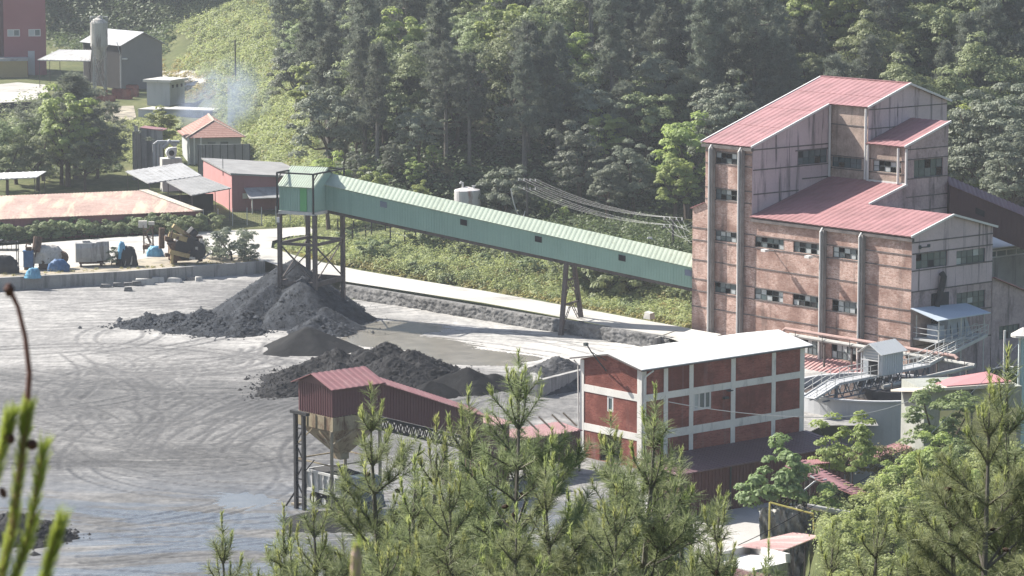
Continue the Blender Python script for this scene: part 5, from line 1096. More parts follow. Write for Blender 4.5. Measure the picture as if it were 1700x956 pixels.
# hipped tile house
hp = dict(nl=PY(309, 229, 466), nr=PY(408, 227, 468), fl=PY(294, 209, 478), a=PY(345.6, 189, 476), bb=PY(354.8, 200, 471.5)); hp['fr'] = hp['nr']+(hp['fl']-hp['nl'])
for k in ('nl', 'nr', 'fl', 'fr'): hp[k][2] = hp['nl'][2]
HH = thing('hip_roof_house', at((hp['nl']+hp['fr'])/2, float(terr(hp['nl'][0]+4, 470))), 'small pale house with a hipped red tile roof beside drifting smoke', 'house')
t_ = NT('clay_tiles'); v_ = t_.coord(); wv = t_.n('ShaderNodeTexWave', bands_direction='Z'); t_.l(v_, wv.inputs[0]); wv.inputs['Scale'].default_value = 1.4; nn_ = t_.noise(v_, 3, 5, .7)
t_.bsdf(t_.mix(t_.math('MULTIPLY', wv.outputs['Fac'], .5), t_.ramp(nn_, [(.3, (.24, .12, .10)), (.7, (.40, .27, .23))]), (.2, .09, .07)), .85, 0, .2, wv.outputs['Fac'], .4, .08); m_tile = t_.mat
b = MB()
for q in ([hp['nl'], hp['nr'], hp['bb']], [hp['fl'], hp['nl'], hp['bb'], hp['a']], [hp['nr'], hp['fr'], hp['a'], hp['bb']], [hp['fr'], hp['fl'], hp['a']]): b.hexa([x-EZ*.12 for x in q], q, 0, True)
b.build('roof', m_tile, HH)
b = MB(); b.bar(hp['a'], hp['bb'], .25, .2, world=True); b.bar(hp['bb'], hp['nr'], .22, .2, world=True); b.bar(hp['bb'], hp['nl'], .2, .2, world=True); b.build('ridge_tile', mat('pale_ridge', (.6, .5, .42), .2, 1, .8), HH)
cc = (hp['nl']+hp['fr'])/2; w4 = [at(cc+(hp[k]-cc)*.86, 0) for k in ('nl', 'nr', 'fr', 'fl')]; zb_ = 2.2
b = MB(); b.hexa([at(p, zb_) for p in w4], [at(p, hp['nl'][2]-.1) for p in w4], 0, True); b.build('wall', m_plw, HH)
b = MB()
for t in (0, .12, .25): p = w4[0]+(w4[1]-w4[0])*t-np.array([.15, .9, 0]); b.bar(at(p, zb_), at(p, hp['nl'][2]), .22, world=True)
b.build('column', m_trim, HH)
b = MB(); 
for t0_, t1_ in ((.35, .5), (.6, .75)): p, q = w4[0]+(w4[1]-w4[0])*t0_, w4[0]+(w4[1]-w4[0])*t1_; b.bar(at(p, hp['nl'][2]-1.3)-[0, .05, 0], at(q, hp['nl'][2]-1.3)-[0, .05, 0], .06, 1.1, world=True)
b.build('window', m_gl[0], HH)
pf0, pf1 = PY(329, 262, 452), PY(415, 262, 453); zt_ = PY(330, 240, 452)[2]
PF = thing('panel_fence', (pf0+pf1)/2, 'tall grey panel fence standing in front of the hipped tile house', 'fence')
b = MB(); b.hexa([at(pf0, 1), at(pf1, 1), at(pf1, 1)+[0, .15, 0], at(pf0, 1)+[0, .15, 0]], [at(pf0, zt_), at(pf1, zt_), at(pf1, zt_)+[0, .15, 0], at(pf0, zt_)+[0, .15, 0]], 0, True); b.build('panel', mat('grey_panel', (.30, .32, .31), .15, .5, .8, stain=(.1, .1, .1), samt=.5), PF)
b = MB()
for i in range(8): p = pf0+(pf1-pf0)*i/7-[0, .06, 0]; b.bar(at(p, 1), at(p, zt_), .1, world=True)
b.build('post', m_frame, PF)
# plant by the house: box with fan, pipes, ruined shed
p = PY(284, 282, 440); fb_ = frame2(p, [.97, .25]); zg = float(terr(p[0], p[1]))
FU = thing('fan_unit', at(p, zg), 'pale concrete box carrying a round white blower fan beside the pipes', 'fan')
zt_ = PY(284, 262, 440)[2]; b = MB(*fb_); b.box(-1.4, 1.4, -1.2, 1.2, zg-.5, zt_); b.build('plinth', m_conc_l, FU)
b = MB(*fb_); n = 20
for j, (r0, r1, y) in enumerate([(1.0, 1.0, 0)]): b.tube([(0.0, -.6, zt_+.75), (0.0, .4, zt_+.75)], .72, 20); b.tube([(0.0, -.75, zt_+.75), (0.0, -.6, zt_+.75)], [.5, .5], 16); b.box(-.5, .5, -.5, .4, zt_+.003, zt_+.2); b.box(.15, .8, -.4, .3, zt_+.7, zt_+1.5)
b.build('fan_casing', m_trim, FU)
b = MB(*fb_); b.tube([(0, -.77, zt_+.75), (0, -.755, zt_+.75)], .4, 16); b.build('intake', m_dark, FU)
b = MB(); zq = terr
for u in (256, 262, 268): q = PY(u, 255, 449); b.tube([at(q, 2), q+EZ*1.4, q+EZ*1.7+[.5, 0, 0], q+EZ*1.7+[2.6, 0, 0]], .22, 8, world=True)
q = PY(278, 245, 449); b.tube([q+[-.6, 0, 0], q+[.3, 0, .9], q+[1.2, .3, .2]], .35, 8, world=True)
setp(b.build('pipe_cluster', m_gal), 'cluster of bent grey ventilation pipes next to the round blower fan', 'pipes')
p = PY(228, 250, 452); fb_ = frame2(p, [.93, -.36]); zg = float(terr(p[0], p[1])); zt_ = PY(228, 210, 452)[2]
RW = thing('roofless_shed', at(p, zg), 'small grey shed with a narrow red coping on the weedy slope', 'shed')
b = MB(*fb_); b.box(0, 3.6, .8, 1.05, zg-.5, zt_-.3); b.box(0, .25, -1.5, .8, zg-.5, zt_-.6); b.build('wall', m_conc, RW); b = MB(*fb_); b.hexa([(.1, .6, zt_-.25), (3.8, .6, zt_-.55), (3.8, 2.2, zt_-.4), (.1, 2.2, zt_-.1)], [(.1, .6, zt_-.17), (3.8, .6, zt_-.47), (3.8, 2.2, zt_-.32), (.1, 2.2, zt_-.02)]); b.build('coping', m_redroof, RW)
b = MB(*fb_); b.box(-.35, -.02, -.2, .3, zg-.5, zt_+.1); b.build('end_pier', m_conc_l, RW)
# concrete kiosk
p = GT(282, 176); yk = p[1]; fb_ = frame2(p, [.5, .87]); fk = (at(p, 0), nrm([.93, -.37, 0])*1, nrm([.37, .93, 0])); zg = p[2]; zt_ = PY(282, 137, yk)[2]
KK = thing('concrete_kiosk', at(p, zg), 'small square concrete kiosk with an overhanging pale flat roof', 'building')
b = MB(*fk); b.box(-4.4, 0, 0, 5.5, zg-.6, zt_); b.build('wall', m_plw, KK); b = MB(*fk); b.box(-4.9, .5, -.5, 6, zt_+.002, zt_+.45); b.build('roof', m_conc_l, KK)
b = MB(*fk)
for t in (.8, 2.4, 4.0): b.box(.003, .03, t, t+.7, zt_-1.0, zt_-.45)
b.build('vent', m_dark, KK)
p2 = GT(258, 196); fk2 = (at(p2, 0), fk[1], fk[2]); zg = p2[2]; zt_ = PY(258, 183, p2[1])[2]
KB = thing('concrete_platform', at(p2, zg), 'low pale concrete platform block below the square kiosk', 'platform')
b = MB(*fk2); b.box(-3.2, 0, 0, 5, zg-.8, zt_+.0); b.box(.02, 7.6, 2.5, 6.5, zg-.8, zt_-.1); b.build('base', m_plw, KB); b = MB(*fk2); b.box(-3.3, .1, -.1, 5.1, zt_+.003, zt_+.15); b.box(.12, 9.3, 2.2, 7, zt_-.09, zt_+.1); b.build('slab', m_conc_l, KB)
# silo
p = GT(166, 152); zg = p[2]; ysl = p[1]; H = PY(166, 30, ysl)[2]; zc_ = PY(166, 76, ysl)[2]; zs = PY(166, 38, ysl)[2]; R_ = 14.5/5250*ysl
SI = thing('cement_silo', at(p, zg), 'tall stained pale cement silo on steel legs beside the grey gabled shed', 'silo')
m_silo = mat('stained_silo', (.50, .48, .45), .15, .4, .8, stain=(.16, .14, .12), samt=.75, sthr=.5, sscale=(1.2, 1.2, .18))
b = MB(at(p, 0)); b.lathe((0, 0, 0), [(.3, zc_-2.6), (R_, zc_), (R_, zs), (R_*.7, zs+.6), (.35, zs+1.0)], 24); b.tube([(0, 0, zs+.9), (0, 0, H)], .42, 10); b.tube([(0, 0, H-.05), (.5, -.1, H+.15)], .45, 10); b.build('barrel', m_silo, SI)
for a in range(4):
    t = math.pi/4+a*math.pi/2; b = MB(at(p, 0)); b.bar((R_*.95*math.cos(t), R_*.95*math.sin(t), zg-.3), (R_*.95*math.cos(t), R_*.95*math.sin(t), zc_+.4), .2); b.build('leg', m_silo, SI)
b = MB(at(p, 0))
for a in range(4):
    t0, t1 = math.pi/4+a*math.pi/2, math.pi/4+(a+1)*math.pi/2; A0_, A1_ = (R_*.95*math.cos(t0), R_*.95*math.sin(t0)), (R_*.95*math.cos(t1), R_*.95*math.sin(t1)); b.bar((*A0_, zg), (*A1_, zc_-.5), .12); b.bar((*A1_, zg), (*A0_, zc_-.5), .12); b.bar((*A0_, zc_-2.2), (*A1_, zc_-2.2), .12)
b.build('brace', m_silo, SI)
b = MB(at(p, 0))
for x in (-.9, -.45): b.bar((x, -R_-.1, zg), (x, -R_-.1, zs+1), .07)
for k in range(26): z = zg+.4+k*.45; b.bar((-.9, -R_-.1, z), (-.45, -R_-.1, z), .05)
for k in range(10): t = k*math.pi/5; b.bar((R_*math.cos(t), R_*math.sin(t), zs), (R_*math.cos(t), R_*math.sin(t), zs+1.1), .06)
for k in range(20): t = k*math.pi/10; t2 = (k+1)*math.pi/10; b.bar((R_*math.cos(t), R_*math.sin(t), zs+1.1), (R_*math.cos(t2), R_*math.sin(t2), zs+1.1), .06)
b.build('ladder', m_gal, SI)
# grey gabled shed
p = GT(203, 150); zg = p[2]; y_ = p[1]; ex = nrm([.80, .60, 0]); ey = np.array([-ex[1], ex[0], 0]); fgs = (at(p, 0), ex, ey); k_ = y_/5250
zE = PY(203, 74, y_)[2]; Wg = 62*k_/ex[0]*1.0; zR = PY(236, 53, y_+4)[2]
GS = thing('grey_shed', at(p, zg), 'tall grey gabled shed with white sheet roof and blank end wall behind the silo', 'shed')
b = MB(*fgs); b.hexa([(0, 0, zg-.5), (Wg, 0, zg-.5), (Wg, 14, zg-.5), (0, 14, zg-.5)], [(0, 0, zE), (Wg, 0, zE), (Wg, 14, zE), (0, 14, zE)]); b.hexa([(0, 0, zE), (Wg, 0, zE), (Wg*.52, 0, zR-.1)], [(0, 14, zE), (Wg, 14, zE), (Wg*.52, 14, zR-.1)]); b.build('wall', mat('grey_sheet_wall', (.26, .255, .25), .08, .3, .85), GS)
b = MB(*fgs); b.box(-.06, -.02, .2, 13.8, zg-.4, zE-.3); b.build('shade_panel', m_dark, GS)  # added dark sheet, imitating the shade under the canopy
b = MB(*fgs); b.corr((-.6, 14.3, zE-.2), (0, -14.8, 0), (Wg*.52+.6, 0, zR-zE+.3), .6, .05); b.corr((Wg+.6, -.5, zE-.2), (0, 14.8, 0), (-Wg*.48-.6, 0, zR-zE+.3), .6, .05); b.build('roof', mat('white_grey_sheet', (.62, .62, .62), .15, .2, .5, stain=(.3, .32, .35), samt=.6, sthr=.52, sscale=(.2, .5, .4)), GS)
b = MB(*fgs); q0_, q1_ = PY(62, 99, y_+3), PY(150, 101, y_-3); q2_, q3_ = PY(152, 83, y_+1), PY(98, 82, y_+8)
quad_ = [q0_, q1_, q2_, q3_]; cn = roof4('wide_canopy', quad_, 'pale sloping sheet canopy beside the silo in front of the grey shed', 1, m_tin, zg=zg, cat='canopy', pitch=.8, th=.15)
# brick stacks and low dark barrier
for i, (u, v, w_s, h_) in enumerate([(168, 165, 2.0, 1.5), (180, 168, 2.2, 1.0), (203, 164, 3.4, 1.6), (220, 160, 2.0, 1.9)]):
    q = GT(u, v); b = MB(*frame2(q, [.93, -.2])); b.box(-w_s/2, w_s/2, -.6, .6, q[2]-.2, q[2]+h_); 
    for k in range(3): b.box(-w_s/2+.1, w_s/2-.15, -.62, .55, q[2]+h_+.003+k*.0, q[2]+h_+.15)
    setp(b.build('brick_stack', m_ab), 'stack of dark red bricks at the foot of the silo', 'bricks', 'brick stacks by the silo')
q = GT(22, 195); b = MB(*frame2(q, [.95, .3])); 
for k in range(5): b.box(-3.2+k*1.3, -2.1+k*1.3, -.3, .3, q[2]-.2, q[2]+1.5); b.box(-3.2+k*1.3, -2.0+k*1.3, .5, 1.1, q[2]-.2, q[2]+2.4)
b.box(-3.4, 3.4, -.2, 1.0, q[2]-.2, q[2]+.9)
setp(b.build('dark_crate_row', mat('sooty_timber', (.06, .05, .048), .3, 1, .9)), 'row of dark timber crates beside the pale upper yard', 'crates')
# lamp post, utility pole
q = GT(201, 150); zt_ = PY(195, 70, q[1])[2]; LPp = thing('lamp_post', q, 'thin grey lamp post with a white lamp beside the silo', 'lamp post')
b = MB(at(q, 0)); b.tube([(0, 0, q[2]-.2), (0, 0, PY(195, 92, q[1])[2])], .12, 8); b.bar((0, 0, PY(195, 92, q[1])[2]), (-.6, 0, zt_), .1); b.build('pole', m_gal, LPp); b = MB(at(q, 0)); zz_ = PY(209, 98, q[1])[2]; b.box(.3, 1.2, -.2, .2, zz_-.1, zz_+.2); b.build('lamp_head', m_trim, LPp)
q = GT(391, 136); zt_ = PY(391, 66, q[1])[2]; b = MB(at(q, 0)); b.tube([(0, 0, q[2]-.5), (0, 0, zt_)], .13, 8); setp(b.build('utility_pole', mat('grey_timber_pole', (.12, .11, .10), .2, 1, .9)), 'bare thin utility pole on the sunny green slope behind the smoke', 'pole')
# tall red building and yellow hut
p = GT(77, 104, 480, 640); y_ = max(p[1], 560); p = PY(77, 100, 590); zg = float(terr(p[0], p[1])); fr_ = frame2(p, [.985, .17]); k_ = 590/5250
RB = thing('tall_red_building', at(p, zg), 'tall dusky red rendered building with two white framed windows and a pale door', 'building')
b = MB(*fr_); z_w = [PY(13, 60, 590)[2], PY(13, 48, 590)[2]]
hol = [(-69*k_*1.01, -43*k_, z_w[0], z_w[1])]; ww = [(-63*k_, -42.5*k_, z_w[0], z_w[1]), (-28.5*k_, -8.5*k_, z_w[0], z_w[1])]
b.wall('y', 0, -69*k_, 0, zg-1, zg+26, ww, depth=.2); b.wall('x', 0, 0, 10, zg-1, zg+26); b.wall('y', 10, -69*k_, 0, zg-1, zg+26); b.wall('x', -69*k_, 0, 10, zg-1, zg+26); b.poly([(-69*k_, 0, zg+26), (0, 0, zg+26), (0, 10, zg+26), (-69*k_, 10, zg+26)]); b.build('wall', mat('dusky_red_render', (.36, .14, .15), .08, .2, .9), RB)
for i, h in enumerate(ww): window(RB, fr_, 'y', 0, *h, 1, cols=2, rows=1, wt=(.5, .5, 0, 0), frame=m_trim, bw=.16, rec=.05, seed=100+i)
b = MB(*fr_); b.box(-30*k_, -19*k_, -.08, -.003, zg-.2, PY(50, 84, 590)[2]); b.build('door', m_plw, RB)
b = MB(*fr_); b.box(-120*k_, -69.5*k_, 1, 10, zg-1, zg+26); b.build('dark_wing', mat('dark_red_shadow_wall', (.13, .06, .065), .1, .3, .9), RB)  # darker copy of the red render, its shadow put into the colour
p = GT(46, 128); zg = p[2]; fr_ = frame2(p, [.985, .17]); k_ = p[1]/5250; zt_ = PY(46, 101, p[1])[2]
YH = thing('yellow_hut', p, 'low dull yellow hut with a grey roof in front of the dusky red building', 'hut')
b = MB(*fr_); b.box(-9, 0, 0, 5, zg-1, zt_); b.build('wall', mat('dull_yellow_render', (.42, .33, .16), .1, .4, .9), YH); b = MB(*fr_); b.box(-9.3, .3, -.3, 5.3, zt_+.002, zt_+.5); b.build('roof', m_tin, YH)
# ground patches in the valley
def patch(name, px_, dz, m):
    P = [GT(u, v) for u, v in px_]; c = sum(P)/len(P); r_ = 9; V = []; Fq = []
    b = MB(); n = len(P); 
    # refine towards the centre so the sheet follows the ground
    for i in range(n):
        a, d = P[i], P[(i+1) % n]
        for k in range(6):
            for j in range(6):
                def pt(kk, jj): 
                    q = c+(a+(d-a)*jj/6-c)*kk/6; return np.array([q[0], q[1], float(terr(q[0], q[1]))+dz])
                b.poly([pt(k, j), pt(k+1, j), pt(k+1, j+1), pt(k, j+1)] if k else [pt(0, 0), pt(1, j), pt(1, j+1)], 0, True)
    return setp(b.build(name, m, base=(0, 0, 0)), kind='structure')
patch('upper_yard', [(-20, 142), (30, 137), (75, 141), (80, 152), (60, 166), (-20, 172)], .06, m_road)
patch('track', [(268, 117), (335, 118), (355, 128), (340, 138), (300, 146), (270, 140)], .06, m_road)
patch('bare_ground', [(175, 178), (222, 176), (226, 195), (190, 215), (172, 205)], .05, m_soil)
# ---------------------------------------------------------------- scrap lot
ZL = 1.31
m_tarpb = mat('blue_tarp', (.07, .16, .33), .3, 2, .6); m_tarpl = mat('light_blue_tarp', (.16, .40, .58), .3, 2, .6); m_tarpk = mat('black_tarp', (.03, .03, .035), .4, 2, .5); m_tarpw = mat('dirty_white_tarp', (.62, .58, .52), .25, 1.5, .7, stain=(.2, .17, .14), samt=.5)
m_rustm = mat('rusty_machinery', (.16, .10, .07), .4, 1.5, .85, stain=(.04, .03, .03), samt=.7, sthr=.5, sscale=(1, 1, 1)); m_ylw = mat('faded_yellow_steel', (.46, .36, .18), .3, 1, .8, stain=(.15, .09, .06), samt=.6, sthr=.5, sscale=(1, 1, 1))
def heap(name, p, rx, ry, h, m, label, cat, seed, pts=34, rings=12, sag=.25, parent=None, z0=None):
    r = np.random.default_rng(seed); V = []; Fq = []
    for k in range(rings+1):
        t = k/rings; rad = math.cos(t*math.pi/2)**.6; z = h*(math.sin(t*math.pi/2))
        for j in range(pts):
            a = 2*math.pi*j/pts; f_ = 1+r.normal(0, sag*.16)+.16*math.sin(4*a+seed)*(1-t)+.10*math.sin(9*a+seed*2+2*t)*(1-t*.6)+.06*math.sin(17*a+seed)
            V.append((rx*rad*f_*math.cos(a), ry*rad*f_*math.sin(a), z*(1+r.normal(0, sag*.08)+sag*.5*math.sin(3*a+seed)*t*(1-t)*2)-(.05 if k == 0 else 0)))
    i = np.array([[k*pts+j, k*pts+(j+1) % pts, (k+1)*pts+(j+1) % pts, (k+1)*pts+j] for k in range(rings) for j in range(pts)])
    V = np.array(V); 
    if parent is not None: 
        o = rawmesh(name, V+np.asarray(p)-wloc(parent), i, m, False, parent=parent); return o
    o = rawmesh(name, V, i, m, False); o.location = [float(q) for q in p]; return setp(o, label, cat)
q = G(14, 452, ZL); RK = thing('steel_rack', q, 'dark steel pallet rack hung with black sheeting at the edge of the scrap lot', 'rack'); b = MB(q)
for x in (-1.2, 1.1):
    for y in (-.6, .6): b.bar((x, y, 0), (x, y, 3.6), .09)
for z in (2.6, 3.5):
    for y in (-.6, .6): b.bar((-1.3, y, z), (1.2, y, z), .12)
    for x in (-1.2, 0, 1.1): b.bar((x, -.6, z), (x, .6, z), .1)
for x in np.linspace(-1, 1, 5): b.bar((x, -.62, 2.6), (x, -.62, 3.5), .05)
b.box(-1.25, -.6, -.7, .7, 3.55, 3.75); b.build('rack_frame', mat('black_steel', (.03, .03, .033)), RK); heap('sheeting', q-[.5, .3, 0], 1.7, .9, 2.0, m_tarpk, '', '', 3, parent=RK)
q = G(48, 447, ZL); BM = thing('blue_pump', q, 'blue painted pump cabinet with a dark engine on top', 'machine'); b = MB(q); b.box(-.55, .55, -.5, .5, .3, 2.1); b.box(-.62, .62, -.55, .55, 2.1, 2.2); b.build('cabinet', m_tarpb, BM); b = MB(q); b.box(-.3, .35, -.3, .3, 2.2, 2.6); b.tube([(-.3, 0, 2.6), (-.2, 0, 3.0), (.3, 0, 2.9)], .1, 6); b.bar((.5, .1, 0), (.9, .1, 2.4), .1); b.box(-.5, .5, -.4, .4, 0, .3); b.build('engine', m_rustm, BM)
q = G(84, 446, ZL); WB = thing('wrapped_bundle', q, 'large bundle of machine parts under dirty white sheeting', 'bundle'); heap('white_sheet', q+[-.3, .4, .7], 1.9, 1.1, 2.0, m_tarpw, '', '', 5, parent=WB, sag=.35); b = MB(q); b.box(-1.3, 1.2, -.5, .8, 0, 1.0); b.tube([(-1.6, -.2, 2.0), (-1.4, .2, 3.7)], .5, 10); b.tube([(1.2, 0, 1.2), (1.2, .9, 1.2)], .8, 14); b.bar((-1.5, -.6, 0), (.4, -.4, 1.7), .12); b.build('machine_parts', m_rustm, WB)
heap('blue_tarp_heap', G(97, 450, ZL), 1.1, .6, 1.35, m_tarpb, 'crumpled dark blue tarpaulin lying against the white sheeted bundle', 'tarpaulin', 7, sag=.4)
heap('light_blue_tarp_heap', G(55, 461, ZL), .8, .5, 1.1, m_tarpl, 'small crumpled light blue tarpaulin at the edge of the retaining wall', 'tarpaulin', 8, sag=.5)
q = G(153, 441, ZL); TT = thing('tank_trailer', q, 'old dirty white boxy tank trailer on a short dark chassis', 'trailer'); fq = frame2(q, [.98, .2]); b = MB(fq[0]+EZ*ZL, fq[1], fq[2])
m_trl = mat('grimy_white_tank', (.48, .47, .45), .2, .8, .7, stain=(.12, .1, .09), samt=.7, sthr=.5)
prof = [(-.85, .55), (.85, .55), (1.0, 1.1), (1.0, 2.2), (.8, 2.75), (-.8, 2.75), (-1.0, 2.2), (-1.0, 1.1)]
b.hexa([(-1.9, y, z) for y, z in prof], [(.5, y, z) for y, z in prof]); b.hexa([(.52, y, z*1.0+.1) for y, z in prof], [(1.95, y*.9, z+.15) for y, z in prof]); 
for x in (-1.88, -.7, .45): b.hexa([(x-.05, y*1.04, z*1.01) for y, z in prof], [(x+.05, y*1.04, z*1.01) for y, z in prof])
b.box(-1.1, -.2, -.4, .4, 2.76, 3.0); b.build('tank_body', m_trl, TT); b = MB(fq[0]+EZ*ZL, fq[1], fq[2]); b.box(-1.5, 1.3, -.6, .6, .3, .55); 
for x in (-1.3, 1.0):
    for y in (-.7, .6): b.bar((x, y, 0), (x, y, .5), .15)
b.build('chassis', m_rustm, TT)
q = G(211, 441, ZL); BB = thing('tarp_covered_machine', q, 'upright machine draped in black and light blue tarpaulins', 'machine'); heap('black_tarp', q, 1.15, .7, 2.3, m_tarpk, '', '', 9, parent=BB, sag=.3); heap('blue_cover', q+[-.55, -.1, .9], .5, .5, 1.9, m_tarpl, '', '', 10, parent=BB, sag=.3); b = MB(q); b.bar((-.2, -.7, .1), (.3, -.2, 2.1), .2); b.bar((.5, -.6, .2), (.8, -.1, 2.2), .15); b.build('fold', m_tarpw, BB)
q = G(246, 420, ZL); LT = thing('light_rig', q, 'skeletal wheeled lighting rig with a white box on top', 'rig'); b = MB(q)
for x in (-.5, .6):
    for y in (-.4, .4): b.bar((x, y, 0), (x, y, 3.4), .08)
for z in (.9, 1.8, 2.7): b.bar((-.5, -.4, z), (.6, .4, z+.3), .07); b.bar((.6, -.4, z), (-.5, .4, z+.3), .07)
b.box(-.6, .7, -.5, .5, .5, 1.0); b.tube([(.3, 0, 1.2), (-.2, 0, 2.4), (.4, 0, 3.2)], .15, 6); b.build('lattice', m_rustm, LT); b = MB(q); b.box(-1.1, -.1, -.3, .3, 3.1, 3.9); b.box(.1, .8, -.2, .2, 3.4, 3.8); b.build('lamp_box', m_tarpw, LT)
heap('blue_sheet_bundle', G(257, 425, ZL), .95, .6, 1.2, m_tarpl, 'bright blue sheeted bundle in front of the skeletal lighting rig', 'bundle', 12, sag=.35)
q = G(305, 437, ZL); RM = thing('rusty_machine', q, 'big rusty dismantled mining machine with yellow beams and a black drum', 'machine'); fq = frame2(q, [.9, .3]); b = MB(fq[0]+EZ*ZL, fq[1], fq[2]); rr = random.Random(4)
b.box(-1.6, .6, -.8, 1.2, .4, 2.6)
for k in range(26): x, y, z = rr.uniform(-2, 2.2), rr.uniform(-1.1, 1.0), rr.uniform(.2, 3.2); s_ = rr.uniform(.15, .5); b.box(x-s_, x+s_, y-s_*.8, y+s_*.8, z-s_*.6, z+s_*.6)
for k in range(14): p_ = [rr.uniform(-2.3, 2), rr.uniform(-1.2, .6), rr.uniform(.3, 3.5)]; b.tube([p_, [p_[0]+rr.uniform(-1, 1), p_[1]-.1, p_[2]+rr.uniform(-.8, .8)]], .09, 6)
b.tube([(-2.5, .5, 1.8), (-2.4, .6, 4.2)], .35, 10); b.build('engine_frame', m_rustm, RM)
b = MB(fq[0]+EZ*ZL, fq[1], fq[2]); b.bar((-1.4, -.9, 4.6), (.6, -.6, 3.1), .4, .5); b.bar((-1.9, -.8, 3.6), (.2, -1.0, 2.9), .45, .6); b.bar((-1.9, -1.2, 1.6), (.4, -1.4, 1.0), .4, .5); b.bar((-1.7, -1.2, .2), (-1.6, -1.2, 1.6), .3); b.build('beam', m_ylw, RM)
b = MB(fq[0]+EZ*ZL, fq[1], fq[2]); b.tube([(.3, -1.0, 1.9), (.5, .8, 1.9)], [1.5, 1.55], 16); b.tube([(1.2, -1.3, 1.6), (1.5, -1.0, 1.6)], 1.1, 14); b.tube([(.8, 0, 3.3), (1.4, 0, 3.9)], .6, 10); b.build('drum', m_tarpk, RM)
b = MB(fq[0]+EZ*ZL, fq[1], fq[2])
for k in range(12): x, z = rr.uniform(.5, 2.2), rr.uniform(.7, 3.0); b.box(x-.18, x+.18, -1.5, -1.3, z-.15, z+.15)
b.bar((1.4, -1.0, .2), (3.1, -.8, 1.2), .15); b.build('pale_fitting', m_tarpw, RM)
# tank beyond the gallery, poles and wires
q = PY(776, 352, 402); zg = float(terr(q[0], q[1])); zt_ = PY(776, 318, 402-1.6)[2]; WT = thing('water_tank', at(q, zg), 'white rust streaked round steel tank with small valves behind the green gallery roof', 'tank')
b = MB(at(q, 0)); b.lathe((0, 0, 0), [(1.68, zg-.3), (1.68, zt_), (1.6, zt_+.08), (.2, zt_+.45)], 28); b.build('shell', mat('rust_streaked_white', (.66, .64, .63), .08, .5, .7, stain=(.25, .10, .07), samt=.8, sthr=.54, sscale=(1.6, 1.6, .25)), WT)
b = MB(at(q, 0)); b.tube([(-.6, 0, zt_+.2), (-.6, 0, zt_+1.0), (-.75, 0, zt_+1.1), (-.95, 0, zt_+.85)], .12, 8); b.build('valve', m_trim, WT); b = MB(at(q, 0)); b.tube([(.8, 0, zt_+.2), (.8, 0, zt_+.6)], .16, 8); b.box(.55, 1.05, -.1, .1, zt_+.5, zt_+.62); b.build('valve', m_trim, WT)
def powerpole(u, v0, v1, y, label, arms):
    q = PY(u, v1, y); zg = min(q[2], float(terr(q[0], q[1]))); zt_ = PY(u, v0, y)[2]; r_ = thing('power_pole', at(q, zg), label, 'power pole'); b = MB(at(q, 0)); b.tube([(0, 0, zg-.3), (0, 0, zt_)], [.19, .13], 8); b.build('pole', mat('grey_timber_pole', (.12, .11, .10)), r_)
    pts_ = []
    b = MB(at(q, 0)); ad = np.array([.95, -.30, 0]); ci = MB(at(q, 0))
    for z in arms:
        za = zt_-z; b.bar(-ad*1.2+EZ*za, ad*1.2+EZ*za, .11)
        for k in (-1.1, -.4, .4, 1.1): c = ad*k+EZ*(za+.06); ci.tube([c, c+EZ*.3], .07, 6); pts_.append(at(q, 0)+c+EZ*.3)
    b.build('cross_arm', m_leg, r_); ci.build('insulator', m_trim, r_); return r_, pts_
pA_, tA_ = powerpole(875, 297, 388, 398, 'tall power pole with two crossarms beside the round tree', (.3, 1.4)); pB_, tB_ = powerpole(1117, 363, 430, 372, 'shorter power pole with a street lamp near the tall brick corner', (.2, 1.1))
hook = [PY(1149, 362+5*i, 322) for i in range(8)]
for i, (a, c) in enumerate(zip(tA_, tB_)): wire('power_line', [a, c, hook[i]+E1*.6], 1.0, .010, 'pale power line strung between the two power poles and the brick washery', m_wire, 'power lines between the poles')
b = MB(); q = tB_[0]*[1, 1, 0]+EZ*(tB_[0][2]-3.4); b.bar(q, q+[-1.6, -.3, .9], .08, world=True); c = q+np.array([-1.7, -.3, .95]); b.hexa([c+[-.35, -.15, -.1], c+[.35, -.15, -.1], c+[.35, .15, -.1], c+[-.35, .15, -.1]], [c+[-.25, -.1, .1], c+[.25, -.1, .1], c+[.25, .1, .1], c+[-.25, .1, .1]], 0, True); o = b.build('street_lamp', m_trim, pB_)
wire('cable', [PY(848, 313, 397), PY(862, 358, 397), PY(872, 350, 398)], .6, .07, 'thick white cable looping down beside the tall power pole', m_wire)
# post fence on the bank
PFn = thing('post_fence', GT(640, 405), 'old dark post and wire fence on the green bank behind the tower', 'fence')
pf = []
for u, v in ((566, 412), (585, 404), (587, 392), (607, 399), (617, 391), (648, 402), (672, 410), (690, 404), (561, 388), (640, 384), (700, 385)):
    q = GT(u, v); pf.append(q); b = MB(); b.bar(q-EZ*.3, q+EZ*1.9, .16, world=True); b.build('fence_post', mat('dark_timber', (.07, .055, .05)), PFn)
b = MB()
for i in (0, 1, 3, 5, 6): 
    for z in (.7, 1.3): b.bar(pf[i]+EZ*z, pf[i+1 if i != 1 else 3]+EZ*z, .04, world=True)
b.build('fence_wire', m_frame, PFn)
b = MB(); q = GT(838, 447); b.bar(q, q+EZ*2.2, .07, world=True); setp(b.build('marker_post', m_trim), 'thin pale marker post in the greenery under the green gallery', 'post')
# smoke
b = MB(); 

q = G(1078, 529, 1.3); b = MB(q, E1, E2); b.hexa([(-.5, -.4, 0), (.5, -.4, 0), (.5, .4, 0), (-.5, .4, 0)], [(-.4, -.3, .7), (.45, -.35, .6), (.4, .3, .65), (-.45, .3, .75)]); setp(b.build('road_block', m_conc_l), 'pale concrete block on the edge of the road near the brick tower', 'block')
b = None
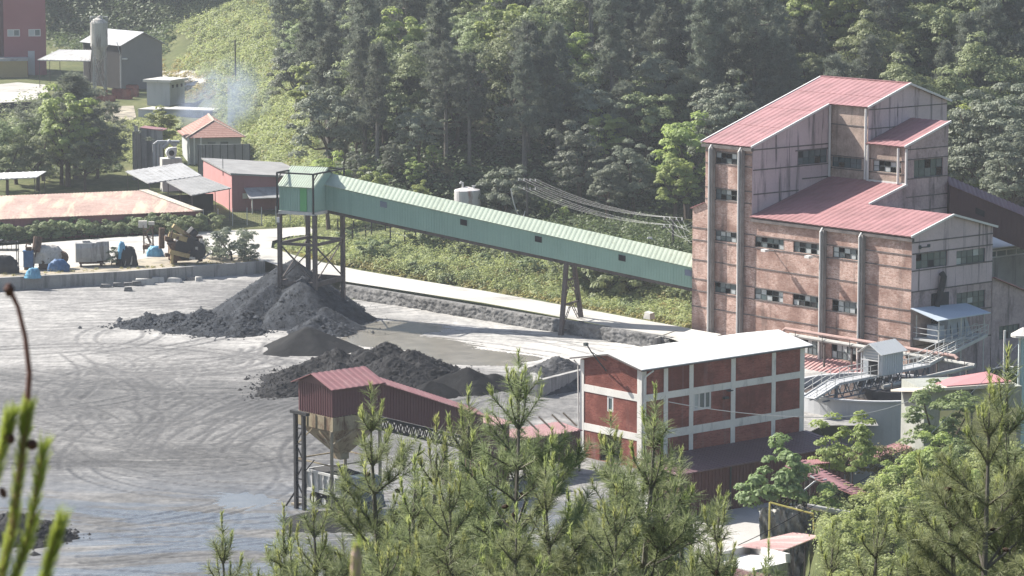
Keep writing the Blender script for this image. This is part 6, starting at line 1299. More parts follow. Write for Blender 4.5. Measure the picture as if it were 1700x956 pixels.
# ================================================================ vegetation
R = np.random.default_rng(42)
def unit(n): v = R.normal(size=(n, 3)); return v/np.linalg.norm(v, axis=1)[:, None]
def leafquads(C, Nrm, L, W, jit=.45):
    Nrm = Nrm/(np.linalg.norm(Nrm, axis=1)[:, None]+1e-9)
    """rhombic leaves at C, facing roughly Nrm"""
    n = len(C); N = Nrm+jit*unit(n); N /= np.linalg.norm(N, axis=1)[:, None]+1e-9
    T = np.cross(N, unit(n)); T /= np.linalg.norm(T, axis=1)[:, None]+1e-9; Bv = np.cross(N, T)
    l = (L*R.uniform(.6, 1.35, n))[:, None]; w_ = (W*R.uniform(.6, 1.35, n))[:, None]
    V = np.stack([C-T*l*.5, C+Bv*w_*.5-T*l*.05+N*w_*.12, C+T*l*.5, C-Bv*w_*.5-T*l*.05+N*w_*.12], 1).reshape(-1, 3)
    return V
def meshq(name, V, m):
    return rawmesh(name, V, np.arange(len(V)).reshape(-1, 4), m, False)
def needlequads(C, D, L, W):
    n = len(C); l = (L*R.uniform(.7, 1.2, n))[:, None]; S = np.cross(D, unit(n)); S /= np.linalg.norm(S, axis=1)[:, None]+1e-9; w_ = W*.5
    return np.stack([C-S*w_, C+S*w_, C+D*l+S*w_*.3, C+D*l-S*w_*.3], 1).reshape(-1, 3)
m_bark = mat('bark', (.12, .09, .07), .35, 2, .95, bump=.4); m_barkg = mat('grey_bark', (.19, .17, .15), .3, 2, .95)
LM = {
 'broad': leafmat('broad_leaf', (.075, .105, .045), (.33, .37, .19), .34),
 'bright': leafmat('bright_leaf', (.15, .20, .06), (.38, .42, .16), .45),
 'grey': leafmat('grey_green_leaf', (.085, .10, .075), (.24, .26, .185), .33),
 'pine': leafmat('forest_pine_needles', (.070, .085, .066), (.225, .245, .185), .30),
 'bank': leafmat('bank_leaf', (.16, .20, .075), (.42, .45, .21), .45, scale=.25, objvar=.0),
 'bankd': leafmat('bank_shade_leaf', (.045, .07, .03), (.12, .16, .07), .35, objvar=.0),  # darker copy of the bank leaf, with shade put into its colour
 'fig': leafmat('fig_leaf', (.10, .145, .055), (.27, .33, .15), .4),
 'needle': leafmat('young_pine_needle', (.085, .11, .05), (.31, .335, .19), .4, scale=3.5, objvar=.2),
 'candle': leafmat('pine_candle', (.24, .28, .10), (.47, .49, .23), .4, scale=3.0, objvar=.15),
}
def broadtree(name, h, rx, rz, nclump, nleaf, leaf, m, seed, label, cat='tree', group=None, trunk=.5, barkm=None, clr=.27, gap=.0):
    """crown of leaf clumps round branch ends, with gaps; trunk forks into limbs"""
    global R; R = np.random.default_rng(seed)
    root = thing(name, (0, 0, 0), label, cat, group); zc = h-rz
    dirs = unit(nclump*3); dirs = dirs[dirs[:, 2] > -.75][:nclump]
    rad = R.uniform(.45, 1.0, len(dirs))**.6*(1+.22*np.sin(3*np.arctan2(dirs[:, 1], dirs[:, 0])+seed)+.15*np.sin(7*dirs[:, 2]+seed))
    CC = dirs*rad[:, None]*[rx, rx, rz]+[0, 0, zc]
    cs = clr*rx*R.uniform(.6, 1.25, len(CC)); allV = []
    for c, s_ in zip(CC, cs):
        n = int(nleaf*R.uniform(.6, 1.3)); d = unit(n); d[:, 2] = np.abs(d[:, 2])*.9+d[:, 2]*.1
        p = c+d*(s_*R.uniform(.55, 1.05, n)**.6)[:, None]*[1, 1, .7]
        out = d*1.2+.5*nrm(c-[0, 0, zc-rz*.3])+[0, 0, .25]
        allV.append(leafquads(p, out, leaf, leaf*.62))
    o = meshq('crown', np.concatenate(allV), m); o.parent = root
    b = MB(); tr_ = .022*h+.03; b.tube([(0, 0, -.4), (.02*h, 0, h*trunk*.5), (.0, .02*h, h*trunk)], [tr_*1.3, tr_, tr_*.7], 7)
    for k in R.choice(len(CC), min(9, len(CC)), replace=False):
        c = CC[k]; st = np.array([0, .01*h, h*trunk*R.uniform(.5, 1.0)]); mid = (st+c)/2+[0, 0, -.05*h]; b.tube([st, mid, c], [tr_*.55, tr_*.35, tr_*.1], 5)
    b.build('trunk', barkm or m_bark, root); return root
def pinetree(name, h, r, nbr, nclump, m, seed, label, group, c0=.35, needle=.55):
    global R; R = np.random.default_rng(seed)
    root = thing(name, (0, 0, 0), label, 'pine', group); b = MB(); tr_ = .014*h+.05
    lean = R.normal(0, .02, 2)*h; ax = lambda t: np.array([lean[0]*t*t, lean[1]*t*t, h*t]); b.tube([ax(t) for t in (-.03, .3, .6, .85, 1)], [tr_*1.2, tr_, tr_*.7, tr_*.35, .03], 7)
    VV = []
    for i in range(nbr):
        t = c0+(1-c0)*(i+.5)/nbr; a = i*2.4+R.normal(0, .4); prof = math.sin(min(1, (1-t)/(1-c0)*1.25+.12)*math.pi/2)*(.75+.25*math.sin(5*t+seed)); L = r*prof*R.uniform(.6, 1.15)
        st = ax(t); en = st+np.array([math.cos(a)*L, math.sin(a)*L, L*R.uniform(.05, .45)]); b.tube([st, (st+en)/2+[0, 0, -.06*L], en], [tr_*.3, tr_*.2, .02], 4)
        k = int(nclump*(.5+.5*L/r)); q = R.uniform(.35, 1.05, k)
        C = st+(en-st)*q[:, None]+R.normal(0, .13*L+.12, (k, 3))*[1, 1, .5]
        nn = 30; Cq = np.repeat(C, nn, 0)+R.normal(0, .13, (k*nn, 3)); D = unit(k*nn)+[0, 0, .55]; D /= np.linalg.norm(D, axis=1)[:, None]
        VV.append(needlequads(Cq, D, needle, .10))
    o = meshq('crown', np.concatenate(VV), m); o.parent = root; b.build('trunk', m_barkg, root); return root
def cover(name, pts, m, leaf, n, hgt, spread, seed, label=None):
    global R; R = np.random.default_rng(seed); VV = []
    P = np.asarray(pts); k = len(P); C = np.repeat(P, n, 0); d = unit(k*n); d[:, 2] = np.abs(d[:, 2])
    s_ = np.repeat(R.lognormal(0, .35, k), n); C = C+d*(s_*R.uniform(.2, 1, k*n)**.5)[:, None]*[spread, spread, hgt]
    o = meshq(name, leafquads(C, d+[0, 0, .5], leaf, leaf*.55), m); setp(o, label, 'greenery' if label else None, None, 'stuff'); return o
def region(poly, n, seed, y0=345, y1=760):
    r = np.random.default_rng(seed); poly = np.asarray(poly, float); lo, hi = poly.min(0), poly.max(0); out = []
    def inside(u, v):
        c = False; j = len(poly)-1
        for i in range(len(poly)):
            if (poly[i, 1] > v) != (poly[j, 1] > v) and u < (poly[j, 0]-poly[i, 0])*(v-poly[i, 1])/(poly[j, 1]-poly[i, 1])+poly[i, 0]: c = not c
            j = i
        return c
    t = 0
    while len(out) < n and t < n*20:
        t += 1; u, v = r.uniform(lo[0], hi[0]), r.uniform(lo[1], hi[1])
        if inside(u, v): q = GT(u, v, y0, y1); out.append(q)
    return out
GF = 'trees of the wooded hillside'
LPT = 'tall grey green pine in the dense wood on the hillside'; LBT = 'leafy broadleaf tree in the dense wood on the hillside'
pines = [pinetree('forest_pine', h, r, n, k, LM['pine'], s, LPT, 'pines of the wooded hillside', c0) for h, r, n, k, s, c0 in ((17, 4.2, 46, 11, 1, .28), (20, 4.0, 50, 11, 2, .38), (14, 3.9, 42, 11, 3, .15), (18.5, 3.7, 44, 10, 4, .45))]
broads = [broadtree('forest_tree', h, rx, rz, nc, nl, lf, LM[mm], s, LBT, 'tree', 'broadleaf trees of the wooded hillside') for h, rx, rz, nc, nl, lf, mm, s in ((13, 4.2, 4.8, 80, 130, .36, 'broad', 11), (15, 4.8, 5.6, 95, 130, .36, 'broad', 12), (11, 3.6, 4.4, 74, 130, .34, 'grey', 13), (9, 3.2, 3.6, 62, 130, .34, 'broad', 14))]
bright = broadtree('bright_tree', 9, 2.6, 3.6, 60, 120, .34, LM['bright'], 15, 'bright yellow green broadleaf tree scattered among the pines of the wooded hillside', 'tree', 'bright trees of the wooded hillside')
greyt = broadtree('grey_tree', 12, 3.2, 5.0, 90, 130, .30, LM['grey'], 16, 'grey green bushy tree in front of the dark wood', 'tree', 'grey green trees before the wood')
used = set()
def put(proto, x, y, s=1.0, label=None, group=None, z=None, sz=None):
    z = float(terr(x, y))-.15 if z is None else z
    rot = random.uniform(0, 6.28); sc_ = (s*random.uniform(.92, 1.08), s*random.uniform(.92, 1.08), s if sz is None else sz)
    if proto.name not in used:
        used.add(proto.name); proto.location = (x, y, z); proto.rotation_euler = (0, 0, rot); proto.scale = sc_
        if label: proto['label'] = label
        if group: proto['group'] = group
        return proto
    return dup(proto, (x, y, z), rot, sc_, label, group)
def putpx(proto, u, vt, y, h0, label=None, group=None, vb=None):
    """tree whose top shows at (u, vt) when it stands at depth y"""
    top = PY(u, vt, y); x = top[0]; z = float(terr(x, y)); return put(proto, x, y, max(.25, (top[2]-z)/h0), label, group)
# the wood: jittered rows climbing the hill
n_tree = 0
for row, y in enumerate(np.concatenate([np.arange(415, 470, 6), np.arange(472, 545, 9)])):
    step = 4.7+.035*(y-416)
    for x in np.arange(-60, 105, step):
        x = x+random.uniform(-.4, .4)*step; yy = y+random.uniform(-3.5, 3.5)
        if x < XF(yy)+7+.05*(yy-410): continue
        u = 850+F*x/ (yy*math.cos(PITCH)); 
        if u > 1760 or (u < 380): continue
        if x > 78: continue
        if random.random() < .07: put(bright, x, yy, random.uniform(1.2, 1.7))  # brighter leaf colour standing in for sunlit crowns among the wood
        elif random.random() < .5: put(random.choice(pines), x, yy, random.uniform(.72, 1.1))
        else: put(random.choice(broads), x, yy, random.uniform(.75, 1.15))
        n_tree += 1
print('forest', n_tree)
# trees that can be told apart in front of the wood
GB_, GG_ = 'bright trees before the wood', 'grey green trees before the wood'
for proto, u, vt, y, h0, lb in (
        (bright, 1005, 182, 412, 9, 'yellow green tree standing tallest between two grey ones behind the power lines'),
        (bright, 1143, 192, 402, 9, "yellow green tree rising just beside the brick tower's far corner"),
        (bright, 1120, 255, 396, 9, "lower yellow green tree under the one beside the brick tower's corner"),
        (bright, 1640, 230, 400, 9, 'yellow green tree above the dark brown gallery'),
        (bright, 1582, 180, 402, 9, "yellow green tree half hidden by the brick tower's gabled end"),
        (bright, 720, 236, 412, 9, 'sunlit tree above the middle of the green gallery, beside the dark gap in the wood'),
        (bright, 690, 262, 408, 9, 'smaller sunlit tree below the sunlit one above the green gallery'),
        (greyt, 650, 235, 410, 12, 'grey green tree above the head of the green gallery, second from the tower'),
        (greyt, 590, 248, 409, 12, "grey green tree directly behind the green tower's roof"),
        (greyt, 962, 205, 404, 12, "big grey green tree behind the taller power pole's wires"),
        (greyt, 1050, 236, 400, 12, 'broad grey green tree above the middle of the power lines'),
        (greyt, 1010, 262, 398, 12, 'low grey green tree between the two broad ones above the power lines'),
        (greyt, 1185, 160, 408, 12, "grey green tree whose top peeks over the brick tower's sloping roof edge"),
        (greyt, 1640, 145, 396, 12, 'tallest grey green tree above the brown gallery'),
        (greyt, 1690, 150, 392, 12, 'grey green tree farthest from the brick tower above the brown gallery'),
        (greyt, 1600, 165, 399, 12, "grey green tree nearest the brick tower's gabled end"),
        (greyt, 1680, 215, 384, 12, "low grey green tree just over the brown gallery's roof"),
        (greyt, 1270, 235, 409, 12, "grey green tree hidden behind the brick tower's roof but for its tip"),
        (broads[2], 545, 130, 420, 11, 'dark rounded tree where the wood meets the sunny slope'),
        (broads[1], 760, 22, 452, 15, 'large pale crowned tree high in the middle of the wood'),
        (broads[0], 700, 50, 446, 13, 'pale crowned tree beside the largest one high in the wood'),
        (broads[1], 820, 40, 458, 15, 'wide crowned tree on the far side of the largest pale one high in the wood')):
    putpx(proto, u, vt, y, h0, lb, 'trees seen singly before the wood')
rt = broadtree('round_tree', 7.5, 3.3, 3.5, 60, 85, .42, LM['grey'], 21, 'round pale green tree beside the tall power pole behind the gallery', 'tree', None); putpx(rt, 842, 273, 402, 7.5)
for u, vt, y in ((545, 255, 398), (620, 278, 400), (700, 300, 402), (905, 340, 400), (935, 345, 398)):
    putpx(bright, u, vt, y, 9, 'low sunny bush at the foot of the dark wood behind the green gallery', 'low sunny bushes at the foot of the wood')
wv = [(x, y, float(terr(x, y))) for x, y in zip(np.random.default_rng(5).uniform(-45, 75, 3600), 405+np.random.default_rng(6).uniform(0, 1, 3600)**1.7*112) if x > XF(y)+8+.08*(y-410)]
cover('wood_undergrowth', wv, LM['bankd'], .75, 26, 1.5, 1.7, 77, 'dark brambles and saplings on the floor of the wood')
# left group
feather = pinetree('feathery_tree', 15, 5.6, 64, 15, LM['grey'], 31, 'feathery grey green tree in front of the silo', None, .12, .5); putpx(feather, 122, 100, 452, 15).scale = (1.5, 1.5, 1.0)
Ld = 'dark leafy tree of the dense clump around the feathery tree by the silo'
for i, (u, vt, y, p_) in enumerate(((25, 196, 446, broads[0]), (70, 180, 450, broads[1]), (-15, 190, 440, broads[0]), (60, 220, 440, broads[3]), (160, 200, 452, broads[0]), (100, 190, 446, broads[1]), (140, 230, 440, broads[3]), (10, 235, 436, broads[3]), (110, 150, 455, broads[2]))): putpx(p_, u, vt, y, {0: 13, 1: 15, 2: 11, 3: 9}[broads.index(p_)], Ld, 'dark leafy clump by the silo')
cover('wood_undergrowth', region([(-20, 190), (60, 170), (120, 190), (170, 200), (180, 250), (170, 290), (-20, 300)], 300, 21), LM['broad'], .5, 60, 2.0, 3.0, 21, 'dark tangled lower foliage of the clump left of the silo')
putpx(bright, 110, 145, 444, 9, 'single yellow green sapling among the dark clump before the silo', 'sapling by the silo')
putpx(bright, 270, 178, 470, 9, 'small tree on the weedy ground beside the square kiosk', 'kiosk tree')
for x in np.arange(-150, -40, 8):
    for y in (668, 684, 702, 722): put(random.choice(broads[:3]), x+random.uniform(-4, 4), y+random.uniform(-5, 5), random.uniform(.8, 1.2), 'dark tree on the shaded far hill behind the silo', 'trees of the shaded far hill')
# shrubs of the lot
shr = broadtree('lot_shrub', 3.2, 2.3, 1.7, 46, 80, .26, LM['grey'], 41, 'loose grey green shrub between the rusty machine and the coal heap', 'shrub', None, .3); q = G(385, 432, 1.3); put(shr, q[0], q[1], 1.15, z=1.25)
put(shr, *G(352, 428, 1.3)[:2], .7, 'smaller grey shrub close against the rusty machine', z=1.25); put(shr, *G(412, 433, 1.3)[:2], .6, 'small shrub at the end of the retaining wall', z=1.25); put(shr, *G(185, 440, 1.3)[:2], .62, 'dry grey shrub between the tank trailer and the draped machine', z=1.25)
hedge = broadtree('hedge_shrub', 2.2, 1.7, 1.2, 40, 70, .28, LM['bankd' if 0 else 'broad'], 42, 'dark green hedge shrub along the foot of the pink shed', 'shrub', 'hedge along the pink shed', .3)
for u in range(-20, 350, 13): q = G(u, 398-.046*max(0, u), 1.3); put(hedge, q[0], q[1], random.uniform(.7, 1.2), z=1.1)
for u, v, s_ in ((165, 372, 1.2), (250, 378, 1.0), (300, 378, 1.1)): q = G(u, v+10, 1.3); put(hedge, q[0], q[1], s_, 'taller hedge shrub climbing the pink shed wall', 'tall shrubs at the pink shed wall', z=1.1)
# bank between road and wood
bush = broadtree('bank_bush', 2.6, 1.9, 1.5, 40, 75, .30, LM['broad'], 43, 'dark bush on the sunny green bank under the green gallery', 'bush', 'dark bushes on the green bank', .3)
for u, v, s_ in ((622, 428, .9), (708, 412, 1.1), (735, 408, 1.0), (640, 420, .7), (765, 428, .7), (790, 425, .7), (825, 430, .9), (860, 435, .8), (800, 440, .6), (990, 482, 1.5), (1020, 488, 1.7), (1045, 492, 1.3), (1065, 478, 1.0), (960, 470, .9), (720, 455, .6), (575, 400, .6), (880, 452, .7), (930, 455, .8), (1138, 500, .6), (740, 470, .5), (690, 450, .5)):
    q = GT(u, v, 308); put(bush, q[0], q[1], s_)
bank = [(455, 412), (560, 436), (700, 462), (900, 496), (1148, 543), (1148, 470), (1000, 440), (850, 405), (720, 385), (600, 400), (560, 392), (500, 400)]
cover('ground_cover', region(bank, 2500, 1, 308), LM['bank'], .30, 36, .75, .7, 1, 'sunny yellow green undergrowth on the bank between the road and the wood')
cover('ground_cover', region([(440, 378), (660, 378), (660, 368), (560, 366), (440, 366)], 220, 2), LM['bank'], .26, 40, .7, .6, 2, 'strip of weeds along the chain link fence')
cover('ground_cover', region([(455, 412), (560, 441), (700, 466), (900, 500), (1148, 545), (1148, 539), (900, 492), (600, 441)], 320, 9, 308), leafmat('dry_grass', (.20, .17, .06), (.36, .32, .13), .4, objvar=0), .30, 26, .35, .5, 9, 'dry yellow grass verge along the far edge of the road')
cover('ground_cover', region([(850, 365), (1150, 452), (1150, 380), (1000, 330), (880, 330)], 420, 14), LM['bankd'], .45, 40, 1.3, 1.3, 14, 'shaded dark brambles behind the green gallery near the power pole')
cover('ground_cover', region([(75, -20), (300, -20), (290, 60), (270, 100), (100, 95), (80, 60)], 420, 15), LM['bankd'], .8, 34, 2.2, 2.2, 15, 'brush coloured dark for the shade on the slope behind the grey gabled shed')  # hill shadow imitated by the dark leaf colour
slope = [(260, -20), (560, -20), (540, 130), (520, 250), (540, 290), (450, 275), (415, 250), (400, 215), (360, 190), (365, 150), (300, 105), (330, 70), (270, 40)]
cover('ground_cover', region(slope, 3000, 3), LM['bank'], .42, 44, 1.1, 1.1, 3, 'sunny green scrub covering the slope above the hipped house')
cover('ground_cover', region(slope, 420, 31), LM['broad'], .40, 60, 1.3, 1.4, 31, 'darker green brambles dotted over the sunny slope above the hipped house')
cover('ground_cover', region(slope, 320, 32), leafmat('dry_grass', (.20, .17, .06), (.36, .32, .13)), .40, 40, .9, .8, 32, 'dry straw coloured tufts on the sunny slope above the hipped house')
cover('ground_cover', region(bank, 260, 33, 308), LM['broad'], .28, 60, .95, .9, 33, 'darker green weeds among the sunny undergrowth of the bank')
cover('ground_cover', region(bank, 240, 34, 308), leafmat('dry_grass', (.20, .17, .06), (.36, .32, .13)), .30, 36, .6, .6, 34, 'dry straw coloured tufts among the undergrowth of the bank')
cover('ground_cover', region([(178, 200), (230, 205), (300, 200), (300, 262), (230, 275), (190, 262)], 420, 4), LM['bank'], .34, 40, .8, .8, 4, 'weedy green ground around the roofless shed')
cover('ground_cover', region([(262, 100), (350, 98), (400, 135), (365, 165), (265, 168), (262, 140)], 240, 5), leafmat('dry_grass', (.20, .17, .06), (.36, .32, .13)), .36, 34, .5, .9, 5, 'dry yellow grass beside the track behind the grey shed')
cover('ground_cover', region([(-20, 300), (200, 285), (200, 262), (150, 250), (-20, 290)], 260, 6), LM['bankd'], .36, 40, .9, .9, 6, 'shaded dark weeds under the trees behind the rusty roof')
cover('ground_cover', [G(u+random.uniform(-4, 4), v+random.uniform(-1.5, 1.5), 1.3) for u in range(0, 440, 4) for v in (458-.058*u,) if random.random() < .45], leafmat('dry_grass', (.20, .17, .06), (.36, .32, .13)), .16, 26, .28, .35, 7, 'dry grass tufts along the top of the retaining wall')
# overgrown terrace at the lower right
hill = [(1300, 800), (1340, 770), (1420, 830), (1480, 780), (1540, 740), (1720, 690), (1720, 1000), (1380, 1000), (1360, 890), (1330, 850)]
cover('ground_cover', region(hill, 1000, 8, 195, 262), LM['bank'], .24, 46, .75, .6, 8, 'sunny tangled undergrowth on the terrace below the ochre building')
tb = broadtree('terrace_bush', 2.4, 1.7, 1.4, 44, 90, .22, LM['bright'], 51, 'bright green bush on the overgrown terrace below the ochre building', 'bush', 'bright bushes on the terrace', .3)
for u, v, s_ in ((1560, 790, 1.2), (1500, 812, 1.0), (1450, 880, .9), (1520, 870, 1.1), (1480, 930, .9), (1600, 840, 1.0), (1640, 800, .9), (1560, 930, 1.0), (1420, 915, .8), (1680, 900, 1.1), (1610, 915, 1.0), (1395, 900, .7), (1370, 850, .6), (1440, 845, .7), (1540, 835, .9)):
    q = GT(u, v, 195, 262); put(tb, q[0], q[1], s_)
fig = broadtree('fig_tree', 5.2, 2.3, 2.2, 50, 70, .36, LM['fig'], 52, 'large leaved pale green fig tree in front of the dark brown shed', 'tree', None, .45); q = PY(1293, 750, 225.5); zb = .3; put(fig, q[0], 225.5, 1.2, z=q[2]-6.2)
rt2 = broadtree('rounded_tree', 5.0, 2.0, 2.2, 56, 90, .24, LM['bright'], 53, 'round fresh green tree standing before the pale round tank', 'tree', None, .45); q = PY(1408, 697, 241); put(rt2, q[0], 241, 1.2, z=q[2]-6.0)
gt3 = broadtree('grey_leaved_tree', 7, 2.1, 3.4, 76, 90, .24, LM['fig'], 54, 'tall grey green tree hiding the corner of the ochre building', 'tree', None, .4); q = PY(1562, 645, 237); put(gt3, q[0], 237, 1.0, z=q[2]-7, sz=1.0).scale = (1.35, 1.35, 1.05)
put(gt3, PY(1605, 720, 232)[0], 232, .62, 'shorter grey green tree beside the tall one before the ochre wall', z=PY(1605, 725, 232)[2]-4.3)
cover('creeper', [PY(random.uniform(1420, 1525), random.uniform(745, 790), 243.5) for _ in range(130)], leafmat('dry_creeper', (.10, .09, .04), (.26, .24, .13), .3, objvar=0), .2, 34, .5, .5, 10, 'dry brownish creeper tangled over the red shelter strip')
# ---------------------------------------------------------------- near pines
def youngpine(name, h, seed, label, spread=.42, whorl=.62, nn=70, low=.0):
    global R; R = np.random.default_rng(seed); rr = random.Random(seed)
    root = thing(name, (0, 0, 0), label, 'pine', 'young pines in the foreground'); b = MB(); NV = []; CV = []
    def shoot(p, d, L, candle=True):
        """a twig: long spread needles along it, an upright candle with short needles at its tip"""
        d = nrm(d); n = int(nn*L/.5); t = R.uniform(.0, 1.0, n)**.55; C = p+d*(t*L)[:, None]
        side = unit(n); side -= d*(side@d)[:, None]; side /= np.linalg.norm(side, axis=1)[:, None]
        D = d*R.uniform(.2, 1.0, n)[:, None]+side*R.uniform(.5, 1, n)[:, None]; D /= np.linalg.norm(D, axis=1)[:, None]
        NV.append(needlequads(C, D, .17, .0078))
        if candle:
            u = nrm(d*.5+np.array([0, 0, 1.0])); Lc = R.uniform(.10, .26); e = p+d*L; m = int(85*Lc/.25); t = R.uniform(0, 1, m); side = unit(m); D = u*1.0+side*.55; D /= np.linalg.norm(D, axis=1)[:, None]
            CV.append(needlequads(e+u*(t*Lc)[:, None], D, .075, .009)); b.tube([e, e+u*Lc], [.011, .006], 4)
            if R.random() < .4:
                u2 = nrm(u+R.normal(0, .25, 3)); m = 45; t = R.uniform(0, 1, m); D = u2+unit(m)*.38; D /= np.linalg.norm(D, axis=1)[:, None]; CV.append(needlequads(e+u2*(t*Lc*.7)[:, None], D, .07, .009))
    lean = R.normal(0, .025, 2); ax = lambda z: np.array([lean[0]*z+.05*math.sin(z*1.3+seed), lean[1]*z, z])
    zs_ = np.linspace(0, h, 12); b.tube([ax(z) for z in zs_], [.012+.075*(1-z/h)*(h/6)**.5 for z in zs_], 6)
    shoot(ax(h-.1), np.array([0, 0, 1]), .3)
    z = h-.35
    while z > low*h:
        f = (h-z); L = min(2.6, .25+f*spread)*R.uniform(.8, 1.1); nb = 5 if f < 3 else 6; a0 = R.uniform(0, 6)
        for k in range(nb):
            a = a0+k*2*math.pi/nb+R.normal(0, .25); el = R.uniform(.75, 1.1) if f < 1.2 else R.uniform(.35, .8); Lk = L*R.uniform(.65, 1.1)
            d = np.array([math.cos(a)*math.cos(el), math.sin(a)*math.cos(el), math.sin(el)]); st = ax(z); pts_ = [st]; dd = d.copy(); ns = max(2, int(Lk/.3))
            for q in range(ns): dd = nrm(dd+np.array([0, 0, .13])+R.normal(0, .09, 3)); pts_.append(pts_[-1]+dd*Lk/ns)
            b.tube(pts_, list(np.linspace(.012+.010*Lk, .006, len(pts_))), 4, caps=False)
            for q in range(1, len(pts_)):
                if q/len(pts_) < .3 and Lk > .9: continue
                shoot(pts_[q-1], pts_[q]-pts_[q-1], Lk/ns*1.05, q == len(pts_)-1 and R.random() < .75)
                for sgn in ((-1, 1) if Lk > .6 else ()):
                    for rep_ in range(2 if R.random() < .55 else 1):
                        dirn = nrm(pts_[q]-pts_[q-1]); s2 = nrm(np.cross(dirn, EZ))*sgn; dq = nrm(dirn*.8+s2*R.uniform(.4, 1.1)+[0, 0, R.uniform(-.1, .8)]); Lq = (.22+.3*Lk*(1-q/len(pts_)))*R.uniform(.6, 1.2); b.tube([pts_[q], pts_[q]+dq*Lq], [.009, .005], 4, caps=False); shoot(pts_[q]+dq*Lq*.15, dq, Lq, R.random() < .22)
        z -= whorl*R.uniform(.75, 1.2)
    meshq('needle_foliage', np.concatenate(NV), LM['needle']).parent = root; meshq('candle_shoot', np.concatenate(CV), LM['candle']).parent = root; b.build('branch_wood', m_barkg, root)
    # cones
    for k in range(8):
        cb = MB(); z_ = h*R.uniform(.35, .85); a = R.uniform(0, 6.28); r0 = R.uniform(.05, .5); c = ax(z_)+[math.cos(a)*r0, math.sin(a)*r0, .02]; dv = np.array([math.cos(a), math.sin(a), -.2])*.1; cb.tube([c, c+dv*.35, c+dv*.8, c+dv], [.012, .034, .026, .006], 6); cb.build('cone', mat('pine_cone', (.07, .04, .025), .3, 8, .9), root)
    print(name, sum(len(x) for x in NV)//4)
    return root
PG_ = 'young pines in the foreground'
yp = [youngpine('young_pine', 5.2, 61, '', .27, .46, 130), youngpine('young_pine', 4.2, 62, '', .38, .42, 130), youngpine('young_pine', 3.4, 63, '', .30, .38, 130), youngpine('young_pine', 5.5, 64, '', .42, .46, 130)]
HY = [5.35, 4.35, 3.5, 5.6]
def pine(i, u, vt, y, label, s=None):
    top = PY(u, vt, y); s = s or 1.0; z = top[2]-HY[i]*s; g0_ = float(terr(top[0], y))
    if z > g0_+.1: s = (top[2]-g0_)/HY[i]; z = g0_
    return put(yp[i], top[0], y, s, label, PG_, z=z)
for a in ((0, 622, 655, 52, 'slender young pine with a dark stem before the tipper truck'),
          (2, 695, 735, 54, 'shorter young pine next to the slender dark stemmed one'),
          (2, 762, 695, 56, 'narrow young pine under the leg of the maroon gallery'),
          (3, 862, 612, 50, 'widest and tallest young pine covering the low end of the maroon gallery'),
          (0, 1012, 700, 53, 'young pine before the corner of the white roofed brick building'),
          (1, 1068, 682, 51, 'bushy young pine whose tip touches the white roofed building corner'),
          (2, 1128, 790, 55, 'small young pine before the brown shed end'),
          (2, 1172, 848, 47, 'small bright tipped pine in front of the shaded court'),
          (1, 385, 878, 46, 'low young pine standing alone against the wet yard'),
          (2, 478, 868, 48, 'thin young pine next to the lone low one, before the wet yard'),
          (1, 540, 842, 47, 'bushy low pine in front of the coal spill'),
          (2, 660, 800, 46, 'lime tipped low pine at the foot of the slender one'),
          (3, 745, 800, 44, 'broad low pine below the maroon gallery leg'),
          (1, 930, 790, 43, 'dense low pine below the widest pine'),
          (3, 1020, 838, 42, 'spreading low pine full of cones below the end of the brown shed'),
          (3, 640, 905, 39, 'dark pine crown below the truck'),
          (1, 840, 870, 40, 'fluffy pine crown under the widest pine'),
          (1, 470, 930, 38, 'pine tip barely peeping up before the wet yard'),
          (3, 1640, 672, 42, 'large dark open branched pine before the ochre building'),
          (0, 1592, 760, 43, 'slimmer pine beside the large one before the ochre building'),
          (2, 1690, 640, 44, 'lime tipped pine top against the ochre wall'),
          (2, 1432, 868, 45, 'small pine before the overgrown terrace'),
          (2, 1360, 900, 44, 'small bright pine before the open pavilion'),
          (1, 1250, 930, 40, 'low pine tip before the plum roof'),
          (2, 1530, 925, 42, 'low pine before the bushes of the terrace')): pine(*a)
# the blurred twig close to the lens
y0 = 4.6
TW_ = thing('pine_twig', PY(20, 1010, y0), 'close out of focus pine twig with small cones and a bare purple stem', 'twig')
b = MB(); q = [PY(u, v, y0) for u, v in ((-10, 1010), (20, 880), (38, 740), (44, 690), (49, 620), (42, 560), (30, 510), (16, 480))]; b.tube(q, [.005, .005, .0048, .0045, .0042, .0038, .0036, .004], 8, world=True)
q2 = [PY(u, v, y0) for u, v in ((15, 990), (50, 880), (72, 750))]; q3 = [PY(u, v, y0) for u, v in ((60, 1010), (80, 940), (100, 870))]; q4 = [PY(u, v, y0) for u, v in ((-20, 830), (5, 740), (15, 700))]
for qq in (q2, q3, q4): b.tube(qq, .0035, 6, world=True)
b.build('stem', mat('purple_brown_twig', (.26, .12, .10), .25, 40, .8), TW_)
R = np.random.default_rng(71); NV = []
for qq in (q[:4], q2, q3, q4):
    for p_, e_ in zip(qq[:-1], qq[1:]):
        n = 420; t = R.uniform(0, 1, n); d = nrm(e_-p_); D = d+unit(n)*.42; D /= np.linalg.norm(D, axis=1)[:, None]; NV.append(needlequads(p_+(e_-p_)*t[:, None], D, .032, .0018))
o = meshq('needle_foliage', np.concatenate(NV)-np.array(TW_.location), leafmat('lime_needle', (.20, .25, .05), (.42, .46, .14), .4, scale=20, objvar=0)); o.parent = TW_
for u, v, du, dv in ((22, 735, -14, -16), (44, 740, 18, -4), (0, 820, 10, -4)):
    b = MB(); p_, e_ = PY(u, v, y0), PY(u+du, v+dv, y0); b.tube([p_, p_+(e_-p_)*.3, p_+(e_-p_)*.8, e_], [.003, .0085, .008, .003], 8, world=True); b.build('cone', mat('reddish_bud', (.11, .05, .04), .3, 60, .8), TW_)
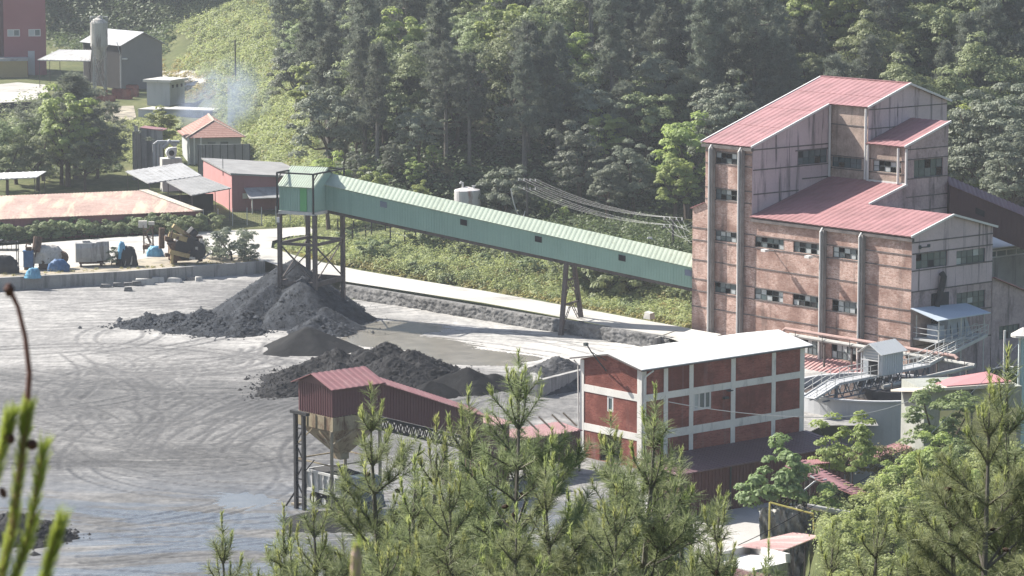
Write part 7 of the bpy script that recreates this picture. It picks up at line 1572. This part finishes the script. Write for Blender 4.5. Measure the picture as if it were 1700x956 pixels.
b = MB(); c = PY(15, 479, y0); b.tube([c-EZ*.012, c, c+EZ*.008], [.004, .0085, .003], 8, world=True); b.build('bud', mat('reddish_bud', (.11, .05, .04), .3, 60, .8), TW_)
b = MB(); c0_ = PY(590, 1000, 5.2); c1_ = PY(592, 903, 5.2); TW2 = thing('pine_bud', c0_, 'blurred pinkish pine bud poking up at the bottom edge close to the lens', 'twig'); b.tube([c0_, c0_+(c1_-c0_)*.8, c1_], [.010, .009, .004], 8, world=True); b.build('stem', mat('pinkish_bud', (.50, .36, .30), .2, 60, .8), TW2)
n = 200; t = R.uniform(0, .85, n); D = EZ+unit(n)*.4; D /= np.linalg.norm(D, axis=1)[:, None]; o = meshq('needle_foliage', needlequads(c0_+(c1_-c0_)*t[:, None], D, .035, .0016)-np.array(TW2.location), leafmat('lime_needle', (.20, .25, .05), (.42, .46, .14))); o.parent = TW2
# ---------------------------------------------------------------- smoke and haze
def volobj(name, lo, hi, dens, col, aniso, noise=None):
    b = MB(); b.box(lo[0], hi[0], lo[1], hi[1], lo[2], hi[2]); t = NT(name+'_volume'); v = t.n('ShaderNodeVolumePrincipled'); v.inputs['Color'].default_value = (*col, 1); v.inputs['Anisotropy'].default_value = aniso
    if noise is None: v.inputs['Density'].default_value = dens
    else:
        tc = t.n('ShaderNodeTexCoord'); n_ = t.noise(t.coord('Object', scale=(1, 1, .8)), .28, 3, .55, .6)
        g = t.n('ShaderNodeTexGradient', gradient_type='SPHERICAL'); mp = t.n('ShaderNodeMapping'); t.l(tc.outputs['Generated'], mp.inputs[0]); mp.inputs['Location'].default_value = (-1, -1, -1); mp.inputs['Scale'].default_value = (2, 2, 2); t.l(mp.outputs[0], g.inputs[0])
        k = t.math('MULTIPLY', t.ramp(n_, [(.42, 0.0), (.7, 1.0)]), g.outputs['Fac']); t.l(t.math('MULTIPLY', k, dens), v.inputs['Density'])
    t.l(v.outputs[0], t.out.inputs['Volume']); o = b.build(name, t.mat); return setp(o, None, None, None, 'stuff')
if SMOKE:
    c = PY(375, 165, 500); volobj('smoke', c-[8, 9, 7], c+[8, 9, 7], .32, (.62, .74, 1.0), .0, 1); c = PY(330, 200, 486); volobj('smoke', c-[4, 5, 6], c+[4, 5, 6], .30, (.66, .76, 1.0), .0, 1)
if HAZE: volobj('haze', (-715, -75, -12), (715, 1420, 130), HAZE, (.86, .92, 1.0), .25)
